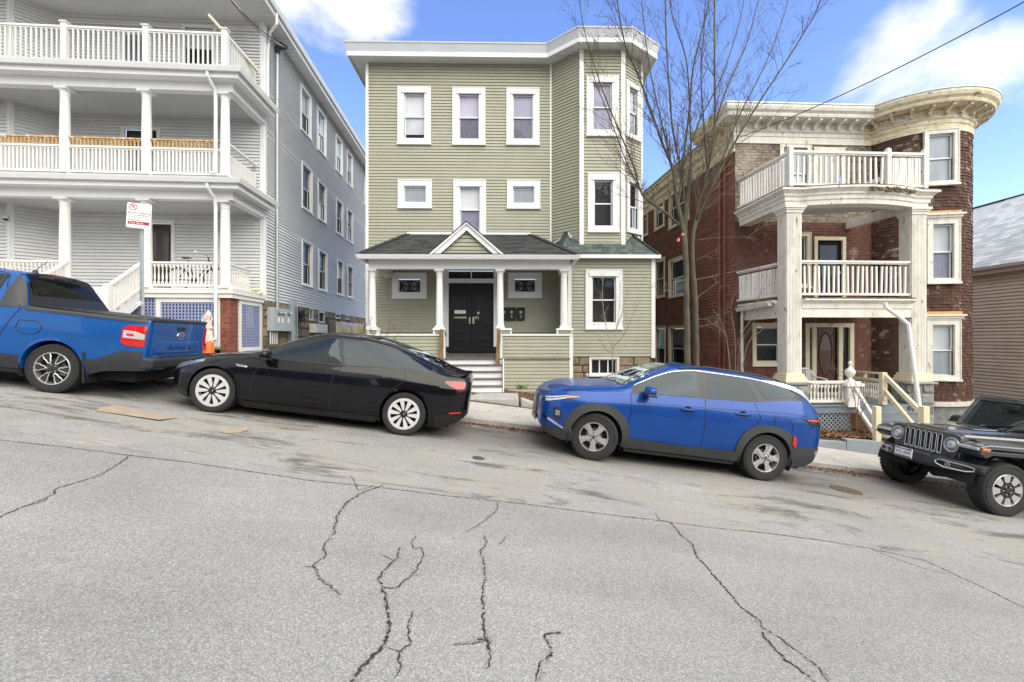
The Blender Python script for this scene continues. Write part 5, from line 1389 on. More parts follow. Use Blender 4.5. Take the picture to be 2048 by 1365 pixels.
shingle_patch(WP, jx, zW0 - .2, zd3 - .3, fh, 'shingle_red', bh_, 1)
shingle_patch(WP, jx, zd3 - .3, zFr, fh, 'shingle_silver', bh_, 2)
# bay windows stand on tangents of the round wall
thw = -R(11); tw = Vector((math.cos(thw), math.sin(thw))); pw = bay_pt(thw)
BT = Wall(pw - tw * 1 + Vector((math.sin(thw), -math.cos(thw))) * .02, tw)
bays = []
for q, cp, tp, lw in (((1846.6, 263, 1915.8, 373), False, ('plastic_sheet', 0, 1), ('plastic_sheet', 0, 1)), ((1852, 440, 1918, 568), True, ('plastic_sheet', 0, 1), ('curtain_dim', 0, 1)), ((1851, 640, 1919, 760.5), True, ('plastic_sheet', 0, 1), ('plastic_sheet', 0, 1))):
    r_ = BT.rect(*q); window(BT, r_, bh_, trim='weathered_trim', cas=.15 if cp else .12, top=tp, low=lw, crown=False, proud=.06, cap=cp); bays.append(r_)
    if cp:
        b = MB(); BT.box(b, r_[0] - .02, r_[2] + .05, .0, .04, r_[3] + .15, r_[3] + .24); b.build('bare_board', 'fresh_wood', bh_)
def bay_pos(a, d, z): p = bay_pt(thj + a / rb, rb + d); return Vector((p.x, p.y, z))
Lbay = (thE - thj) * rb
aw = (thw - thj) * rb
bhol = [(aw + r_[0] - 1 + .0, r_[1] + .02, aw + r_[2] - 1 - .0, r_[3] + (.12 if i else .0)) for i, r_ in enumerate(bays)]
zbs = BT.px(1880, 804)[1]
# backing of the bay, cut at the windows
mb = MB(); zs_l = sorted({zbs, zFr} | {q for h in bhol for q in (h[1] + .05, h[3] - .05)}); nseg = 40
for p, q in zip(zs_l, zs_l[1:]):
    for (u, v) in cut(0, Lbay, [(h[0] + .06, h[2] - .06) for h in bhol if h[1] + .05 < q - 1e-5 and h[3] - .05 > p + 1e-5]):
        n = max(1, int((v - u) / .1))
        for k in range(n):
            s0, s1 = u + (v - u) * k / n, u + (v - u) * (k + 1) / n
            mb.quad(bay_pos(s0, 0, p), bay_pos(s1, 0, p), bay_pos(s1, 0, q), bay_pos(s0, 0, q))
mb.build('bay_wall', 'shingle_bay', bh_)
shingle_patch(bay_pos, Lbay, zbs, zFr, bhol, 'shingle_bay', bh_, 3, curl=.020)
mb = MB(); path = [bay_pos(Lbay * k / 24, 0, zbs) for k in range(25)]; sweep(mb, path, [(-.05, -.14), (.03, -.14), (.05, 0), (-.05, 0)]); mb.build('water_table', 'white_dirty', bh_)
mb = MB(); sweep(mb, [bay_pos(Lbay * k / 24, -.06, 0) for k in range(25)], [(-.2, -2.0), (0, -2.0), (0, zbs - .14), (-.2, zbs - .14)]); bf = mb.build('bay_foundation', 'stone_grey', bh_)
# right-hand side and back of the house
pe = bay_pt(thE); BRs = Wall(pe, bk); wall_sheet(BRs, 0, 10, -2, zFr + .3, [], bh_, 'shingle_bay')
# frieze, dentils, brackets and the deep cornice
fr_front = [BW.P(0, 0, 0)] + [BW.P(jx * k / 4, 0, 0) for k in range(1, 4)] + [Vector((*bay_pt(thj + (thE - thj) * k / 26), 0)) for k in range(27)]
side_pt = lambda d: Vector((BC.x, BC.y, 0)) + Vector((bs.x, bs.y, 0)) * d
def lift(path, z): return [Vector((p.x, p.y, z)) for p in path]
full = [side_pt(1.6)] + fr_front
FR = [(-.04, 0), (.05, 0), (.05, .20), (.075, .215), (.05, .23), (.05, .33), (.10, .36), (.12, .40), (.09, .43), (.09, .62), (-.04, .62)]
kbay = 4
def cornice(path, mat, nm):
    mb = MB(); sweep(mb, lift(path, zFr), FR); mb.build('frieze', mat, bh_)
    mb = MB(); sweep(mb, lift(path, zFr), [(-.04, .62), (.50, .64), (.52, .70), (.50, .74), (.58, .80), (.61, .88), (.61, .95), (-.04, 1.0)]); mb.build('cornice', mat, bh_)
wpath = full[:5] + [BW.P(jx - .32, 0, 0)]
cornice([side_pt(.02)] + fr_front[:4] + [BW.P(jx - .30, 0, 0)], 'weathered_trim', 'front'); cornice([BW.P(jx - .30, 0, 0)] + fr_front[4:], 'cream_paint', 'bay'); cornice([side_pt(1.7), side_pt(.02)], 'cream_paint', 'side')
mb = MB(); sweep(mb, lift(full, zFr + .96), [(.50, .0), (.63, 0), (.63, .035), (.50, .035)]); mb.build('cornice_cap', 'white_trim', bh_)
rp_ = lift(full, zFr + .9) + [BRs.P(8, 0, zFr + .9), BS.P(2, 0, zFr + .9)]
mb = MB(); mb.prism(rp_, (0, 0, .05)); mb.build('roof', 'membrane', bh_)
def along(path, step, off=0):
    L0 = 0; out = []; nxt = off
    for p, q in zip(path, path[1:]):
        d = q - p; ln = d.length
        while nxt <= L0 + ln:
            out.append((p + d * ((nxt - L0) / ln), d.normalized())); nxt += step
        L0 += ln
    return out
brk = MB(); brk.prism([(0, -.02, .12), (.0, .02, -.10), (0, .05, -.13), (0, .10, -.10), (0, .13, -.02), (0, .30, .05), (0, .36, .05), (0, .38, .12)], (.075, 0, 0))
for path, mat, off in ((lift(fr_front[:4] + [BW.P(jx - .2, 0, 0)], zFr + .52), 'weathered_trim', .18), (lift(fr_front[4:], zFr + .52), 'cream_paint', .22), (lift([side_pt(1.6), side_pt(.0)], zFr + .52), 'cream_paint', .3)):
    me_b = brk.mesh('bracket', mat)
    for p, d in along(path, .38, off):
        inst('bracket', me_b, bh_, p + Vector((d.y, -d.x, 0)) * .085 - d * .04, (0, 0, math.atan2(d.y, d.x)), (1, -1, 1))
    mb = MB()
    for p, d in along(path, .062):
        nn = Vector((d.y, -d.x, 0)); mb.hexa([p + nn * .05 + d * x + nn * y + Vector((0, 0, z - .145)) for z in (0, .055) for x, y in ((0, .05), (.032, .05), (.032, 0), (0, 0))])
    o = mb.build('dentil', mat, bh_); o['kind'] = 'stuff'
# the plain stepped cornice further back along the side wall
mb = MB(); sp = [BS.P(0, 0, zFr - .25), BS.P(BLEN - 1.6, 0, zFr - .25)]
sweep(mb, sp, [(-.04, 0), (.05, 0), (.05, .25), (.10, .28), (.10, .48), (.22, .52), (.22, .72), (.30, .78), (.30, .84), (-.04, .88)]); mb.build('side_cornice', 'cream_paint', bh_)
mb = MB(); sweep(mb, [BS.P(BLEN - 1.65, 0, zFr - .25), BS.P(BLEN, 0, zFr - .25)], [(-.04, 0), (.045, 0), (.045, .25), (-.04, .25)]); mb.build('side_frieze', 'cream_paint', bh_)
mb = MB(); mb.prism([BS.P(0, .25, zFr + .5), BS.P(BLEN - 1.7, .25, zFr + .5), BS.P(BLEN - 1.7, -6, zFr + .5), BS.P(0, -6, zFr + .5)], (0, 0, .05)); mb.build('rear_roof', 'membrane', bh_)
# drainpipes on the side wall
for a_, r__ in ((BLEN - .72, .05), (BLEN - .42, .03)):
    b = MB(); b.tube([BS.P(a_, .09, zW0), BS.P(a_, .09, zFr - .3)], r__, 8); b.build('drainpipe', 'pipe_rust', bh_, smooth=40)
# balconies: giant square fluted columns on stone piers
BF = Wall(at(1588, 600, 12.0).xy - bt * .19, bt)               # front line: a = 0 at the left column's left face
cw = .40
ac = [0.0, BF.px(1853, 600)[0] - cw]
zped = BF.px(1590, 765)[1]
gb_ = ground_z(BF.P(1.5, 0, 0).x, BF.P(1.5, 0, 0).y)
for k, a in enumerate(ac):
    z1_ = BF.px(1590, 424)[1]
    e = MB(); BF.box(e, a, a + cw, -cw, 0, zped + .22, z1_); o = e.build('column', 'weathered_trim', bh_)
    for w_, l_ in ((BF, (a, a + cw)), (Wall(BF.P(a, -cw, 0).xy, -Vector((-bt.y, bt.x)) * 1), (0, cw))):
        f = MB(); n = 9
        for i in range(n):
            u = l_[0] + .03 + (l_[1] - l_[0] - .06) * i / n; w_.box(f, u, u + (cw - .06) / n * .55, 0.0005, .012, zped + .26, z1_ - .03)
        build_each(f, 'flute', 'weathered_trim', o)
    f = MB()
    for g, zz0, zz1 in ((.10, zped, zped + .08), (.075, zped + .08, zped + .15), (.045, zped + .15, zped + .22)):
        BF.box(f, a - g, a + cw + g, -cw - g, g, zz0, zz1)
    f.build('column_base', 'cream_clean', o, bevel=.012)
    f = MB()
    for g, zz0, zz1 in ((.03, z1_ - .02, z1_ + .05), (.055, z1_ + .05, z1_ + .10), (.085, z1_ + .10, z1_ + .16)):
        BF.box(f, a - g, a + cw + g, -cw - g, g, zz0, zz1)
    f.build('capital', 'weathered_trim', o)
    # pier of squared stones
    f = MB(); BF.box(f, a - .10, a + cw + .12, -cw - .12, .08, gb_ - 1.0, zped - .05); pz = f.build('stone_pier', 'mortar', bh_)
    f = MB(); BF.box(f, a - .17, a + cw + .19, -cw - .19, .15, zped - .06, zped); f.build('cap_stone', 'stone_grey', pz, bevel=.015)
    PL = Wall(BF.P(a - .10, -cw - .12, 0).xy, -Vector((-bt.y, bt.x)))
    stonework(BF.back(.085), a - .10, a + cw + .12, lambda q: gb_ - .6, zped - .06, pz, 'stone_grey', rh=(.24, .30), rw=(.24, .42), d=.035, seed=20 + k, gap=.014)
    stonework(PL.back(.005), 0, cw + .20, lambda q: gb_ - .6, zped - .06, pz, 'stone_grey', rh=(.24, .30), rw=(.24, .42), d=.035, seed=30 + k, gap=.014)
a9 = ac[1] + cw
def bow(o, z, bulge=.30, back=2.2, lx=-.05, rx=.0):
    """plan of the balcony edge: square returns, bowed between the columns; o = overhang"""
    pts = [BF.P(lx - o + .0, -back, z), BF.P(lx - o, o, z), BF.P(cw + .02, o, z)]
    n = 14
    for k in range(1, n):
        f = k / n; pts.append(BF.P(cw + .02 + (ac[1] - .02 - cw - .02) * f, o + bulge * math.sin(math.pi * f) ** .8, z))
    pts += [BF.P(ac[1] - .02, o, z), BF.P(a9 + .05 + o + rx, o, z), BF.P(a9 + .05 + o + rx, -.9, z)]
    return pts
zc3 = z1_ + .16
mb = MB(); sweep(mb, bow(-.36, zc3 - .005), [(0, 0), (.36, 0), (.36, .12), (.39, .13), (.39, .22), (.43, .25), (.43, .30), (.50, .36), (.54, .38), (.54, .43), (0, .45)]); mb.build('balcony_entablature', 'weathered_trim', bh_)
mb = MB(); mb.prism([p for p in bow(.02, zc3 + .22)], (0, 0, .03)); mb.build('balcony_ceiling', 'soffit_white', bh_)
mb = MB(); mb.prism([p for p in bow(.155, zd3 - .04)], (0, 0, .058)); dk3 = mb.build('balcony_deck', 'rotten_wood', bh_)
mb = MB(); mb.bar(BF.P(ac[1] + .1, -.3, zc3 + .08), BW.P(BW.px(1695, 450)[0], .02, zc3 + .08), .16, .26); mb.build('cross_beam', 'weathered_trim', bh_)
# rotted stretch of the edge
mb = MB(); rr_ = random.Random(8); bp = bow(.185, zc3 + .40)
for k in range(9, 15):
    for _ in range(5):
        p = bp[k].lerp(bp[k + 1], rr_.random()); h_ = rr_.uniform(.02, .07); l_ = rr_.uniform(.03, .09); z_ = p.z - rr_.uniform(0, .10)
        mb.hexa([Vector((p.x - l_, p.y - .004, z_ - h_)), Vector((p.x + l_ * .7, p.y - .004, z_ - h_ * .6)), Vector((p.x + l_, p.y + .03, z_ - h_ * .8)), Vector((p.x - l_, p.y + .03, z_ - h_)), Vector((p.x - l_ * .8, p.y - .006, z_)), Vector((p.x + l_, p.y - .006, z_ + .01)), Vector((p.x + l_, p.y + .03, z_)), Vector((p.x - l_, p.y + .03, z_))])
mb.build('rotten_edge', 'rotten_wood', bh_)['kind'] = 'stuff'
dirty = balusters('dirty_square', .72, False, .045)
zr3 = BF.px(1650, 305)[1] - zd3
rk3 = random.Random(5)
pR = BW.P(.08, .05, zd3)
railing(BF.P(.16, -.02, zd3), BF.P(ac[1] - .70, -.02, zd3), bh_, dirty, 16, 'white_dirty', zr3, zb=.12, lean=.02, caph=.06, rk=rk3)
railing(BF.P(ac[1] - .62, -.02, zd3), BF.P(BF.px(1846, 340)[0], -.02, zd3), bh_, dirty, 13, 'white_dirty', zr3, zb=.12, lean=.02, caph=.06, rk=rk3)
railing(BF.P(.10, -.08, zd3), pR, bh_, dirty, 17, 'white_dirty', zr3, zb=.12, lean=.02, caph=.06, rk=rk3)
mb = MB(); mb.bar(BF.P(BF.px(1845, 320)[0], -.12, zd3 + .78), BF.P(BF.px(1730, 370)[0], -.55, zd3 + .12), .04, .13); mb.build('loose_plank', 'white_dirty', bh_)
mb = MB()
for a_ in (.10, ac[1] - .66, BF.px(1850.5, 340)[0]): BF.box(mb, a_ - .055, a_ + .055, -.08, .035, zd3, zd3 + zr3 + .12); BF.box(mb, a_ - .035, a_ + .035, -.06, .015, zd3 + zr3 + .12, zd3 + zr3 + .15)
build_each(mb, 'newel', 'white_dirty', bh_)
# lower balcony
mb = MB(); lo = [BF.P(cw + .0, -.05, 0), BF.P(ac[1] + .0, -.05, 0)]
sweep(mb, lift(lo, BF.px(1700, 635)[1]), [(-.2, 0), (.04, 0), (.04, .22), (.07, .24), (.07, .36), (.16, .42), (.20, .44), (.20, .48), (-.2, .50)]); mb.build('balcony_entablature', 'weathered_trim', bh_)
mb = MB(); lo2 = [BF.P(.05, -2.15, 0), BF.P(.05, -cw - .02, 0)]; sweep(mb, lift(lo2, BF.px(1700, 635)[1]), [(-.2, 0), (.04, 0), (.04, .22), (.07, .24), (.07, .36), (.16, .42), (.20, .44), (.20, .48), (-.2, .50)]); mb.build('balcony_entablature', 'weathered_trim', bh_)
mb = MB(); mb.prism([BF.P(.0, -.1, zd2 - .08), BF.P(a9, -.1, zd2 - .08), BF.P(a9, -2.0, zd2 - .08), BF.P(0.1, -2.2, zd2 - .08)], (0, 0, .07)); mb.build('balcony_deck', 'rotten_wood', bh_)
mb = MB(); mb.prism([BF.P(.0, -.1, zd2 - .30), BF.P(a9, -.1, zd2 - .30), BF.P(a9, -2.0, zd2 - .30), BF.P(0.1, -2.2, zd2 - .30)], (0, 0, .03)); mb.build('porch_ceiling', 'soffit_white', bh_)
zr2 = BF.px(1700, 523)[1] - zd2
mb = MB(); BF.box(mb, cw, ac[1], -.3, .13, zd2 - .004, zd2 + .022); BF.box(mb, -.10, cw * .5, -2.1, -cw - .04, zd2 - .004, zd2 + .022); build_each(mb, 'deck_edge', 'rotten_wood', bh_)
railing(BF.P(cw + .01, -.08, zd2), BF.P(ac[1] - .01, -.08, zd2), bh_, dirty, 22, 'white_dirty', zr2, zb=.12, lean=.02, caph=.05, rk=rk3)
railing(BF.P(.08, -cw - .02, zd2), BW.P(.06, .05, zd2), bh_, dirty, 15, 'white_dirty', zr2, zb=.12, lean=.02, caph=.05, rk=rk3)
mb = MB(); g0 = BF.P(-.12, -2.1, zd2 - .12); sweep(mb, [g0, BF.P(-.12, -cw - .05, zd2 - .05)], GUTTER); mb.build('gutter', 'white_dirty', bh_)
mb = MB(); p = BF.P(-.1, -1.95, zd2 - .25); mb.tube([p + Vector((0, 0, .1)), p, p + Vector((.02, .06, -.2)), p + Vector((.02, .06, -3.2))], .042, 8); mb.build('downspout', 'white_dirty', bh_, smooth=40)
mb = MB(); mb.tube([at(1770, 606, 11.85), at(1772, 615, 11.85), at(1800, 635, 11.8), at(1817, 650, 11.75), at(1822, 690, 11.7), at(1842, 838, 11.6)], .05, 8); mb.build('downspout', 'white_trim', bh_, smooth=40)
# ground floor porch: deck edge, lattice, turned balusters, newels, steps
mb = MB(); BF.box(mb, -.2, a9 + .1, -2.2, .05, zd1 - .05, zd1); mb.build('porch_deck', 'slate_paint', bh_)
aN = BF.px(1700, 790)[0]
mb = MB(); BF.box(mb, cw + .1, aN + .15, .0, .07, zd1 - .22, zd1 - .005); BF.box(mb, cw + .1, aN + .15, .07, .10, zd1 - .04, zd1 + .0); mb.build('deck_skirt', 'slate_paint', bh_)
BFl = BF.back(.02); lattice(BFl, cw + .14, aN - .02, gb_ - .05, zd1 - .22, bh_, 'grey_lattice', step=.085, sw=.035, diag=True)
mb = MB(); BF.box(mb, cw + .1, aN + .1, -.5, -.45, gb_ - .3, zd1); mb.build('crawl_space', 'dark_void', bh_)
dturn = balusters('dirty_turned', .40)
railing(BF.P(cw + .14, .0, zd1), BF.P(aN - .1, .0, zd1), bh_, dturn, 10, 'white_dirty', BF.px(1650, 764)[1] - zd1, zb=.09, caph=.05, capw=.08)
pU = BF.P(aN, .0, zd1)
mb = MB(); mb.box(pU.x - .15, pU.y - .15, zd1 - .05, pU.x + .15, pU.y + .15, zd1 + .50); mb.box(pU.x - .22, pU.y - .22, zd1 + .50, pU.x + .22, pU.y + .22, zd1 + .57); mb.box(pU.x - .17, pU.y - .17, zd1 + .57, pU.x + .17, pU.y + .17, zd1 + .62)
np_ = mb.build('newel_pedestal', 'white_dirty', bh_)
mb = MB(); mb.lathe((pU.x, pU.y, zd1 + .62), [(.12, 0), (.10, .04), (.055, .07), (.05, .10), (.10, .15), (.125, .22), (.115, .29), (.06, .34), (.03, .38), (.025, .42), (.045, .45), (.05, .48), (.03, .52), (.001, .54)], 16); mb.build('urn_finial', 'white_dirty', np_, smooth=50)
pT = at(1703, 800, 13.3); pTb = Vector((pT.x, pT.y, zd1)); pV = at(1766, 800, 12.05); pVb = Vector((pV.x, pV.y, zd1 + .02))
railing(pTb, pVb, bh_, dturn, 13, 'cream_clean', .62, zb=.10, caph=.05)
mb = MB(); mb.bar(pTb + Vector((0, 0, .80)), pVb + Vector((0, 0, .80)), .08, .05); mb.bar(pTb.lerp(pVb, .45) + Vector((0, 0, .62)), pTb.lerp(pVb, .45) + Vector((0, 0, .8)), .06, .06); mb.build('top_rail', 'cream_clean', bh_)
aS, aT = aN + .15, BF.px(1800, 790)[0]
st_ = empty('porch_steps', BF.P((aS + aT) / 2, .8, gb_), parent=None); st_.parent = bh_; st_.location = BF.P((aS + aT) / 2, .8, gb_) - bh_.location
for k in range(1, 6):
    zt = zd1 - k * .165; d_ = .07 + (k - 1) * .21
    b = MB(); BF.box(b, aS - .05, aT + .15, d_, d_ + .24, zt - .04, zt); b.build('tread', 'slate_paint', st_, bevel=.006)
    b = MB(); BF.box(b, aS - .03, aT + .12, d_, d_ + .02, zt, zt + .125); b.build('riser', 'slate_paint', st_)
def post(px, y0, y1, Y, w, lab=None):
    a, b = at(px, y0, Y), at(px, y1, Y); m_ = MB(); m_.box(a.x - w / 2, a.y - w / 2, b.z, a.x + w / 2, a.y + w / 2, a.z); return m_.build('newel', 'cream_clean', st_, bevel=.008), a
_, pa = post(1766, 745, 810, 12.05, .13); _, pb_ = post(1753.5, 813, 882, 10.95, .13); _, pc_ = post(1848, 813, 872, 10.95, .15)
b = MB(); b.bar(at(1768, 750, 12.05), at(1843, 826, 10.98), .07, .10); b.build('handrail', 'cream_clean', st_)
b = MB(); b.bar(at(1770, 783, 12.0), at(1826, 850, 10.98), .07, .10); b.build('handrail', 'cream_clean', st_)
b = MB(); b.bar(at(1712, 778, 11.9), at(1748, 838, 10.98), .06, .09); b.build('handrail', 'white_dirty', st_)
b = MB(); b.bar(at(1714, 815, 11.9), at(1747, 864, 10.98), .06, .09); b.build('handrail', 'white_dirty', st_)
# retaining kerb in front of the bed
mb = MB()
for i, (p0, p1) in enumerate(((1600, 1690), (1690, 1765))):
    x0, x1 = at(p0, 880, 10.85).x, at(p1, 880, 10.85).x; mb = MB()
    mb.hexa([(x0 + .004, 10.80, road_z(x0, 10.8) - .3), (x1 - .004, 10.80, road_z(x1, 10.8) - .3), (x1 - .004, 11.0, road_z(x1, 10.8) - .3), (x0 + .004, 11.0, road_z(x0, 10.8) - .3), (x0 + .004, 10.80, at(p0, 878, 10.85).z), (x1 - .004, 10.80, at(p1, 884, 10.85).z), (x1 - .004, 11.0, at(p1, 884, 10.85).z), (x0 + .004, 11.0, at(p0, 878, 10.85).z)])
    o = mb.build('retaining_kerb', 'blue_slab', None, bevel=.012); tag(o, ['bluish slab edging below the brown leaf bed, next to blue crossover', 'bluish slab edging below cream newel post, next to off-roader'][i], 'edging', 'slab edging')
mb = MB(); x0, x1 = at(1600, 870, 11).x, at(1790, 870, 11).x; zz = at(1680, 876, 10.95).z
mb.hexa([(x0, 10.95, zz - .6), (x1, 10.95, zz - .8), (x1, 12.3, zz - .8), (x0, 12.3, zz - .6), (x0, 10.95, zz), (x1, 10.95, zz - .09), (x1, 12.3, zz - .05), (x0, 12.3, zz + .03)])
tag(mb.build('leaf_bed', 'soil', None), kind='structure')
# white plastic chair on the porch
ch = empty('plastic_chair', at(1622, 790, 13.0), 'white plastic garden chair with slatted back on brown house porch', 'chair')
c0 = at(1622, 770, 13.0); c0.z = zd1
ch.location = c0
b = MB(); b.box(c0.x - .25, c0.y - .22, zd1 + .40, c0.x + .25, c0.y + .25, zd1 + .43); b.build('seat', 'chair_white', ch, bevel=.01)
for k in range(7):
    f = (k - 3) / 3; b = MB(); b.tube([c0 + Vector((f * .14, .24, .43)), c0 + Vector((f * .19, .29, .65)), c0 + Vector((f * .20, .33, .86 - .05 * f * f))], .016, 6); b.build('back_slat', 'chair_white', ch, smooth=40)
arc = [c0 + Vector((.27 * math.sin(t_), .30 + .02 * math.cos(t_), .64 + .24 * math.cos(t_))) for t_ in [R(-95 + 19 * i) for i in range(11)]]
b = MB(); b.tube(arc, .022, 6); b.build('back_rim', 'chair_white', ch, smooth=40)
for s in (-1, 1):
    b = MB(); b.tube([c0 + Vector((s * .27, .30, .64)), c0 + Vector((s * .30, .05, .62)), c0 + Vector((s * .30, -.22, .60)), c0 + Vector((s * .28, -.26, .40)), c0 + Vector((s * .28, -.28, 0))], .022, 6); b.build('armrest', 'chair_white', ch, smooth=40)
    b = MB(); b.tube([c0 + Vector((s * .25, .24, .42)), c0 + Vector((s * .27, .30, 0))], .022, 6); b.build('leg', 'chair_white', ch, smooth=40)

# ================================================================== tan house at the right edge
TX = 19.5
TW = Wall((TX - .5, 26), (.025, -1))                            # its side wall, seen along its length: a runs from the back to the front
th_ = empty('tan_house', (TX, 14, -2.2), 'tan vinyl sided house with grey slate roof at far right', 'house')
zTe = at(2048, 541, TX / 1.1253).z
wall_sheet(TW, 0, 18, -3.2, zTe, [], th_, 'tan_vinyl', d=-.002)
siding([(TW, 0, 18, [])], -2.6, zTe, th_, 'tan_vinyl', expo=.135, lip=.04)
mb = MB(); TW.box(mb, -.2, 18.2, 0, .28, zTe - .02, zTe + .02); mb.build('soffit', 'tan_trim', th_)
mb = MB(); TW.box(mb, -.2, 18.2, .28, .31, zTe - .04, zTe + .16); mb.build('fascia', 'tan_trim', th_)
mb = MB(); sweep(mb, [TW.P(-.2, .31, zTe + .26), TW.P(18.2, .31, zTe + .26)], GUTTER); mb.build('gutter', 'white_trim', th_)
rpitch = .80; upT = Vector((-TW.n.x, -TW.n.y, rpitch)).normalized()
E0, E1 = TW.P(-.2, .36, zTe + .24), TW.P(18.2, .36, zTe + .24)
mb = MB(); run_ = 4.7; tip = Vector((-TW.n.x, -TW.n.y, rpitch)) * run_; mb.poly([E0, E1, E1 + tip, E0 + tip]); tip2 = Vector((-TW.n.x * 2, -TW.n.y * 2, 0)) * run_; mb.poly([E0 + tip, E1 + tip, E1 + tip2, E0 + tip2]); mb.build('roof', 'slate_roof', th_)
rl = tip.length; nr_ = 26
shingle_field(th_, E0 + (E1 - E0) * .26, E1, upT, nr_, rl / nr_, .36, 'slate_roof', lambda f: (0, 4.6), seed=12, name='roof_slate', dw=(.85, 1.15))
mb = MB(); mb.bar(E0 + tip, E1 + tip, .2, .06); mb.build('ridge_cap', 'shingle_ridge', th_)
mb = MB(); TW.box(mb, 0, 18, -7.2, -.1, -3, zTe); mb.build('core', 'tan_vinyl', th_)

flush_boards()
# ================================================================== vehicles
def pchip(tab):
    xsv = [p[0] for p in tab]; yv = [p[1] for p in tab]; n = len(tab)
    h = [xsv[i + 1] - xsv[i] for i in range(n - 1)]; dl = [(yv[i + 1] - yv[i]) / h[i] for i in range(n - 1)]
    m = [0.0] * n; m[0], m[-1] = dl[0], dl[-1]
    for i in range(1, n - 1):
        if dl[i - 1] * dl[i] > 0:
            w1, w2 = 2 * h[i] + h[i - 1], h[i] + 2 * h[i - 1]; m[i] = (w1 + w2) / (w1 / dl[i - 1] + w2 / dl[i])
    def f(x):
        if x <= xsv[0]: return yv[0]
        if x >= xsv[-1]: return yv[-1]
        i = 0
        while x > xsv[i + 1]: i += 1
        t = (x - xsv[i]) / h[i]
        return (1 + 2 * t) * (1 - t) ** 2 * yv[i] + t * (1 - t) ** 2 * h[i] * m[i] + t * t * (3 - 2 * t) * yv[i + 1] + t * t * (t - 1) * h[i] * m[i + 1]
    return f
def catmull(P, n):
    out = []
    Q = [(2 * P[0][0] - P[1][0], 2 * P[0][1] - P[1][1])] + P + [(2 * P[-1][0] - P[-2][0], 2 * P[-1][1] - P[-2][1])]
    for i in range(1, len(Q) - 2):
        for k in range(n):
            t = k / n; a, b, c, d = Q[i - 1], Q[i], Q[i + 1], Q[i + 2]
            out.append(tuple(.5 * (2 * b[j] + (c[j] - a[j]) * t + (2 * a[j] - 5 * b[j] + 4 * c[j] - d[j]) * t * t + (3 * b[j] - a[j] - 3 * c[j] + d[j]) * t ** 3) for j in (0, 1)))
    out.append(P[-1]); return out
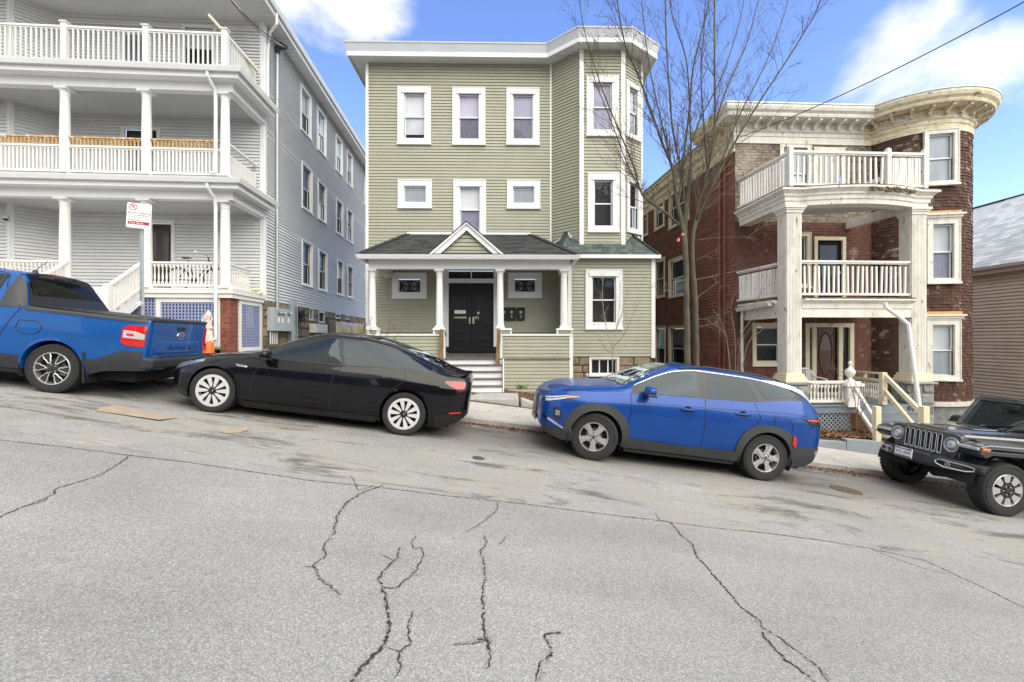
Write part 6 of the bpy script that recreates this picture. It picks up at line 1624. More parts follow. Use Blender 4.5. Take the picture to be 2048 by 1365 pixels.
class Car:
    """Body lofted from cross sections. x runs from the nose to the tail, y away from the camera, z up from the road."""
    def __init__(s, root, T, Ln, paint):
        s.root, s.L, s.paint = root, Ln, paint; s.f = {k: pchip(v) for k, v in T.items()}; s.cache = {}
    def sec(s, x):
        k = round(x, 4)
        if k in s.cache: return s.cache[k]
        g = {n: q(x) for n, q in s.f.items()}
        zb, zs, zr, zt, wm, ws, wr = (g[q] for q in ('zb', 'zs', 'zr', 'zt', 'wm', 'ws', 'wr'))
        wb = wm - g.get('wi', .07)
        lower = catmull([(wb, zb), (wm - .012, zb + (zs - zb) * .22), (wm, zb + (zs - zb) * .50), (wm - (wm - ws) * .16, zs - (zs - zb) * .20), (ws, zs)], 5)
        bl = g.get('bulge', .012)
        upper = catmull([(ws, zs), (ws + (wr - ws) * .33 + bl, zs + (zr - zs) * .35), (ws + (wr - ws) * .68 + bl, zs + (zr - zs) * .70), (wr, zr)], 4)
        roof = catmull([(wr, zr), (wr * .93, zr + (zt - zr) * .42), (wr * .70, zr + (zt - zr) * .78), (0, zt)], 4)
        s.cache[k] = (lower, upper, roof); return s.cache[k]
    def S(s, x, z):
        lo, up, _ = s.sec(min(max(x, 0), s.L)); pts = lo + up[1:]
        if z <= pts[0][1]: return pts[0][0]
        for (y0, z0), (y1, z1) in zip(pts, pts[1:]):
            if z0 <= z <= z1 and z1 > z0: return y0 + (y1 - y0) * (z - z0) / (z1 - z0)
        return pts[-1][0]
    def body(s, arches, n=150, name='body'):
        mb = MB(); stn = [s.L * i / n for i in range(n + 1)]
        rows = []; ins = []
        for x in stn:
            lo, up, ro = s.sec(x); pts = lo + up[1:] + ro[1:]; row = []; fl = []
            for k, (y, z) in enumerate(pts):
                xx, inside = x, False
                if k < len(lo) + 2:
                    for ax, az, ar in arches:
                        d = math.hypot(x - ax, z - az)
                        if d < ar:
                            inside = True
                            if d < 1e-6: xx, z = ax, az + ar
                            else: xx, z = ax + (x - ax) * ar / d, az + (z - az) * ar / d
                            y = s.S(xx, z)
                row.append((xx, y, z)); fl.append(inside)
            rows.append(row); ins.append(fl)
        m = len(rows[0])
        for sd in (-1, 1):
            base = len(mb.v)
            for row in rows: mb.v += [(x, sd * y, z) for x, y, z in row]
            for i in range(n):
                for j in range(m - 1):
                    if ins[i][j] and ins[i + 1][j] and ins[i][j + 1] and ins[i + 1][j + 1]: continue
                    a = base + i * m + j; mb.f.append([a, a + m, a + m + 1, a + 1]); mb.m.append(0)
        for i in (0, n):
            row = rows[i]; mb.poly([(x, -y, z) for x, y, z in row] + [(x, y, z) for x, y, z in row[::-1]])
        me = mb.mesh(name, s.paint); bm = bmesh.new(); bm.from_mesh(me)
        bmesh.ops.remove_doubles(bm, verts=bm.verts[:], dist=.0012); bmesh.ops.recalc_face_normals(bm, faces=bm.faces[:]); bm.to_mesh(me); bm.free()
        me.shade_smooth(); me.set_sharp_from_angle(angle=R(32))
        o = bpy.data.objects.new(name, me); COL.objects.link(o); o.parent = s.root; s.o = o
        return o
    def panel(s, name, x0, x1, lo, hi, mat, off=.006, th=.012, parent=None, sides=(-1, 1), nx=None, nz=6, smooth=30):
        out = []
        for sd in sides:
            mb = MB(); nx_ = nx or max(2, int((x1 - x0) / .04)); G = []
            for i in range(nx_ + 1):
                x = x0 + (x1 - x0) * i / nx_; a, b = lo(x), hi(x)
                if b < a: a = b = (a + b) / 2
                G.append([(x, a + (b - a) * j / nz) for j in range(nz + 1)])
            def pt(x, z, o): return (x, sd * (s.S(x, z) + o), z)
            base = len(mb.v)
            for c in G: mb.v += [pt(x, z, off) for x, z in c]
            for i in range(nx_):
                for j in range(nz):
                    k = base + i * (nz + 1) + j; mb.f.append([k, k + nz + 1, k + nz + 2, k + 1]); mb.m.append(0)
            rim = [G[i][0] for i in range(nx_ + 1)] + [G[-1][j] for j in range(1, nz + 1)] + [G[i][-1] for i in range(nx_ - 1, -1, -1)] + [G[0][j] for j in range(nz - 1, 0, -1)]
            for p, q in zip(rim, rim[1:] + rim[:1]): mb.quad(pt(*p, off), pt(*q, off), pt(*q, off - th), pt(*p, off - th))
            out.append(mb.build(name, mat, parent or s.o, local=True, smooth=smooth))
        return out
    def top(s, name, x0, x1, mat, f=.95, off=.006, parent=None, n=16, f1=None):
        """a smooth sheet over the top of the body: screens, roof glass, bed cover"""
        mb = MB(); rows = []; xm = (x0 + x1) / 2; g = s.f
        def bow(q): return q(xm) - (q(x0) + q(x1)) / 2
        bt, br, bw = bow(g['zt']), bow(g['zr']), bow(g['wr'])
        for i in range(n + 1):
            t = i / n; x = x0 + (x1 - x0) * t; e = 4 * t * (1 - t)
            zt = g['zt'](x0) + (g['zt'](x1) - g['zt'](x0)) * t + bt * e; zr = g['zr'](x0) + (g['zr'](x1) - g['zr'](x0)) * t + br * e; wr = g['wr'](x0) + (g['wr'](x1) - g['wr'](x0)) * t + bw * e
            dz = (g['zt'](x1) - g['zt'](x0)) / (x1 - x0) + bt * 4 * (1 - 2 * t) / (x1 - x0); nl = math.hypot(1, dz); w = f + ((f1 or f) - f) * t
            rows.append([(x - dz / nl * off, wr * w * k / 10, zt - (zt - zr) * abs(w * k / 10) ** 2.6 + off / nl) for k in range(-10, 11)])
        for a, b in zip(rows, rows[1:]):
            for k in range(20): mb.quad(a[k], b[k], b[k + 1], a[k + 1])
        return mb.build(name, mat, parent or s.o, local=True, smooth=60)
    def seam(s, pts, name='door_seam', r=.006, mat='trim_black', off=-.001, sides=(-1, 1), n=5, parent=None):
        for sd in sides:
            P = catmull([tuple(p) for p in pts], n) if len(pts) > 2 else [(pts[0][0] + (pts[1][0] - pts[0][0]) * k / 12, pts[0][1] + (pts[1][1] - pts[0][1]) * k / 12) for k in range(13)]
            mb = MB(); mb.tube([(x, sd * (s.S(x, z) + off), z) for x, z in P], r, 6); mb.build(name, mat, parent or s.o, local=True, smooth=60)
    def arch(s, ax, az, rin, rout, a0, a1, mat, off=.014, lipd=.10, name='wheel_arch', n=36, rf=None):
        for sd in (-1, 1):
            mb = MB(); I, O, B, C = [], [], [], []
            for k in range(n + 1):
                t = R(a0 + (a1 - a0) * k / n); ro = rout * (rf(math.degrees(t)) if rf else 1)
                xi, zi = ax + rin * math.cos(t), az + rin * math.sin(t); xo, zo = ax + ro * math.cos(t), az + ro * math.sin(t)
                yi, yo = s.S(xi, zi), s.S(xo, zo)
                I.append((xi, sd * (yi + off), zi)); O.append((xo, sd * (yo + off * .8), zo)); B.append((xi, sd * (yi - lipd), zi)); C.append((xo, sd * (yo - .006), zo))
            for k in range(n):
                mb.quad(I[k], I[k + 1], O[k + 1], O[k]); mb.quad(I[k], I[k + 1], B[k + 1], B[k]); mb.quad(O[k], O[k + 1], C[k + 1], C[k])
            mb.build(name, mat, s.o, local=True, smooth=40)
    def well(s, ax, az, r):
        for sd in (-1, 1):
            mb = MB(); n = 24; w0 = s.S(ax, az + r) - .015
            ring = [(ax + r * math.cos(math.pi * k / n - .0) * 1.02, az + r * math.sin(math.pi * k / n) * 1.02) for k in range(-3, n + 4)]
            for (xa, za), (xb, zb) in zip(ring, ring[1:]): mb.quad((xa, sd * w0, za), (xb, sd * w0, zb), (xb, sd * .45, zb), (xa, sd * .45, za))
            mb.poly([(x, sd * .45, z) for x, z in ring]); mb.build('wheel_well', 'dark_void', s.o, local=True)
def rim_mesh(style, r, w):
    """rim seen from -y; returns list of (name, mesh)"""
    out = []; d = -w / 2
    mb = MB(); mb.lathe((0, 0, 0), [(r * 1.03, d + .012), (r * 1.0, d + .002), (r * .955, d + .004), (r * .93, d + .03), (r * .90, d + .09), (r * .90, -d * .6)], 40, 'y')
    out.append(('rim', mb, {'turbine': 'rim_white', 'twist': 'rim_silver', 'vee': 'rim_cut', 'pocket': 'rim_cut'}[style]))
    mb = MB(); mb.lathe((0, 0, 0), [(.001, d + .10), (r * .91, d + .10)], 32, 'y'); out.append(('rim_back', mb, 'dark_void'))
    mb = MB(); mb.lathe((0, 0, 0), [(.001, d + .075), (r * .58, d + .075), (r * .60, d + .085)], 28, 'y'); mb.box(r * .35, d + .05, -r * .25, r * .72, d + .09, r * .25); out.append(('brake_disc', mb, 'brake'))
    def plate(mb, pts, y0, y1): mb.prism([(x, y0, z) for x, z in pts], (0, y1 - y0, 0))
    def rot(pts, a): c, s_ = math.cos(a), math.sin(a); return [(x * c - z * s_, x * s_ + z * c) for x, z in pts]
    sp = MB(); hub = MB(); lug = MB()
    if style == 'turbine':
        sp.lathe((0, 0, 0), [(r * .99, d - .002), (r * .86, d - .004), (r * .85, d + .02)], 40, 'y')
        for k in range(5):
            for e in (-1, 1):
                a = 2 * math.pi * k / 5 + e * .30
                plate(sp, rot([(r * .18, -.010 * e), (r * .30, .016 * e), (r * .90, .036 * e + .012), (r * .90, -.036 * e + .012), (r * .30, -.014 * e)], a), d + .0, d + .022)
        hub.lathe((0, 0, 0), [(.001, d - .006), (r * .12, d - .004), (r * .20, d + .012)], 20, 'y')
        for k in range(5):
            a = 2 * math.pi * k / 5 + math.pi / 5 * 0; plate(hub, rot([(r * .1, -.012), (r * .36, -.007), (r * .36, .007), (r * .1, .012)], a), d - .003, d + .02)
        out.append(('spoke', sp, 'rim_white')); out.append(('hub_cap', hub, 'trim_black'))
        em = MB(); plate(em, [(-.014, .014), (.014, .014), (.004, .008), (.0, -.016), (-.004, .008)], d - .009, d - .006); out.append(('wheel_emblem', em, 'rim_white'))
    elif style == 'twist':
        for k in range(5):
            a = 2 * math.pi * k / 5 + .3
            plate(sp, rot([(r * .20, -.045), (r * .50, -.050), (r * .93, -.075), (r * .94, -.015), (r * .60, -.002), (r * .25, .030)], a), d + .010, d + .035)
            plate(sp, rot([(r * .22, .018), (r * .55, -.012), (r * .93, -.020), (r * .92, .040), (r * .60, .022), (r * .28, .050)], a), d + .024, d + .045)
        hub.lathe((0, 0, 0), [(.001, d + .004), (r * .15, d + .005), (r * .17, d + .012), (r * .32, d + .020), (r * .34, d + .05)], 24, 'y')
        out.append(('spoke', sp, 'rim_silver')); out.append(('hub_cap', hub, 'rim_silver'))
        em = MB(); em.lathe((0, 0, 0), [(.001, d + .0015), (r * .125, d + .003)], 20, 'y'); out.append(('centre_cap', em, 'trim_black'))
        em2 = MB(); em2.box(-.014, d - .001, -.012, -.009, d + .002, .012); em2.box(.009, d - .001, -.012, .014, d + .002, .012); em2.box(-.01, d - .001, -.002, .01, d + .002, .003); out.append(('wheel_emblem', em2, 'chrome'))
    elif style == 'vee':
        for k in range(6):
            a = 2 * math.pi * k / 6 + .25
            for e in (-1, 1):
                path = [(r * .34, .0), (r * .42, .022 * e), (r * .60, .030 * e), (r * .75, .048 * e), (r * .95, .048 * e)]
                q = rot(path, a); sp.tube([(x, d + .010 + .004 * i, z) for i, (x, z) in enumerate(q)], .0085, 6)
            plate(hub, rot([(r * .2, -.025), (r * .62, -.03), (r * .93, -.05), (r * .93, .05), (r * .62, .03), (r * .2, .025)], a), d + .022, d + .045)
        hub.lathe((0, 0, 0), [(.001, d + .010), (r * .16, d + .012), (r * .32, d + .022), (r * .33, d + .05)], 24, 'y')
        out.append(('spoke', hub, 'rim_dark')); out.append(('spoke_edge', sp, 'rim_cut'))
    else:
        for k in range(8):
            a = 2 * math.pi * k / 8 + .2
            plate(sp, rot([(r * .50, -.034), (r * .94, -.062), (r * .96, 0), (r * .94, .062), (r * .50, .034)], a), d + .006, d + .04)
            plate(hub, rot([(r * .15, -.03), (r * .51, -.036), (r * .51, .036), (r * .15, .03)], a), d + .012, d + .045)
        hub.lathe((0, 0, 0), [(.001, d - .002), (r * .15, d + .0), (r * .17, d + .012), (r * .36, d + .014), (r * .37, d + .05)], 24, 'y')
        out.append(('spoke', sp, 'rim_cut')); out.append(('hub_plate', hub, 'rim_dark'))
    if style != 'turbine':
        for k in range(5):
            a = 2 * math.pi * k / 5 + .9; lug.lathe((r * .26 * math.cos(a), d + .010, r * .26 * math.sin(a)), [(.001, -.008), (.011, -.006), (.013, .02)], 8, 'y')
        out.append(('lug_nuts', lug, 'chrome' if style != 'twist' else 'rim_dark'))
    return [(nm, b.mesh(nm, mt, None, 35)) for nm, b, mt in out]
def tyre_mesh(Ro, r, w, tread=0.0, blocks=False):
    mb = MB(); h = w / 2
    prof = [(r * .98, -h * .80), (r * 1.04, -h * .96), ((Ro + r) / 2, -h * 1.04), (Ro * .955, -h * .96), (Ro * .985, -h * .80), (Ro, -h * .55), (Ro * 1.002, 0), (Ro, h * .55), (Ro * .985, h * .80), (Ro * .955, h * .96), ((Ro + r) / 2, h * 1.04), (r * 1.04, h * .96), (r * .98, h * .8)]
    mb.lathe((0, 0, 0), prof, 56, 'y')
    n = 64 if not blocks else 40
    for k in range(n):
        a = 2 * math.pi * k / n; da = 2 * math.pi / n * .62
        for y0, y1 in ((-h * .93, -h * .40), (-h * .30, h * .30), (h * .40, h * .93)):
            o_ = (da * .5 if abs(y0 + y1) < .01 else 0); q = []
            for rr in (Ro * .975, Ro * (1.010 if not blocks else 1.022)):
                for aa, yy in ((a + o_, y0), (a + o_ + da, y0), (a + o_ + da, y1), (a + o_, y1)):
                    r2 = rr - (Ro * .03 if abs(yy) > h * .8 else 0); q.append((r2 * math.cos(aa), yy, r2 * math.sin(aa)))
            mb.hexa(q)
    # raised ring on the sidewall
    mb.lathe((0, 0, 0), [(Ro * .90, -h * 1.03), (Ro * .90, -h * 1.06), (Ro * .88, -h * 1.06), (Ro * .88, -h * 1.02)], 56, 'y')
    return mb.mesh('tyre', 'tyre', None, 35)
def wheels(root, spots, Ro, r, w, style, blocks=False):
    rm = rim_mesh(style, r, w); tm = tyre_mesh(Ro, r, w, blocks=blocks)
    for i, (x, y, near, steer) in enumerate(spots):
        e = empty('wheel', (x, y, Ro - .004), parent=root, rot=(0, random.uniform(0, 1.2), (0 if near else math.pi) + steer))
        for nm, me in [('tyre', tm)] + rm:
            o = bpy.data.objects.new(nm, me); COL.objects.link(o); o.parent = e
def car_root(name, px, py, Y, psi, xw, yw, label, cat):
    """root stands on the road below the nose; the near wheel at (xw, yw) touches the road where the photograph shows it"""
    p = at(px, py, Y); th = math.atan(SLOPE)
    rot = Euler((0, th, psi)); m = rot.to_matrix(); p.z = road_z(p.x, p.y) + .0
    loc = p - m @ Vector((xw, yw, 0))
    return empty(name, loc, label, cat, rot=rot)
def lbox(mb, x0, y0, z0, x1, y1, z1, m=0): return mb.box(x0, y0, z0, x1, y1, z1, m)
def mirror_part(root, x, y, z, mat, side, s=1.0):
    e = MB(); y0 = y * side
    e.hexa([(x - .02 * s, y0, z - .08 * s), (x + .17 * s, y0 + .01 * side, z - .06 * s), (x + .15 * s, y0 + .20 * side * s, z - .05 * s), (x + .02 * s, y0 + .22 * side * s, z - .06 * s), (x + .02 * s, y0, z + .07 * s), (x + .17 * s, y0, z + .08 * s), (x + .15 * s, y0 + .19 * side * s, z + .055 * s), (x + .05 * s, y0 + .21 * side * s, z + .045 * s)])
    o = e.build('mirror', mat, root, local=True, bevel=.035, smooth=50)
    a = MB(); a.hexa([(x + .03, y0 - .06 * side, z - .11 * s), (x + .12, y0 - .06 * side, z - .11 * s), (x + .12, y0 + .10 * side, z - .06 * s), (x + .04, y0 + .10 * side, z - .06 * s), (x + .03, y0 - .06 * side, z - .07 * s), (x + .12, y0 - .06 * side, z - .07 * s), (x + .12, y0 + .10 * side, z - .03), (x + .04, y0 + .10 * side, z - .03)]); a.build('mirror_arm', 'trim_black', o, local=True)
    b = MB(); b.box(x, min(y0, y0 + .21 * side * s), z - .085 * s, x + .165 * s, max(y0, y0 + .21 * side * s), z - .045 * s); b.build('mirror_base', 'trim_black', o, local=True, bevel=.018)
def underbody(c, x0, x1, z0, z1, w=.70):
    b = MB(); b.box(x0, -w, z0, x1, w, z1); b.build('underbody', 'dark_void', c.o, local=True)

# ------------------------------------------------------------------ black electric sedan
def sedan():
    FW, RW, Rw = .841, 3.716, .335
    root = car_root('black_sedan', 419, 828, 6.86, R(3.4), FW, -.90, 'glossy black electric sedan with white ten-spoke wheels parked facing uphill', 'car')
    T = dict(zb=[(0, .30), (.15, .22), (.5, .17), (4.2, .17), (4.5, .26), (4.69, .40)],
      zs=[(0, .56), (.1, .615), (.35, .71), (.84, .825), (1.3, .890), (1.9, .915), (2.8, .945), (3.5, .985), (4.1, .985), (4.45, .965), (4.62, .945), (4.69, .88)],
      zr=[(0, .575), (.1, .635), (.35, .745), (.84, .88), (1.2, .935), (1.4, .99), (1.75, 1.16), (2.1, 1.295), (2.45, 1.365), (2.8, 1.375), (3.2, 1.335), (3.6, 1.25), (4.0, 1.13), (4.3, 1.035), (4.5, .99), (4.62, .97), (4.69, .89)],
      zt=[(0, .58), (.1, .645), (.35, .765), (.84, .912), (1.2, .970), (1.4, 1.035), (1.75, 1.225), (2.1, 1.37), (2.45, 1.435), (2.8, 1.443), (3.2, 1.405), (3.6, 1.315), (4.0, 1.185), (4.3, 1.08), (4.5, 1.035), (4.64, 1.025), (4.69, .90)],
      wm=[(0, .36), (.04, .53), (.12, .68), (.3, .82), (.6, .90), (.9, .92), (3.6, .925), (4.1, .91), (4.4, .865), (4.58, .79), (4.66, .71), (4.69, .62)],
      ws=[(0, .33), (.04, .48), (.12, .61), (.3, .73), (.6, .80), (.9, .825), (1.4, .845), (3.4, .850), (4.0, .825), (4.4, .76), (4.58, .69), (4.69, .56)],
      wr=[(0, .28), (.12, .48), (.3, .60), (.84, .70), (1.3, .74), (1.6, .70), (2.1, .62), (2.8, .605), (3.4, .615), (3.9, .64), (4.3, .66), (4.6, .64), (4.69, .5)])
    c = Car(root, T, 4.69, 'paint_black'); c.body([(FW, Rw, .385), (RW, Rw, .385)])
    f = c.f; lo = lambda x: f['zs'](x) + .022; hi = lambda x: f['zr'](x) - .022
    bp = lambda x, xb: .93 + (x - xb) * -1.9            # slant of the centre pillar
    pil = lambda x, x0: 1.40 - (x - x0) * 2.1
    c.panel('window_trim', 1.46, 4.12, lambda x: lo(x) - .014, lambda x: hi(x) + .010, 'trim_black', off=.002)
    c.panel('side_window', 1.56, 2.68, lo, lambda x: min(hi(x), 1.38 - max(0, x - 2.40) * 0 - max(0, x - 2.48) * 2.3), 'car_glass', off=.0045, nx=40)
    c.panel('side_window', 2.56, 3.60, lambda x: max(lo(x), 1.335 - (x - 2.56) * 2.3), lambda x: min(hi(x), 1.32 - max(0, x - 3.40) * 2.2), 'tint_glass', off=.0045, nx=40)
    c.panel('quarter_window', 3.44, 4.04, lambda x: max(lo(x), 1.26 - (x - 3.44) * 2.2), hi, 'tint_glass', off=.0045, nx=24)
    c.top('windscreen', 1.36, 2.10, 'car_glass', .94, .012); c.top('glass_roof', 2.14, 3.05, 'trim_black', .93, .010); c.top('rear_window', 3.10, 4.22, 'car_glass', .93, .014)
    for P in ([(1.42, .20), (1.40, .55), (1.47, .78), (1.55, .90)], [(2.58, .20), (2.57, .60), (2.60, .80), (2.68, .945)], [(2.62, .20), (2.95, .22), (3.22, .35), (3.42, .62), (3.62, .80), (3.66, .86), (3.64, .985)]):
        c.seam(P)
    c.seam([(1.42, .185), (2.62, .19)]); c.seam([(.45, .775), (.9, .875), (1.25, .93)], 'bonnet_seam', off=.004)
    c.seam([(4.10, 1.05), (4.25, .985), (4.40, .955)], 'boot_seam')
    for x0 in (2.22, 3.20): c.panel('door_handle', x0, x0 + .22, lambda x: .845 + (x - x0) * .05, lambda x: .872 + (x - x0) * .05, 'paint_black', off=.008, th=.008)
    c.panel('sill', 1.25, 3.30, lambda x: .165, lambda x: .235, 'trim_black', off=.012)
    for a in (FW, RW):
        c.arch(a, Rw, .372, .400, -12, 192, 'paint_black', off=.010, lipd=.08); c.well(a, Rw, .385)
    c.panel('fender_camera', 1.12, 1.30, lambda x: .745 + max(0, (1.16 - x)) * .8, lambda x: .775 - (x - 1.12) * .05, 'chrome', off=.006)
    c.panel('fender_camera', 1.135, 1.27, lambda x: .752 + max(0, (1.16 - x)) * .8, lambda x: .768 - (x - 1.12) * .05, 'trim_black', off=.009)
    c.panel('head_lamp', .10, .62, lambda x: f['zs'](x) - .075 + max(0, x - .3) * .14, lambda x: f['zs'](x) - .005 + (x - .1) * .02, 'lens_clear', off=.006)
    c.panel('tail_lamp', 4.28, 4.60, lambda x: .80 + max(0, 4.45 - x) * .45, lambda x: .925 - max(0, 4.5 - x) * .06, 'lamp_dark_red', off=.006)
    c.panel('tail_lamp_lens', 4.44, 4.58, lambda x: .815, lambda x: .905, 'lamp_red', off=.010)
    c.panel('reflector', 4.40, 4.58, lambda x: .405 + (x - 4.40) * .12, lambda x: .43 + (x - 4.40) * .12, 'lamp_red', off=.008)
    c.panel('bumper_valance', 4.18, 4.60, lambda x: c.f['zb'](x) + .005, lambda x: .37 + (x - 4.18) * .12, 'trim_black', off=.006)
    b = MB(); n = 20
    for k in range(n):                                   # lip spoiler across the boot
        y0, y1 = -.66 + 1.32 * k / n, -.66 + 1.32 * (k + 1) / n; q = []
        for y in (y0, y1):
            bx = 4.64 - .10 * (y / .66) ** 2; q.append([(bx - .10, y, 1.015 - .03 * (y / .66) ** 2), (bx + .03, y, 1.045 - .03 * (y / .66) ** 2), (bx - .0, y, 1.005 - .03 * (y / .66) ** 2)])
        for i in range(3): j = (i + 1) % 3; b.quad(q[0][i], q[1][i], q[1][j], q[0][j])
    b.build('spoiler', 'paint_black', c.o, local=True, smooth=50)
    mirror_part(c.o, 1.50, .92, .985, 'paint_black', -1, .95); mirror_part(c.o, 1.50, .92, .985, 'paint_black', 1, .95)
    underbody(c, .30, 4.40, .15, .34, .60); underbody(c, 1.28, 3.28, .14, .30, .85)
    b = MB()
    for x in (1.95, 2.95):
        for y in (-.36, .36): b.box(x, y - .22, .5, x + .5, y + .22, .72); b.box(x + .42, y - .22, .6, x + .60, y + .22, 1.12); b.box(x + .48, y - .12, 1.12, x + .58, y + .12, 1.28)
    b.build('seats', 'seat_dark', c.o, local=True, bevel=.05)
    b = MB(); b.box(1.45, -.7, .60, 1.85, .7, .93); b.build('dashboard', 'seat_dark', c.o, local=True, bevel=.05)
    wheels(root, [(FW, -.80, True, 0.03), (RW, -.80, True, 0), (FW, .80, False, 0.03), (RW, .80, False, 0)], Rw, .240, .235, 'turbine')
sedan()

# ------------------------------------------------------------------ blue compact crossover
def crossover():
    FW, RW, Rw = .86, 3.615, .3685
    root = car_root('blue_crossover', 1185, 922, 7.05, R(3.4), FW, -.91, 'bright blue crossover with grey wheel-arch cladding and silver rails', 'car')
    T = dict(zb=[(0, .44), (.1, .32), (.4, .25), (.86, .25), (4.2, .27), (4.5, .36), (4.63, .48)],
      zs=[(0, .78), (.06, .87), (.2, .96), (.5, 1.03), (1.0, 1.07), (1.4, 1.10), (2.0, 1.135), (3.0, 1.185), (3.5, 1.215), (4.0, 1.235), (4.4, 1.20), (4.55, 1.13), (4.63, .98)],
      zr=[(0, .80), (.06, .90), (.2, 1.005), (.5, 1.09), (1.0, 1.15), (1.25, 1.185), (1.5, 1.31), (1.8, 1.46), (2.1, 1.565), (2.5, 1.615), (3.2, 1.61), (3.7, 1.575), (4.1, 1.52), (4.22, 1.48), (4.38, 1.35), (4.52, 1.20), (4.58, 1.13), (4.63, 1.0)],
      zt=[(0, .805), (.06, .92), (.2, 1.03), (.5, 1.115), (1.0, 1.175), (1.25, 1.22), (1.5, 1.36), (1.8, 1.52), (2.1, 1.63), (2.5, 1.675), (3.2, 1.67), (3.7, 1.635), (4.1, 1.575), (4.22, 1.53), (4.38, 1.39), (4.52, 1.22), (4.58, 1.14), (4.63, 1.0)],
      wm=[(0, .50), (.05, .65), (.15, .77), (.35, .88), (.7, .925), (1.2, .925), (3.4, .93), (4.0, .92), (4.35, .875), (4.52, .81), (4.6, .73), (4.63, .67)],
      ws=[(0, .46), (.05, .60), (.15, .71), (.35, .80), (.7, .845), (1.2, .855), (3.4, .860), (4.0, .84), (4.35, .785), (4.52, .72), (4.63, .60)],
      wr=[(0, .5), (.3, .66), (.9, .74), (1.2, .75), (1.5, .715), (2.1, .64), (3.2, .63), (4.1, .62), (4.5, .66), (4.63, .55)])
    c = Car(root, T, 4.63, 'paint_blue'); c.body([(FW, Rw, .43), (RW, Rw, .43)])
    f = c.f; lo = lambda x: f['zs'](x) + .022; hi = lambda x: f['zr'](x) - .032
    c.panel('window_trim', 1.36, 4.24, lambda x: lo(x) - .012 + max(0, x - 3.3) * .10, lambda x: hi(x) + .004, 'trim_black', off=.002)
    c.panel('side_window', 1.52, 2.46, lo, lambda x: min(hi(x), 1.62 - max(0, x - 2.42) * 9), 'car_glass', off=.005, nx=36)
    c.panel('side_window', 2.60, 3.42, lo, lambda x: min(hi(x), 1.62 - max(0, x - 3.24) * 1.9), 'tint_glass', off=.005, nx=36)
    c.panel('quarter_window', 3.40, 4.08, lambda x: max(lo(x) + .02 + max(0, x - 3.45) * .16, 1.50 - (x - 3.40) * 1.4), hi, 'tint_glass', off=.005, nx=24)
    c.panel('chrome_strip', 1.40, 3.60, lambda x: hi(x) + .004, lambda x: hi(x) + .013, 'satin_silver', off=.006, nx=60, nz=1)
    c.panel('chrome_strip', 3.56, 4.40, lambda x: hi(x) + .004 - max(0, x - 3.56) * .04, lambda x: hi(x) + .022 + max(0, min(.030, (x - 3.56) * .1)), 'satin_silver', off=.009, nx=40, nz=2)
    c.top('windscreen', 1.26, 2.06, 'screen_glass', .93, .014); c.top('rear_window', 4.20, 4.50, 'car_glass', .86, .012)
    for P in ([(1.36, .27), (1.34, .60), (1.36, .85), (1.34, 1.10)], [(2.53, .27), (2.55, .70), (2.54, 1.16)], [(3.10, .27), (3.18, .52), (3.30, .78), (3.43, .95), (3.42, 1.05), (3.34, 1.20)], [(1.1, .33), (1.35, .30), (1.38, .50)]): c.seam(P)
    c.seam([(.30, 1.02), (.7, 1.06), (1.25, 1.13)], 'bonnet_seam', off=.003)
    c.seam([(.56, .80), (.44, .90), (.36, .985)], 'bumper_seam'); c.seam([(4.22, .82), (4.34, .95), (4.42, 1.10)], 'bumper_seam')
    # character lines pressed in the doors
    c.panel('shoulder_crease', 1.45, 4.25, lambda x: f['zs'](x) - .125, lambda x: f['zs'](x) - .105, 'paint_blue', off=.010, th=.014, nx=60, nz=2)
    rf = lambda d: 1.0 + .06 * abs(math.sin(R(d) * 2)) 
    for a in (FW, RW):
        c.arch(a, Rw, .412, .515, -14, 194, 'cladding', off=.022, lipd=.12, rf=rf); c.well(a, Rw, .43)
    c.panel('rocker_cladding', 1.28, 3.20, lambda x: .255, lambda x: .42 - .02 * math.sin(max(0, (x - 1.28)) * 1.6), 'cladding', off=.018)
    c.panel('bumper_cladding', .06, .50, lambda x: f['zb'](x) + .003, lambda x: .42 + max(0, .3 - x) * .10, 'cladding', off=.012)
    c.panel('bumper_cladding', 4.0, 4.58, lambda x: f['zb'](x) + .003, lambda x: .60 - max(0, x - 4.3) * .0, 'cladding', off=.012)
    c.panel('bumper_trim', .03, .46, lambda x: .425 + max(0, .34 - x) * .42, lambda x: .447 + max(0, .34 - x) * .50, 'chrome', off=.016, nx=16, nz=1)
    c.panel('fog_lamp', .17, .29, lambda x: .55 + max(0, .23 - x) * .9, lambda x: .74 - max(0, x - .25) * 1.2, 'black_plastic', off=.008)
    c.panel('fog_lens', .20, .265, lambda x: .62, lambda x: .70, 'lens_clear', off=.012)
    c.panel('head_lamp', .05, .36, lambda x: .80 + max(0, x - .05) * .36, lambda x: .875 + max(0, x - .05) * .24, 'lamp_white', off=.008)
    c.panel('turn_lamp', .34, .54, lambda x: .904 + (x - .34) * .22, lambda x: .946 + (x - .34) * .05, 'lamp_amber', off=.008)
    c.panel('lamp_divider', .06, .34, lambda x: .838 + max(0, x - .05) * .30, lambda x: .848 + max(0, x - .05) * .30, 'trim_black', off=.012)
    c.panel('tail_lamp', 4.16, 4.56, lambda x: .955 + max(0, 4.36 - x) * .5, lambda x: 1.075 - max(0, 4.5 - x) * .05, 'trim_black', off=.008)
    c.panel('tail_lamp_bar', 4.24, 4.56, lambda x: 1.03, lambda x: 1.055, 'lamp_red', off=.013)
    c.panel('side_reflector', 4.00, 4.06, lambda x: .58 + (4.06 - x) * .9, lambda x: .76 + (4.06 - x) * .9 - .03, 'lamp_red', off=.034)
    c.panel('rear_fog', 4.47, 4.57, lambda x: .50, lambda x: .56, 'lamp_white', off=.014)
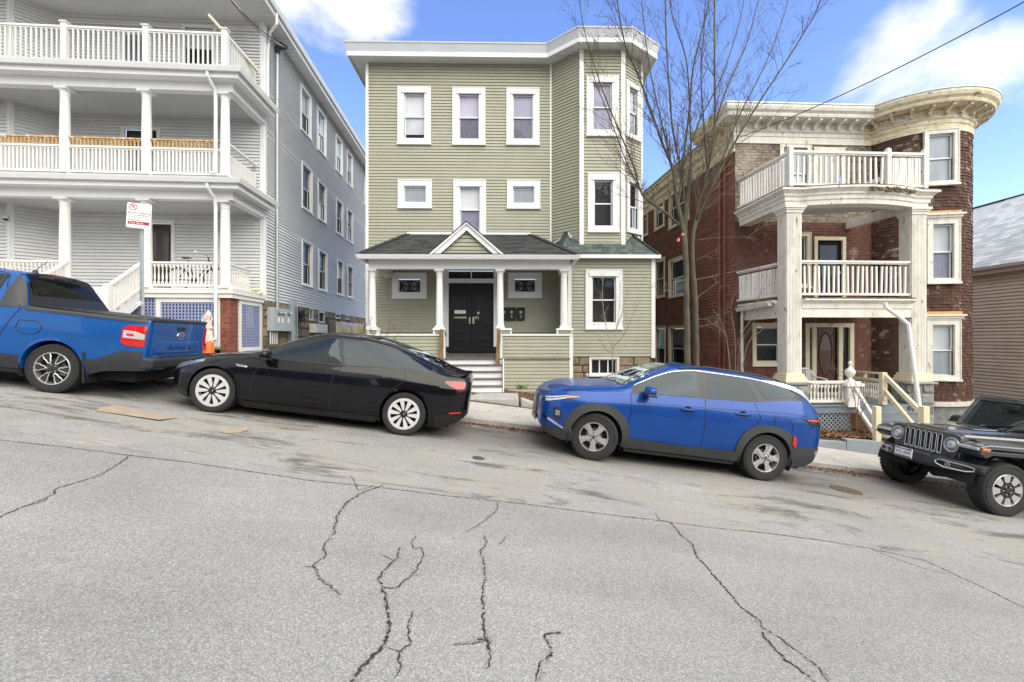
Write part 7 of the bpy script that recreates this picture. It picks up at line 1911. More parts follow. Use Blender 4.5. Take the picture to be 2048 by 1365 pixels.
    c.seam([(3.68, 1.02), (3.86, 1.02), (3.98, .95), (3.97, .80), (3.80, .79), (3.70, .88), (3.68, 1.02)], 'fuel_flap')
    for x0 in (2.13, 3.02):
        b = MB(); zz = .965 + (x0 - 2.13) * .04; y = c.S(x0 + .13, zz)
        b.tube([(x0, -y + .005, zz), (x0 + .05, -y - .032, zz + .004), (x0 + .20, -y - .034, zz + .010), (x0 + .26, -y + .005, zz + .012)], [.010, .019, .019, .010], 8); o = b.build('door_handle', 'paint_blue', c.o, local=True, smooth=60)
        b = MB(); b.lathe((x0 + .13, -y + .002, zz + .004), [(.001, -.006), (.055, -.005), (.06, .0)], 14, 'y'); b.build('handle_cup', 'trim_black', o, local=True)
    for sd in (-1, 1):                                   # roof rails
        b = MB(); P = [(x, sd * (f['wr'](x) - .015), f['zr'](x) + (.055 if 2.3 < x < 3.95 else .022)) for x in (2.15, 2.3, 2.6, 3.0, 3.4, 3.8, 3.95, 4.02)]; b.tube(P, .016, 6); b.build('roof_rail', 'trim_black', c.o, local=True, smooth=60)
    b = MB(); b.hexa([(4.02, -.60, 1.52), (4.30, -.54, 1.475), (4.30, .54, 1.475), (4.02, .60, 1.52), (4.02, -.60, 1.585), (4.33, -.54, 1.51), (4.33, .54, 1.51), (4.02, .60, 1.585)]); b.build('spoiler', 'paint_blue', c.o, local=True, bevel=.02)
    # front: parametric grille and plate bracket on the nose
    b = MB()
    for k in range(6):
        z = .50 + k * .060
        for j in range(-8, 9):
            y = j * .075; xx = -.012 + .14 * (abs(y) / .62) ** 2.0 + max(0, z - .72) * .10
            if abs(y) < .62: b.hexa([(xx - .012, y - .030, z), (xx - .012, y + .030, z), (xx + .03, y + .030, z), (xx + .03, y - .030, z), (xx - .004, y - .022, z + .048), (xx - .004, y + .022, z + .048), (xx + .03, y + .022, z + .048), (xx + .03, y - .022, z + .048)])
    b.build('grille', 'trim_black', c.o, local=True)
    b = MB(); b.box(-.03, -.26, .42, -.015, .26, .50); b.build('plate_holder', 'trim_black', c.o, local=True)
    mirror_part(c.o, 1.50, .93, 1.19, 'paint_blue', -1); mirror_part(c.o, 1.50, .93, 1.19, 'paint_blue', 1)
    underbody(c, .25, 4.40, .20, .45, .60); underbody(c, 1.34, 3.14, .19, .40, .85)
    b = MB()
    for x in (1.95, 2.95):
        for y in (-.38, .38): b.box(x, y - .22, .6, x + .5, y + .22, .85); b.box(x + .42, y - .22, .7, x + .60, y + .22, 1.28); b.box(x + .48, y - .12, 1.28, x + .58, y + .12, 1.46)
    b.build('seats', 'seat_dark', c.o, local=True, bevel=.05)
    b = MB(); b.box(1.35, -.7, .7, 1.8, .7, 1.10); b.build('dashboard', 'seat_dark', c.o, local=True, bevel=.06)
    wheels(root, [(FW, -.80, True, R(-16)), (RW, -.80, True, 0), (FW, .80, False, R(-16)), (RW, .80, False, 0)], Rw, .222, .235, 'twist')
crossover()

# ------------------------------------------------------------------ blue pickup truck
def pickup():
    FW, RW, Rw = .88, 3.95, .3665; LN = 5.12
    root = car_root('blue_pickup', 97, 788, 6.74, R(8.0), RW, -.90, 'metallic blue pickup truck with black bed cover parked at left', 'truck')
    T = dict(zb=[(0, .42), (.2, .30), (4.3, .30), (4.6, .40), (5.12, .46)],
      zs=[(0, .95), (.3, 1.04), (1.2, 1.09), (2.6, 1.14), (3.1, 1.17), (3.4, 1.20), (5.12, 1.225)],
      zr=[(0, .97), (.3, 1.09), (1.2, 1.16), (1.4, 1.23), (1.9, 1.53), (2.3, 1.665), (2.8, 1.70), (3.12, 1.69), (3.20, 1.66), (3.40, 1.31), (3.44, 1.245), (3.5, 1.235), (5.09, 1.255), (5.12, 1.245)],
      zt=[(0, .98), (.3, 1.11), (1.2, 1.19), (1.4, 1.28), (1.9, 1.59), (2.3, 1.725), (2.8, 1.755), (3.12, 1.745), (3.20, 1.71), (3.40, 1.33), (3.44, 1.255), (3.5, 1.24), (5.09, 1.26), (5.12, 1.25)],
      wm=[(0, .7), (.1, .8), (.4, .9), (.8, .92), (4.8, .92), (5.0, .905), (5.07, .875), (5.12, .83)],
      ws=[(0, .66), (.1, .76), (.4, .86), (.8, .885), (4.8, .895), (5.0, .88), (5.07, .85), (5.12, .81)],
      wr=[(0, .55), (.4, .70), (1.2, .74), (1.6, .71), (2.2, .66), (3.1, .655), (3.25, .67), (3.44, .80), (3.5, .86), (5.0, .85), (5.07, .83), (5.12, .79)],
      wi=[(0, .07), (5.12, .07)], bulge=[(0, .012), (3.3, .012), (3.45, .0), (5.12, 0)])
    c = Car(root, T, LN, 'paint_truck'); c.body([(FW, Rw, .43), (RW, Rw, .43)], n=180)
    f = c.f; lo = lambda x: f['zs'](x) + .02; hi = lambda x: f['zr'](x) - .045
    c.panel('window_trim', 1.5, 3.04, lambda x: lo(x) - .012 + max(0, x - 2.85) * .6, lambda x: min(hi(x) + .014, 1.72 - max(0, x - 2.85) * .2), 'trim_black', off=.003)
    c.panel('side_window', 1.56, 2.26, lo, hi, 'car_glass', off=.006); c.panel('side_window', 2.34, 2.99, lambda x: lo(x) + max(0, x - 2.82) * .9, lambda x: min(hi(x), 1.66), 'car_glass', off=.006)
    c.top('windscreen', 1.42, 2.12, 'car_glass', .93, .012)
    c.top('rear_window', 3.165, 3.385, 'privacy_glass', .93, off=.026)
    c.top('rear_window_frame', 3.15, 3.45, 'trim_black', 1.0, off=.014)
    c.panel('sail_panel', 3.13, 3.56, lambda x: f['zs'](x) + .004, lambda x: f['zr'](x) - .002 - max(0, 3.16 - x) * 8, 'cladding', off=.008, nx=26)
    c.panel('bed_rail_cap', 3.5, 5.10, lambda x: f['zs'](x) - .028, lambda x: f['zr'](x) + .002, 'cladding', off=.010)
    c.top('bed_cover', 3.47, 5.11, 'black_plastic', 1.0, off=.014)
    for P in ([(2.30, .33), (2.31, .8), (2.33, 1.15)], [(3.24, .33), (3.22, .70), (3.30, .95), (3.42, 1.19)], [(3.42, 1.2), (3.13, 1.45), (3.06, 1.60), (3.0, 1.68), (2.7, 1.70), (2.3, 1.665)]): c.seam(P)
    c.seam([(3.44, 1.02), (3.66, 1.03), (3.74, .98), (3.70, .86), (3.52, .83), (3.42, .90), (3.44, 1.02)], 'fuel_flap')
    for a in (FW, RW):
        c.arch(a, Rw, .415, .455, -8, 188, 'paint_truck', off=.020, lipd=.12); c.well(a, Rw, .43)
    c.panel('rocker_cladding', 1.3, 3.52, lambda x: .305, lambda x: .50, 'cladding', off=.014)
    c.panel('rear_cladding', 4.36, 5.10, lambda x: f['zb'](x) + .003, lambda x: .56 + max(0, min(.19, (x - 4.50) * .55)), 'cladding', off=.014)
    b = MB(); b.hexa([(4.385, -.93, .20), (4.41, -.93, .20), (4.41, -.66, .20), (4.385, -.66, .20), (4.33, -.94, .66), (4.36, -.94, .66), (4.36, -.66, .66), (4.33, -.66, .66)]); b.build('mud_flap', 'black_plastic', c.o, local=True, bevel=.008)
    c.panel('tail_lamp', 4.82, 5.105, lambda x: .83 + max(0, 4.88 - x) * .9, lambda x: 1.15 - max(0, 4.90 - x) * .8, 'lamp_red', off=.012)
    c.panel('lamp_band', 4.84, 5.10, lambda x: .945 - max(0, x - 4.98) * .0, lambda x: 1.06 - max(0, x - 4.99) * .35, 'lamp_white', off=.016)
    c.panel('lamp_slot', 4.89, 4.985, lambda x: .985, lambda x: 1.015, 'lamp_red', off=.020)
    # tailgate
    tg = MB(); tg.hexa([(LN, -.74, .62), (LN + .02, -.74, .62), (LN + .02, .74, .62), (LN, .74, .62), (LN - .01, -.74, 1.235), (LN + .015, -.74, 1.235), (LN + .015, .74, 1.235), (LN - .01, .74, 1.235)]); t_ = tg.build('tailgate', 'paint_truck', c.o, local=True, bevel=.012)
    b = MB(); b.box(LN - .06, -.80, 1.235, LN + .03, .80, 1.285); b.build('tailgate_cap', 'cladding', t_, local=True, bevel=.015)
    b = MB(); b.box(LN + .015, -.11, 1.10, LN + .032, .11, 1.16); b.build('tailgate_handle', 'trim_black', t_, local=True, bevel=.008)
    b = MB(); b.hexa([(LN + .017, -.66, .72), (LN + .034, -.60, .74), (LN + .034, .60, .74), (LN + .017, .66, .72), (LN + .017, -.60, .92), (LN + .030, -.54, .90), (LN + .030, .54, .90), (LN + .017, .60, .92)]); b.build('tailgate_pressing', 'paint_truck', t_, local=True, bevel=.01)
    rear = Matrix(((0, 0, 1), (1, 0, 0), (0, 1, 0))).to_4x4()
    Mx = Matrix.Translation((LN + .036, 0, .825)) @ rear; o = text('embossed_lettering', 'MAVERICK', .145, 'paint_truck', t_, Mx, .006, local=True); o.data.transform(Matrix.Translation((0, 0, 0)))
    b = MB(); b.lathe((LN + .022, 0, 1.015), [(.001, .012), (.060, .010), (.066, 0)], 24, 'x'); q = b.build('badge', 'chrome', t_, local=True, smooth=40); q.data.transform(Matrix.Diagonal((1, 1.75, 1, 1)))
    b = MB(); b.lathe((LN + .022, 0, 1.015), [(.001, .0145), (.050, .0125)], 24, 'x'); q = b.build('badge_field', 'ink_blue', t_, local=True); q.data.transform(Matrix.Diagonal((1, 1.80, 1, 1)))
    text('badge_script', 'Ford', .07, 'chrome', t_, Matrix.Translation((LN + .038, 0, 1.015)) @ rear, .002, local=True)
    text('trim_badge', 'HYBRID', .035, 'chrome', t_, Matrix.Translation((LN + .030, -.60, .665)) @ rear, .002, local=True)
    text('trim_badge', 'LARIAT', .035, 'chrome', t_, Matrix.Translation((LN + .030, .60, .665)) @ rear, .002, local=True)
    b = MB(); b.box(LN - .02, .74, .81, LN + .02, .83, 1.165); b.build('tail_lamp', 'lamp_red', c.o, local=True, bevel=.01)
    # rear bumper, tow bar, plate
    b = MB(); b.hexa([(4.92, -.88, .47), (LN + .10, -.80, .50), (LN + .10, .80, .50), (4.92, .88, .47), (4.92, -.90, .70), (LN + .13, -.82, .655), (LN + .13, .82, .655), (4.92, .90, .70)]); b.build('rear_bumper', 'cladding', c.o, local=True, bevel=.03)
    b = MB(); b.box(LN + .0, -.70, .655, LN + .10, .70, .672); b.build('bumper_step', 'black_plastic', c.o, local=True)
    b = MB(); b.box(LN - .2, -.05, .38, LN + .12, .05, .48); b.box(LN + .08, -.08, .36, LN + .13, .08, .50); b.build('tow_receiver', 'black_plastic', c.o, local=True, bevel=.008)
    b = MB(); b.box(LN + .10, .28, .42, LN + .115, .58, .57); b.build('number_plate', 'spring_bud', c.o, local=True, bevel=.004)
    b = MB(); b.box(3.03, -.17, 1.775, 3.16, .17, 1.80) if False else b.hexa([(3.10, -.26, 1.715), (3.20, -.26, 1.69), (3.20, .26, 1.69), (3.10, .26, 1.715), (3.08, -.24, 1.765), (3.20, -.24, 1.735), (3.20, .24, 1.735), (3.08, .24, 1.765)]); hl = b.build('high_brake_lamp', 'lamp_white', c.o, local=True, bevel=.012)
    b = MB(); b.hexa([(3.13, -.09, 1.72), (3.208, -.09, 1.70), (3.208, .09, 1.70), (3.13, .09, 1.72), (3.10, -.08, 1.767), (3.208, -.08, 1.738), (3.208, .08, 1.738), (3.10, .08, 1.767)]); b.build('brake_lens', 'lamp_red', hl, local=True)
    b = MB(); b.lathe((2.86, -.05, 1.755), [(.045, 0), (.03, .03), (.012, .045)], 10); b.tube([(2.86, -.05, 1.79), (3.02, -.05, 1.97)], [.006, .004], 6); b.build('antenna', 'black_plastic', c.o, local=True)
    b = MB(); y = c.S(3.0, 1.0); b.tube([(2.86, -y + .005, .99), (2.90, -y - .034, .995), (3.06, -y - .034, 1.005), (3.10, -y + .005, 1.008)], [.012, .02, .02, .012], 8); b.build('door_handle', 'paint_truck', c.o, local=True, smooth=60)
    underbody(c, .35, 4.9, .24, .55, .62); underbody(c, 1.36, 3.48, .24, .5, .85)
    b = MB()
    for x in (1.8, 2.6):
        for y in (-.38, .38): b.box(x, y - .22, .7, x + .5, y + .22, .9); b.box(x + .38, y - .22, .8, x + .52, y + .22, 1.38); b.box(x + .42, y - .12, 1.38, x + .52, y + .12, 1.56)
    b.build('seats', 'seat_dark', c.o, local=True, bevel=.05)
    wheels(root, [(FW, -.80, True, 0), (RW, -.80, True, 0), (FW, .80, False, 0), (RW, .80, False, 0)], Rw, .240, .225, 'vee')
pickup()

# ------------------------------------------------------------------ dark grey off-roader, front end in the frame
def offroader():
    FW, Rw = .68, .407
    root = car_root('grey_offroader', 2010, 1035, 6.98, R(3.0), FW, -.93, 'dark grey boxy off-roader with seven-slot grille facing uphill', 'car')
    def P(b, name, mat, par, bev=0, sm=None): return b.build(name, mat, par, local=True, bevel=bev, smooth=sm)
    # tub and doors (run out of the frame)
    b = MB(); b.hexa([(1.50, -.74, .55), (4.2, -.76, .55), (4.2, .76, .55), (1.50, .74, .55), (1.50, -.74, 1.24), (4.2, -.76, 1.26), (4.2, .76, 1.26), (1.50, .74, 1.24)]); body = P(b, 'body', 'paint_grey', root, .02)
    b = MB(); b.hexa([(1.86, -.70, 1.76), (4.1, -.70, 1.78), (4.1, .70, 1.78), (1.86, .70, 1.76), (1.92, -.66, 1.84), (4.1, -.66, 1.86), (4.1, .66, 1.86), (1.92, .66, 1.84)]); P(b, 'roof', 'black_plastic', body, .03)
    for s in (-1, 1):
        b = MB(); b.bar((1.56, s * .70, 1.22), (1.90, s * .66, 1.80), .08, .09); P(b, 'windscreen_pillar', 'paint_grey', body, .012)
        b = MB(); b.hexa([(1.75, s * .745, 1.26), (4.1, s * .745, 1.27), (4.1, s * .73, 1.27), (1.75, s * .73, 1.26), (1.98, s * .69, 1.76), (4.1, s * .69, 1.77), (4.1, s * .68, 1.77), (1.98, s * .68, 1.76)]); P(b, 'side_window', 'car_glass', body)
        mirror_part(body, 1.62, .78, 1.34, 'black_plastic', s, .95)
    b = MB(); b.bar((1.885, -.66, 1.79), (1.885, .66, 1.79), .09, .08); b.bar((1.56, -.70, 1.235), (1.56, .70, 1.235), .08, .06); P(b, 'windscreen_frame', 'paint_grey', body, .01)
    b = MB(); b.hexa([(1.585, -.665, 1.25), (1.585, .665, 1.25), (1.60, .665, 1.25), (1.60, -.665, 1.25), (1.865, -.63, 1.76), (1.865, .63, 1.76), (1.88, .63, 1.76), (1.88, -.63, 1.76)]); P(b, 'windscreen', 'screen_glass', body)
    b = MB(); b.box(1.66, -.62, 1.10, 1.95, .62, 1.27); P(b, 'dashboard', 'seat_dark', body, .03)
    b = MB(); b.box(1.70, -.1, 1.64, 1.76, .16, 1.72); P(b, 'rear_view_mirror', 'black_plastic', body, .015)
    for y in (-.38, .38):
        b = MB(); b.box(2.4, y - .24, .8, 2.56, y + .24, 1.45); b.box(2.42, y - .13, 1.45, 2.52, y + .13, 1.64); P(b, 'seat', 'seat_dark', body, .04)
    for y0, y1 in ((.30, -.12), (-.14, -.55)):
        b = MB(); b.tube([(1.50, y0, 1.27), (1.58, y0 - .05, 1.30), (1.63, y1, 1.36)], [.018, .014, .008], 6); P(b, 'wiper', 'black_plastic', body)
    # bonnet with its raised centre and chamfered edges
    b = MB(); st_x = [.20, .26, .5, .9, 1.3, 1.55]; rows = []
    for x in st_x:
        t = (x - .2) / 1.35; w = .60 + .12 * t; zc = 1.165 + .085 * t - (.05 if x < .22 else 0); e = zc - .05
        rows.append([(x, -w, e - .10), (x, -w, e - .01), (x, -w + .035, e + .02), (x, -.34 - .05 * t, zc - .012), (x, -.30 - .05 * t, zc + .012), (x, 0, zc + .022), (x, .30 + .05 * t, zc + .012), (x, .34 + .05 * t, zc - .012), (x, w - .035, e + .02), (x, w, e - .01), (x, w, e - .10)])
    for a, c in zip(rows, rows[1:]):
        for i in range(10): b.quad(a[i], c[i], c[i + 1], a[i + 1])
    b.poly(rows[0]); bon = P(b, 'bonnet', 'paint_grey', root, 0, 28)
    b = MB(); b.hexa([(.75, -.26, 1.222), (1.2, -.27, 1.250), (1.2, .27, 1.250), (.75, .26, 1.222), (.78, -.24, 1.240), (1.18, -.25, 1.268), (1.18, .25, 1.268), (.78, .24, 1.240)]); P(b, 'bonnet_vent', 'paint_grey', bon, .01)
    for s in (-1, 1):
        b = MB(); b.box(.34, s * .655 - .035, 1.00, .43, s * .655 + .035, 1.10); P(b, 'bonnet_latch', 'black_plastic', bon, .02)
        b = MB(); b.hexa([(.22, s * .56, .70), (1.5, s * .72, .70), (1.5, s * .66, .70), (.22, s * .50, .70), (.22, s * .595, 1.03), (1.5, s * .715, 1.12), (1.5, s * .66, 1.12), (.22, s * .54, 1.03)]); P(b, 'inner_wing', 'paint_grey', root, .01)
    # grille: tapered panel, seven slots with bright frames
    b = MB(); g0 = [(.17, -.61, .98), (.17, -.52, .70), (.17, .52, .70), (.17, .61, .98), (.17, .61, 1.10), (.17, .50, 1.135), (.17, -.50, 1.135), (.17, -.61, 1.10)]
    b.prism(g0, (.06, 0, 0)); gr = P(b, 'grille_panel', 'paint_grey', root, .015)
    for k in range(7):
        y = (k - 3) * .098; q = [(y - .030, .76), (y + .030, .76), (y + .034, 1.06), (y + .022, 1.085), (y - .022, 1.085), (y - .034, 1.06)]
        b = MB(); b.poly([(.166, a, z) for a, z in q]); P(b, 'grille_slot', 'dark_void', gr)
        b = MB(); b.tube([(.160, a, z) for a, z in q + q[:1]], .0065, 6, cap=False); P(b, 'slot_frame', 'satin_silver', gr, 0, 50)
        b = MB(); b.box(.140, y - .030, .757, .166, y + .030, .790); P(b, 'slot_foot', 'satin_silver', gr, .006)
    for s in (-1, 1):
        c = (.166, s * .485, .95)
        b = MB(); b.lathe(c, [(.122, .0), (.120, -.018), (.100, -.012), (.092, .012)], 32, 'x'); hl = P(b, 'head_lamp', 'satin_silver', root, 0, 40)
        b = MB(); b.lathe(c, [(.092, .012), (.085, -.010), (.05, -.022), (.001, -.026)], 28, 'x'); P(b, 'head_lens', 'lens_clear', hl, 0, 60)
        b = MB(); b.lathe(c, [(.060, -.020), (.050, -.030), (.030, -.030), (.001, -.024)], 20, 'x'); P(b, 'projector', 'lamp_white', hl, 0, 50)
        # flat-topped wing flare
        b = MB(); y0, y1 = s * .62, s * .93
        prof = [(.14, .94), (.16, 1.02), (.30, 1.06), (1.06, 1.09), (1.20, 1.04), (1.44, .62), (1.36, .62), (1.14, .97), (1.02, 1.01), (.36, .99), (.27, .94), (.20, .90)]
        b.prism([(x, y0, z) for x, z in prof], (0, y1 - y0, 0)); fl = P(b, 'wing_flare', 'paint_grey', root, .018)
        b = MB(); b.prism([(x, s * .60, z - .035) for x, z in [(.13, .95), (.30, 1.0), (1.04, 1.03), (1.18, .98), (1.41, .60), (1.33, .60), (1.12, .93), (1.0, .96), (.36, .94), (.24, .88)]], (0, s * .345, 0)); P(b, 'flare_edge', 'cladding', fl, .012)
        b = MB(); b.hexa([(.150, s * .64, .972), (.150, s * .80, .972), (.17, s * .80, .972), (.17, s * .64, .972), (.158, s * .64, 1.012), (.158, s * .80, 1.012), (.19, s * .80, 1.018), (.19, s * .64, 1.018)]) if False else b.box(.128, s * .70 - .085, .955, .16, s * .70 + .085, 1.005); P(b, 'running_lamp', 'lamp_white', fl, .008)
        b = MB(); b.box(.17, s * .935 - .012, .955, .30, s * .935 + .012, 1.000); P(b, 'side_marker', 'lamp_amber', fl, .008)
        b = MB(); b.box(.128, s * .85 - .06, .955, .165, s * .85 + .06, 1.0); P(b, 'turn_lamp', 'lamp_white', fl, .008)
        b = MB(); b.lathe((FW, 0, Rw), [(.50, s * .25), (.50, s * .86)], 24, 'y', a0=0, a1=math.pi); P(b, 'wheel_well', 'dark_void', root)
    # bumper swept back at its ends, bright fog lamp bezels, plate
    def bump(t): return .28 * abs(t) ** 3.0
    b = MB(); n = 20; rows = []
    for k in range(n + 1):
        t = -1 + 2 * k / n; y = t * .885; x = bump(t) - (.03 if abs(t) < .40 else 0); h0, h1 = .53 + .05 * abs(t) ** 2, .735 - .015 * abs(t)
        rows.append([(x + .20, y, h1 + .0), (x + .02, y, h1), (x, y, h1 - .03), (x + .005, y, h0 + .05), (x + .05, y, h0), (x + .20, y, h0)])
    for a, c in zip(rows, rows[1:]):
        for i in range(6): b.quad(a[i], c[i], c[(i + 1) % 6], a[(i + 1) % 6])
    b.poly(rows[0][::-1]); b.poly(rows[-1]); bm_ = P(b, 'bumper', 'cladding', root, 0, 30)
    for s in (-1, 1):
        ring = []
        for t, z in ((.44, .655), (.50, .685), (.86, .675), (.93, .655), (.93, .610), (.84, .585), (.58, .580), (.47, .610)):
            ring.append((bump(t) - .010, s * t * .885, z))
        b = MB(); b.poly(ring); P(b, 'fog_recess', 'dark_void', bm_)
        b = MB(); b.tube([(x - .004, y, z) for x, y, z in ring + ring[:1]], .011, 6, cap=False); P(b, 'fog_bezel', 'satin_silver', bm_, 0, 50)
        b = MB(); b.lathe((bump(.62) - .004, s * .55, .632), [(.042, 0), (.038, -.012), (.001, -.018)], 18, 'x'); P(b, 'fog_lamp', 'lens_clear', bm_, 0, 50)
        b = MB(); b.tube([(.03, s * .33, .72), (-.02, s * .33, .755), (.03, s * .33, .775), (.08, s * .33, .75)], .012, 6); P(b, 'tow_hook', 'black_plastic', bm_)
    py_ = .12
    b = MB(); b.box(-.052, py_ - .165, .575, -.036, py_ + .165, .735); pl = P(b, 'number_plate', 'sign_white', bm_, .004)
    fm = Matrix(((0, 0, -1), (-1, 0, 0), (0, 1, 0))).to_4x4()
    text('plate_number', 'ATL-3359', .068, 'ink_blue', pl, Matrix.Translation((-.054, py_, .652)) @ fm, .0012, local=True)
    b = MB(); b.box(-.0545, py_ - .155, .706, -.051, py_ + .155, .730); P(b, 'plate_band', 'ink_blue', pl)
    text('plate_state', 'NEW YORK', .026, 'sign_white', pl, Matrix.Translation((-.056, py_, .718)) @ fm, .0006, local=True)
    b = MB(); b.box(-.0545, py_ - .155, .582, -.051, py_ + .155, .600); P(b, 'plate_band', 'ink_black', pl)
    # chassis, axle
    b = MB(); b.box(.35, -.42, .50, 4.0, .42, .72); b.box(.25, -.50, .55, .45, .50, .70); P(b, 'chassis', 'dark_void', root)
    b = MB(); b.tube([(FW, -.7, .42), (FW, .7, .42)], .05, 8); b.lathe((FW, .15, .42), [(.001, -.12), (.12, -.08), (.12, .08), (.001, .12)], 12, 'x'); P(b, 'axle', 'black_plastic', root, 0, 40)
    wheels(root, [(FW, -.80, True, 0), (FW + 3.0, -.80, True, 0), (FW, .80, False, 0), (FW + 3.0, .80, False, 0)], Rw, .243, .255, 'pocket', blocks=True)
offroader()
# ================================================================== trees and plants
class Plant:
    def __init__(s, seed): s.r = random.Random(seed); s.tw = MB(); s.bud = MB(); s.nb = 0
    def limb(s, pts, r0, r1, mb, n=6, sub=6):
        P = [Vector(p) for p in pts]; out = []
        Q = [2 * P[0] - P[1]] + P + [2 * P[-1] - P[-2]]
        for i in range(1, len(Q) - 2):
            for k in range(sub):
                t = k / sub; a, b, c, d = Q[i - 1:i + 3]
                out.append(.5 * (2 * b + (c - a) * t + (2 * a - 5 * b + 4 * c - d) * t * t + (3 * b - a - 3 * c + d) * t ** 3))
        out.append(P[-1]); m = len(out)
        for i in range(1, m - 1): out[i] = out[i] + Vector([s.r.uniform(-1, 1) for _ in range(3)]) * r0 * .10
        mb.tube(out, [r0 + (r1 - r0) * (i / (m - 1)) ** .8 for i in range(m)], n)
        return out
    def twig(s, p, d, L_, r, depth, up=.35, budp=0.0, spread=.55, kids=(2, 5)):
        n = max(3, int(L_ / .16)); pts = [Vector(p)]; d = d.normalized()
        for i in range(n):
            d = (d + Vector([s.r.uniform(-1, 1) for _ in range(3)]) * .11 + Vector((0, 0, up)) * .07).normalized(); pts.append(pts[-1] + d * (L_ / n))
        s.tw.tube(pts, [r * (1 - .75 * i / n) for i in range(n + 1)], 4 if r > .006 else 3, cap=False)
        if depth > 0:
            for _ in range(s.r.randint(*kids)):
                i = s.r.randint(1, n - 1); q = (pts[i + 1] - pts[i]).normalized()
                sd = Vector([s.r.uniform(-1, 1) for _ in range(3)]); sd = (sd - q * sd.dot(q)).normalized()
                s.twig(pts[i], q + sd * s.r.uniform(.5, 1.1) * spread * 1.4, L_ * s.r.uniform(.35, .65), r * .6, depth - 1, up, budp, spread, kids)
        if budp:
            for q in pts[1:]:
                if s.r.random() < budp and s.nb < 6000:
                    s.nb += 1; c = q + Vector([s.r.uniform(-.015, .015) for _ in range(3)]); e = s.r.uniform(.006, .013)
                    u = Vector([s.r.uniform(-1, 1) for _ in range(3)]).normalized() * e; v = u.orthogonal().normalized() * e * .6
                    s.bud.add([c - u, c + v, c + u, c - v, c + u.cross(v).normalized() * e * .5], [(0, 1, 4), (1, 2, 4), (2, 3, 4), (3, 0, 4)])
    def dress(s, path, r0, every, L_, depth, up=.35, budp=0, lo=.15, spread=.55):
        tot = len(path)
        for i in range(int(tot * lo), tot - 1):
            if s.r.random() < every:
                q = (path[i + 1] - path[i]).normalized(); sd = Vector([s.r.uniform(-1, 1) for _ in range(3)]); sd = (sd - q * sd.dot(q)).normalized()
                f = i / tot; s.twig(path[i], q + sd * s.r.uniform(.35, .8), L_ * s.r.uniform(.5, 1.15) * (1.1 - .4 * f), r0 * (1 - .6 * f), depth, up, budp, spread)
TY = 9.75
tree = empty('street_tree', at(1384, 745, TY), 'tall bare leafless street tree with twin mossy trunk behind blue crossover', 'tree')
tree.location.z = ground_z(tree.location.x, tree.location.y)
pt = Plant(21); trunk = MB(); limbs = []
def tp(lst, dy0=0.0, dy1=0.0):
    n = len(lst); return [at(x, y, TY + dy0 + (dy1 - dy0) * i / (n - 1)) for i, (x, y) in enumerate(lst)]
base = tree.location.z
bl_, br_ = at(1377, 760, TY), at(1393, 760, TY + .08); bl_.z = br_.z = base - .1
pt.limb([bl_] + tp([(1374, 690), (1373, 600), (1371, 500), (1364, 450), (1353, 401)], 0, -.05), .074, .042, trunk, 10)
pt.limb([br_] + tp([(1392, 690), (1390, 600), (1384, 510), (1388, 460), (1402, 420)], .08, .1), .070, .040, trunk, 10)
pt.limb(tp([(1371, 520), (1370, 450), (1377, 380), (1380, 340)], .1, .35), .06, .04, trunk, 8)
LIMBS = [
 ([(1353, 401), (1345, 337), (1327, 292), (1303, 225), (1278, 155), (1250, 88), (1234, 0), (1226, -60)], -.05, -.7, .062, .012),
 ([(1364, 455), (1330, 425), (1285, 390), (1268, 334), (1243, 274), (1201, 169), (1169, 63), (1159, 0)], 0, -.9, .050, .008),
 ([(1356, 410), (1362, 351), (1345, 253), (1334, 105), (1331, 0), (1329, -70)], .1, .3, .050, .012),
 ([(1368, 400), (1366, 334), (1380, 211), (1387, 133), (1419, 0), (1434, -60)], .2, -.2, .052, .012),
 ([(1380, 369), (1382, 300), (1380, 246), (1373, 123), (1345, 35), (1335, -40)], .3, 1.0, .045, .012),
 ([(1388, 455), (1400, 400), (1415, 345), (1429, 253), (1429, 105), (1429, 0), (1431, -70)], .1, .0, .060, .014),
 ([(1429, 250), (1457, 169), (1493, 88), (1517, 0), (1530, -50)], .1, .6, .034, .010),
 ([(1396, 440), (1401, 422), (1457, 309), (1510, 218), (1577, 116), (1626, 35), (1645, -10)], .1, -.6, .052, .010),
 ([(1457, 309), (1472, 292), (1535, 246), (1605, 169)], .0, .8, .020, .004),
 ([(1345, 337), (1322, 240), (1300, 140), (1287, 40), (1280, -40)], -.1, .5, .034, .010),
 ([(1366, 334), (1400, 240), (1445, 150), (1480, 40), (1492, -30)], .2, 1.2, .034, .010),
 ([(1285, 390), (1255, 330), (1225, 250), (1190, 160), (1178, 100)], -.2, -1.4, .026, .006),
 ([(1400, 430), (1440, 330), (1475, 240), (1530, 130), (1565, 40), (1580, -20)], .1, .9, .036, .010),
 ([(1415, 345), (1408, 250), (1402, 150), (1408, 60), (1412, -40)], .1, -.9, .032, .010),
]
lm = []
for lst, d0, d1, r0, r1 in LIMBS:
    b = MB(); r0 *= .60; path = pt.limb(tp(lst, d0, d1), r0, r1 * .75, b, 7); b.build('limb', 'bark', tree, smooth=60); lm.append((path, r0))
for path, r0 in lm: pt.dress(path, r0 * .30, .95, 1.05, 2, up=.60, budp=.14, lo=.10)
trunk.build('trunk', 'bark', tree, smooth=60)
o = pt.tw.build('crown', 'twig', tree); o = pt.bud.build('bud', 'dry_bud', tree); o['kind'] = 'stuff'
pt2 = Plant(5)
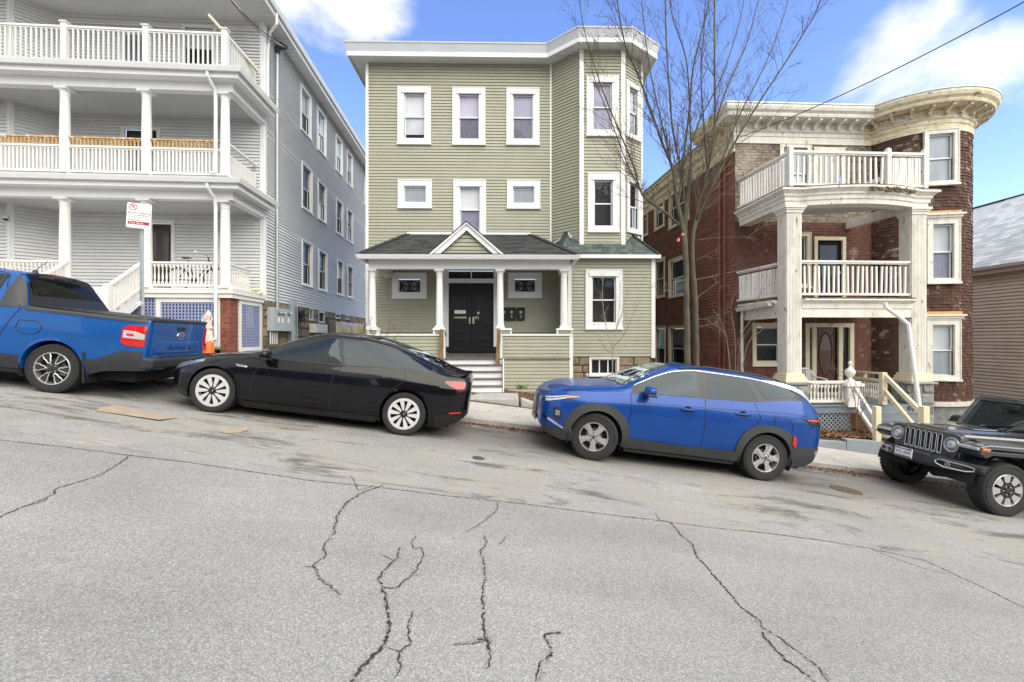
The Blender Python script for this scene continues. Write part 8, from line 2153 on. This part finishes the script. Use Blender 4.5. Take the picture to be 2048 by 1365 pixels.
for px, py in ((1392, 560), (1395, 520), (1390, 600), (1398, 480), (1372, 560), (1366, 590), (1392, 640), (1395, 655)):
    p = at(px, py, TY - .1)
    for _ in range(1):
        sgn = 1 if px > 1380 else -1
        pt2.twig(p, Vector((sgn * pt2.r.uniform(.6, 1.2), pt2.r.uniform(-.6, .2), pt2.r.uniform(-.1, .45))), pt2.r.uniform(.5, 1.15), .0055, 3, up=-.1, spread=1.0)
pt2.tw.build('sucker_twigs', 'pale_twig', tree)
b = MB(); p = at(1364, 466, TY - .2); b.add([p, p + Vector((.05, 0, -.02)), p + Vector((.03, -.02, -.07)), p + Vector((-.02, .01, -.05))], [(0, 1, 2, 3)]); p2 = p + Vector((-.10, -.02, -.12)); b.add([p2, p2 + Vector((.05, 0, .01)), p2 + Vector((.04, 0, -.07)), p2 + Vector((-.02, 0, -.06))], [(0, 1, 2, 3)])
o = b.build('cloth_scrap', 'flag_pink', None); m_ = o.modifiers.new('cloth', 'SOLIDIFY'); m_.thickness = .006; tag(o, 'pink scrap of cloth caught in fork of bare street tree', 'cloth')
def young(name, label, px, py, Y, fan, mat, budmat, budp, seed, r0=.02, depth=2, up=.5, cat='sapling', every=.55, tl=.55, stemmat=None):
    b0 = at(px, py, Y); b0.z = ground_z(b0.x, b0.y) if cat != 'vine' else b0.z
    e = empty(name, b0, label, cat); p_ = Plant(seed)
    st_ = MB()
    for lst, d1 in fan:
        q = [at(x, y, Y + d1 * i / max(1, len(lst) - 1)) for i, (x, y) in enumerate(lst)]
        if lst[0][1] >= py - 30: q = [Vector((q[0].x, q[0].y, b0.z - .03))] + q[1:]
        path = p_.limb(q, r0, r0 * .25, st_, 6); p_.dress(path, r0 * .32, every, tl, depth - 1, up, budp, lo=.3)
    st_.build('stem', stemmat or mat, e, smooth=60); p_.tw.build('twigs', mat, e)
    if budmat and p_.bud.f: o = p_.bud.build('bud', budmat, e); o['kind'] = 'stuff'
    return e
young('sapling', 'slender budding sapling in front of green house ground-floor window', 1224, 752, 11.3,
      [([(1224, 752), (1225, 725), (1227, 690), (1236, 640), (1240, 590), (1238, 560)], -.1), ([(1226, 700), (1216, 670), (1208, 630), (1205, 590), (1206, 555)], .2), ([(1228, 690), (1240, 680), (1258, 650), (1270, 620), (1282, 600)], -.3), ([(1225, 705), (1212, 700), (1200, 680), (1194, 660)], .1), ([(1232, 660), (1246, 620), (1256, 580), (1258, 560)], .3), ([(1225, 715), (1240, 700), (1250, 680)], .2)], 'sapling_bark', 'spring_bud', .35, 31, r0=.016, tl=.42)
young('thorn_shrub', 'bare reddish shrub beside white downspout of brown house', 1470, 740, 12.2,
      [([(1470, 740), (1480, 690), (1500, 640), (1520, 590), (1530, 560)], -.2), ([(1470, 740), (1492, 700), (1525, 660), (1560, 640)], -.5), ([(1468, 740), (1455, 690), (1440, 640), (1425, 620)], -.3), ([(1470, 735), (1470, 680), (1462, 620), (1470, 580)], .1)], 'pale_twig', None, 0, 33, r0=.016, depth=3, tl=.6, cat='shrub')
young('porch_shrub', 'leafless twiggy shrub at left end of green house porch', 765, 710, 11.9,
      [([(765, 720), (750, 690), (742, 660), (738, 640)], 0), ([(765, 720), (770, 685), (778, 655), (782, 640)], .1), ([(765, 720), (760, 690), (763, 660)], -.2), ([(768, 720), (785, 690), (795, 668)], -.1)], 'twig', 'spring_bud', .10, 35, r0=.012, depth=3, tl=.35, cat='shrub', every=.8)
young('briar', 'tangled brown briar with red leaves beside urn-topped newel', 1712, 872, 11.35,
      [([(1712, 872), (1712, 820), (1704, 780), (1690, 750), (1670, 740)], -.1), ([(1712, 872), (1722, 830), (1735, 800), (1742, 770)], -.2), ([(1710, 872), (1695, 830), (1680, 800), (1655, 790)], -.1), ([(1712, 872), (1716, 810), (1722, 770), (1728, 745)], .1), ([(1714, 872), (1740, 840), (1765, 800), (1772, 770)], -.1)], 'old_wood', 'leaf_litter', .14, 37, r0=.013, depth=3, tl=.45, cat='briar', every=.6)
def tuft(name, label, px, py, Y, n, h, spread, mat, seed, cat):
    c = at(px, py, Y); r = random.Random(seed); mb = MB()
    for _ in range(n):
        a = r.uniform(0, 6.28); q = c + Vector((math.cos(a), math.sin(a) * .5, 0)) * spread * r.random() ** .6; hh = h * r.uniform(.5, 1.1); le = Vector((math.cos(a), math.sin(a), 0)) * hh * r.uniform(.1, .7); w = Vector((-math.sin(a), math.cos(a), 0)) * .006
        mb.add([q - w, q + w, q + le * .4 + Vector((0, 0, hh * .65)) + w * .8, q + le * .4 + Vector((0, 0, hh * .65)) - w * .8, q + le + Vector((0, 0, hh * r.uniform(.75, 1)))], [(0, 1, 2, 3), (3, 2, 4)])
    o = mb.build(name, mat, None, origin=c); tag(o, label, cat)
tuft('lily_tuft', 'green tuft of strappy leaves in mulch beside porch steps', 1043, 779, 12.0, 70, .17, .16, 'grass_blade', 2, 'plant')
tuft('dry_grass', 'clump of dry straw-coloured grass beside the beige heat pump', 712, 690, 14.0, 260, .85, .55, 'dry_grass', 3, 'grass')
tuft('weed_tuft', 'small green weeds at the foot of blue lattice near cone', 432, 700, 12.2, 60, .12, .25, 'grass_blade', 4, 'weeds')
# fallen leaves: gutters, beds, under the porches
def leaves(name, n, area, seed, zf, size=.028, lab=None):
    r = random.Random(seed); mb = MB()
    for _ in range(n):
        x, y = area(r); z = zf(x, y) + .004 + r.random() * .018; a = r.uniform(0, 6.28); s_ = size * r.uniform(.5, 1.3)
        u = Vector((math.cos(a), math.sin(a), r.uniform(-.5, .5))) * s_; v = Vector((-math.sin(a), math.cos(a), r.uniform(-.5, .5))) * s_ * .55
        c = Vector((x, y, z)); mb.add([c - u, c - v * .9 + Vector((0, 0, s_ * .25)), c + u, c + v + Vector((0, 0, s_ * .3))], [(0, 1, 2), (0, 2, 3)])
    o = mb.build(name, 'leaf_litter', None); tag(o, lab, 'leaves', kind='stuff')
def gutter_area(r):
    a = r.uniform(-11, 12); b = KERB - abs(r.gauss(0, .16)); return st(a, b)
leaves('gutter_leaves', 7500, gutter_area, 1, road_z, .025, 'brown fallen leaves and grit along the kerb')
bz_ = at(1680, 876, 10.95).z
leaves('bed_leaves', 1500, lambda r: (r.uniform(at(1612, 870, 11).x, at(1780, 870, 11).x), 11.0 + abs(r.gauss(0, .4))), 2, lambda x, y: bz_ - .07 * max(0, (x - 7.2) / 2) + .01, .045, 'rust brown leaf litter in bed below brown house porch')
leaves('mulch_leaves', 1400, lambda r: (r.uniform(-.35, 2.2), 11.05 + r.random() * 1.9), 3, lambda x, y: ground_z(x, y) + .0, .03, 'dark mulch and leaves beside green house porch')
leaves('yard_leaves', 1600, lambda r: (r.uniform(-10.5, -5), 10.8 + r.random() * 2.0), 4, ground_z, .035, 'leaf litter in yard of grey house')
leaves('path_leaves', 700, lambda r: (lambda q: q)(st(r.uniform(-11, 12), r.uniform(KERB + .2, WALK))), 5, ground_z, .016, 'scattered leaf scraps on the pavement')
# grit: pale chips on the asphalt near the cars
r = random.Random(9); mb = MB()
for _ in range(900):
    x, y = st(r.uniform(-9, 9), KERB - 2.6 + r.gauss(0, .5)); s_ = r.uniform(.003, .010); z = road_z(x, y)
    mb.add([(x - s_, y, z), (x, y - s_, z), (x + s_, y, z), (x, y + s_, z), (x, y, z + s_)], [(0, 1, 4), (1, 2, 4), (2, 3, 4), (3, 0, 4)])
tag(mb.build('gravel', 'concrete', None), 'loose pale grit on the asphalt beside the cars', 'gravel', kind='stuff')

# ================================================================== street things
# parking sign on a perforated post
sp = at(283, 640, 9.05); gz_ = ground_z(sp.x, sp.y)
sg = empty('street_sign', (sp.x, sp.y, gz_), 'white street cleaning sign on perforated metal post behind pickup', 'sign')
mb = MB(); zt_ = at(283, 405, 9.05).z; x, y = sp.x, sp.y; h = .028
mb.prism([(x - h, y + .02, gz_), (x - .014, y - .012, gz_), (x + .014, y - .012, gz_), (x + h, y + .02, gz_), (x + h + .01, y + .02, gz_), (x + .02, y - .02, gz_), (x - .02, y - .02, gz_), (x - h - .01, y + .02, gz_)], (0, 0, zt_ - gz_)); po = mb.build('post', 'galvanised', sg)
mb = MB(); z = gz_ + .2
while z < zt_: mb.lathe((x, y - .0205, z), [(.001, -.0005), (.006, -.0005)], 6, 'y'); z += .0254 * 1.6
o = mb.build('post_hole', 'dark_void', po); o['kind'] = 'stuff'
c = at(280.5, 433, 9.0); tl = R(-3); tx = Vector((math.cos(R(16)) , math.sin(R(16)), 0)); W2, H2 = .205, .245
Fm = facing(c + Vector((0, -.03, 0)), tx, roll=tl)
def rrect(w, h, r_, n=5):
    out = []
    for cx_, cy_, a0 in ((w - r_, h - r_, 0), (-w + r_, h - r_, 90), (-w + r_, -h + r_, 180), (w - r_, -h + r_, 270)):
        for k in range(n + 1): a = R(a0 + 90 * k / n); out.append((cx_ + r_ * math.cos(a), cy_ + r_ * math.sin(a)))
    return out
mb = MB(); mb.prism([Fm @ Vector((a, b, 0)) for a, b in rrect(W2, H2, .035)], (Fm.to_3x3() @ Vector((0, 0, .003)))); pl = mb.build('sign_plate', 'sign_white', sg)
def sgn_t(s_, size, u, v, mat='sign_red', al='CENTER'): text('lettering', s_, size, mat, pl, Fm @ Matrix.Translation((u, v, .0045)), .0008, al)
mb = MB(); cx0, cy0, ro = -.10, .165, .062
for k in range(28):
    p, q = 2 * math.pi * k / 28, 2 * math.pi * (k + 1) / 28
    mb.bar(Fm @ Vector((cx0 + ro * math.cos(p), cy0 + ro * math.sin(p), .005)), Fm @ Vector((cx0 + ro * math.cos(q), cy0 + ro * math.sin(q), .005)), .012, .002, up=tuple(Fm.to_3x3() @ Vector((0, 0, 1))))
mb.bar(Fm @ Vector((cx0 - .042, cy0 + .042, .005)), Fm @ Vector((cx0 + .042, cy0 - .042, .005)), .011, .002, up=tuple(Fm.to_3x3() @ Vector((0, 0, 1)))); mb.build('no_parking_symbol', 'sign_red', pl)
sgn_t('P', .105, cx0, cy0); sgn_t('Street Cleaning', .062, 0, .055); sgn_t('1st & 3rd  WEDNESDAY', .034, 0, .005, 'ink_black'); sgn_t('APRIL 1ST - NOVEMBER 30TH', .020, 0, -.032); sgn_t('12noon-4pm', .045, -.19 + .0, -.082, 'sign_red', 'LEFT')
mb = MB(); mb.prism([Fm @ Vector((a, b, .0032)) for a, b in ((-.18, -.175), (.18, -.175), (.18, -.115), (-.18, -.115))], Fm.to_3x3() @ Vector((0, 0, .0012))); mb.build('tow_band', 'sign_red', pl)
text('lettering', 'Tow Zone', .056, 'letter_white', pl, Fm @ Matrix.Translation((-.16, -.146, .0052)), .0008, 'LEFT')
mb = MB(); cr = random.Random(3); p0 = at(280, 615, 9.0)
for zc, k in ((608, 0), (640, 1)):
    p0 = at(281, zc, 9.0); ring = [p0 + Vector((.07 * math.cos(t) * cr.uniform(.6, 1.5), .06 * math.sin(t), cr.uniform(-.06, .05))) for t in [i * .7 for i in range(9)]]
    for a, b_ in zip(ring, ring[1:] + ring[:1]): mb.poly([p0 + Vector((0, -.03, .05)), a, b_]); mb.poly([p0 + Vector((0, -.03, -.05)), b_, a])
o = mb.build('paper_scrap', 'sign_white', None); tag(o, 'crumpled white paper taped round the metal sign post', 'paper')
# traffic cone wrapped in plastic
cb = at(417, 708, 11.9); cb.z = ground_z(cb.x, cb.y) + .02
cn = empty('traffic_cone', cb, 'orange traffic cone wrapped in clear plastic against blue lattice', 'cone')
b = MB(); b.box(cb.x - .15, cb.y - .15, cb.z, cb.x + .15, cb.y + .15, cb.z + .03); b.build('base', 'black_plastic', cn, bevel=.01)
b = MB(); b.lathe(cb, [(.14, .03), (.115, .34), (.11, .35)], 18); b.build('body', 'cone_orange', cn, smooth=40)
b = MB(); b.lathe(cb, [(.112, .35), (.10, .52), (.095, .54), (.085, .70), (.06, .95), (.05, 1.10), (.02, 1.14), (.001, 1.145)], 18); b.build('band', 'cone_band', cn, smooth=40)
b = MB(); b.lathe(cb, [(.1045, .42), (.100, .48)], 18); b.lathe(cb, [(.092, .62), (.086, .68)], 18); b.lathe(cb, [(.07, .90), (.058, 1.02)], 18); b.build('stripe', 'cone_orange', cn, smooth=40)
b = MB(); b.box(cb.x - .012, cb.y - .145, cb.z + .10, cb.x + .012, cb.y - .125, cb.z + .28); b.build('label', 'ink_black', cn)
b = MB(); rp = random.Random(6); n = 14; rows = []
for k in range(7):
    f = k / 6; z = cb.z + .30 + .75 * f; rr = (.20 - .12 * f); off = Vector((-.10 * (1 - f), -.02, 0)); rows.append([Vector((cb.x, cb.y, z)) + off + Vector((math.cos(2 * math.pi * j / n), math.sin(2 * math.pi * j / n), 0)) * rr * rp.uniform(.65, 1.3) for j in range(n)])
for a, c_ in zip(rows, rows[1:]):
    for j in range(n): b.quad(a[j], a[(j + 1) % n], c_[(j + 1) % n], c_[j])
m, t_, bs_ = NM('clear_film'); bs_.inputs['Base Color'].default_value = (.75, .78, .82, 1); bs_.inputs['Roughness'].default_value = .2; bs_.inputs['Alpha'].default_value = .38
b.build('plastic_wrap', 'clear_film', cn)
# bicycle on the grey house porch
bo = PFx.P(6.75, -.75, 3.07)
bi = empty('bicycle', bo, 'dark bicycle with upright handlebar behind porch balusters of grey house', 'bicycle')
tv = Vector((*PFx.t, 0)); V = lambda a, z, d=0: bo + tv * a + Vector((*PFx.n, 0)) * d + Vector((0, 0, z))
for a in (-.52, .52):
    rg = [V(a + .33 * math.cos(k * math.pi / 14), .34 + .33 * math.sin(k * math.pi / 14)) for k in range(29)]
    b = MB(); b.tube(rg, .020, 6, cap=False); w_ = b.build('wheel', 'tyre', bi, smooth=60)
    b = MB(); b.tube([V(a + .30 * math.cos(k * math.pi / 14), .34 + .30 * math.sin(k * math.pi / 14)) for k in range(29)], .009, 5, cap=False)
    for k in range(12): b.tube([V(a, .34), V(a + .30 * math.cos(k * math.pi / 6), .34 + .30 * math.sin(k * math.pi / 6))], .0015, 3)
    b.build('rim', 'chrome', w_)
b = MB()
for p, q in (((-.52, .34), (-.06, .30)), ((-.52, .34), (-.20, .80)), ((-.06, .30), (-.24, .90)), ((-.06, .30), (.36, .78)), ((-.22, .80), (.34, .84)), ((.52, .34), (.33, .90)), ((.33, .90), (.30, 1.02))): b.tube([V(*p), V(*q)], .017, 7)
b.build('frame', 'black_plastic', bi, smooth=50)
b = MB(); b.hexa([V(-.38, .93, -.07), V(-.14, .94, -.02), V(-.14, .94, .02), V(-.38, .93, .07), V(-.38, .985, -.06), V(-.12, .96, -.015), V(-.12, .96, .015), V(-.38, .985, .06)]); b.build('saddle', 'black_plastic', bi, bevel=.015)
b = MB(); b.tube([V(.10, 1.10, .30), V(.20, 1.10, .22), V(.30, 1.03, .05), V(.30, 1.03, -.05), V(.36, 1.08, -.2), V(.32, 1.06, -.3)], .012, 6); b.tube([V(.30, 1.0), V(.30, 1.04)], .02, 6); b.build('handlebar', 'chrome', bi, smooth=50)
b = MB(); b.lathe(V(-.06, .30, .03), [(.001, -.01), (.09, -.01), (.09, .01)], 16, 'y'); b.build('chainring', 'black_plastic', bi)
# yellow rag on the porch corner
p = PSd.P(1.15, .06, 3.10); mb = MB(); ry = random.Random(2)
for k in range(7):
    q = p + Vector((ry.uniform(-.05, .1), ry.uniform(-.3, .3), ry.uniform(-.02, .03))); mb.poly([q + Vector([ry.uniform(-.12, .12), ry.uniform(-.14, .14), ry.uniform(-.05, .06)]) for _ in range(3)])
o = mb.build('yellow_rag', 'yellow_cloth', None); m_ = o.modifiers.new('cloth', 'SOLIDIFY'); m_.thickness = .008; tag(o, 'yellow rag lying on porch corner of grey house', 'rag')
# cardboard on the road
def flat(name, pts, th, mat, label, cat, lift_=.006):
    mb = MB(); q = []
    for a in pts: p = road_pt(*a[:2]); q.append(Vector((p.x, p.y, road_z(p.x, p.y) + lift_ + (a[2] if len(a) > 2 else 0))))
    mb.prism(q, (0, 0, th)); o = mb.build(name, mat, None); tag(o, label, cat); return o
flat('cardboard_sheet', [(191, 823), (208, 817, .01), (235, 816, .02), (356, 837, .0), (318, 843, .012)], .006, 'cardboard', 'flattened cardboard sheet on the asphalt below blue pickup', 'cardboard')
flat('cardboard_scrap', [(434, 864), (446, 857, .006), (470, 860), (494, 856, .012), (497, 862, .004), (478, 867), (450, 868)], .005, 'cardboard', 'small torn cardboard scrap in front of black sedan wheel', 'cardboard')
def iron(name, px, py, rr, label, cat):
    p = road_pt(px, py); z = road_z(p.x, p.y); mb = MB()
    mb.lathe((0, 0, 0), [(.001, .006), (rr * .8, .006), (rr * .82, .003), (rr * .9, .003), (rr * .92, .007), (rr, .006), (rr * 1.05, -.01)], 24)
    for k in range(6): mb.bar((math.cos(k) * rr * .2, math.sin(k) * rr * .2, .007), (math.cos(k) * rr * .7, math.sin(k) * rr * .7, .007), .012, .004)
    o = mb.build(name, 'cast_iron', None); o.location = (p.x, p.y, z + .003); o.rotation_euler = (0, math.atan(SLOPE), ST_YAW); tag(o, label, cat)
iron('valve_cover', 957, 917, .085, 'small rusty iron valve cover in road behind black sedan', 'cover')
iron('drain_cover', 1692, 981, .22, 'rusty iron cover sunk in asphalt between crossover and off-roader', 'cover')
# standpipe beside the cellar window
b0 = at(1174, 768, 13.2); e = empty('standpipe', (b0.x, b0.y, ground_z(b0.x, b0.y)), 'grey standpipe with clear cap beside green house cellar window', 'pipe')
zt_ = at(1174, 748, 13.2).z; b = MB(); b.tube([(b0.x, b0.y, e.location.z), (b0.x, b0.y, zt_ - .1)], .035, 10); b.build('pipe', 'meter_grey', e, smooth=40)
b = MB(); b.lathe((b0.x, b0.y, zt_ - .1), [(.05, 0), (.055, .08), (.03, .12), (.001, .13)], 12); b.build('cap', 'lens_clear', e, smooth=40)
# overhead lines
def wire(name, A, B, sag, r_, mat, label, n=24):
    A, B = Vector(A), Vector(B); P_ = [A.lerp(B, k / n) - Vector((0, 0, sag * 4 * (k / n) * (1 - k / n))) for k in range(n + 1)]
    mb = MB(); mb.tube(P_, r_, 5); o = mb.build(name, mat, None); tag(o, label, 'cable'); return o
wire('overhead_wire', at(1482, 274, 14.1), at(2320, -150, 7.5), .25, .012, 'cable_black', 'thin dark overhead wire running to corner of brown house')
wire('service_drop', LS.P(ca - .04, .45, 11.32), at(430, -40, 10.5), .22, .014, 'cable_black', 'black service cable sagging to conduit of grey house')
wire('service_drop', LS.P(ca - .04, .40, 11.30), at(428, -46, 10.5), .30, .012, 'cable_red', 'red strand of service cable at grey house eave')
wire('service_drop', LS.P(ca - .02, .35, 11.33), at(434, -36, 10.5), .18, .010, 'cable_white', 'white strand of service cable at grey house eave')

# ================================================================== the other side of the street, behind the viewpoint (it shows in the paint and the glass)
for i, (a0, wd, hh, mat, lab) in enumerate(((-17, 9.5, 8.5, 'slate_paint', 'slate blue house across the street behind the viewpoint'), (-5.5, 10, 9.5, 'brown_board', 'brown house across the street behind the viewpoint'), (6.5, 9.5, 8.5, 'brown_board', 'second brown house across the street behind the viewpoint'))):
    p0 = st(a0 + wd, -13.0); w_ = Wall(p0, (-math.cos(ST_YAW), -math.sin(ST_YAW))); zb_ = road_z(p0[0], p0[1]) - .4
    e = empty('opposite_house', (p0[0], p0[1], zb_), lab, 'house', 'houses across the street')
    hs = []
    for f in range(3):
        for k in range(3):
            r_ = (1.2 + k * 2.9, zb_ + 1.5 + f * 2.9, 2.3 + k * 2.9, zb_ + 3.2 + f * 2.9)
            if r_[3] < zb_ + hh: hs.append(r_); mb = MB(); frame(mb, w_, r_, .12, -.02, .04); w_.box(mb, r_[0] + .1, r_[2] - .1, -.05, -.04, r_[1] + .1, r_[3] - .1, 1); mb.build('window', ['white_trim', 'interior'], e)
    wall_sheet(w_, 0, wd, zb_ - 1, zb_ + hh, hs, e, mat); mb = MB(); w_.box(mb, 0, wd, -8, -.11, zb_ - 1, zb_ + hh); mb.build('core', mat, e)
    mb = MB(); w_.box(mb, -.4, wd + .4, -8.4, .5, zb_ + hh, zb_ + hh + .35); mb.build('roof', 'membrane', e)

for k, (z, b, nm) in enumerate(((6.6, -3.6, 'lowest'), (7.3, -3.9, 'second lowest'), (8.0, -3.4, 'highest'), (7.7, -4.2, 'second highest'))):
    A, B = st(-30, b), st(30, b); wire('street_cable', (A[0], A[1], z + 4.0), (B[0], B[1], z - 4.0), .5, .02, 'cable_black', nm + ' overhead cable along the far kerb behind the viewpoint')['group'] = 'street cables behind the viewpoint'
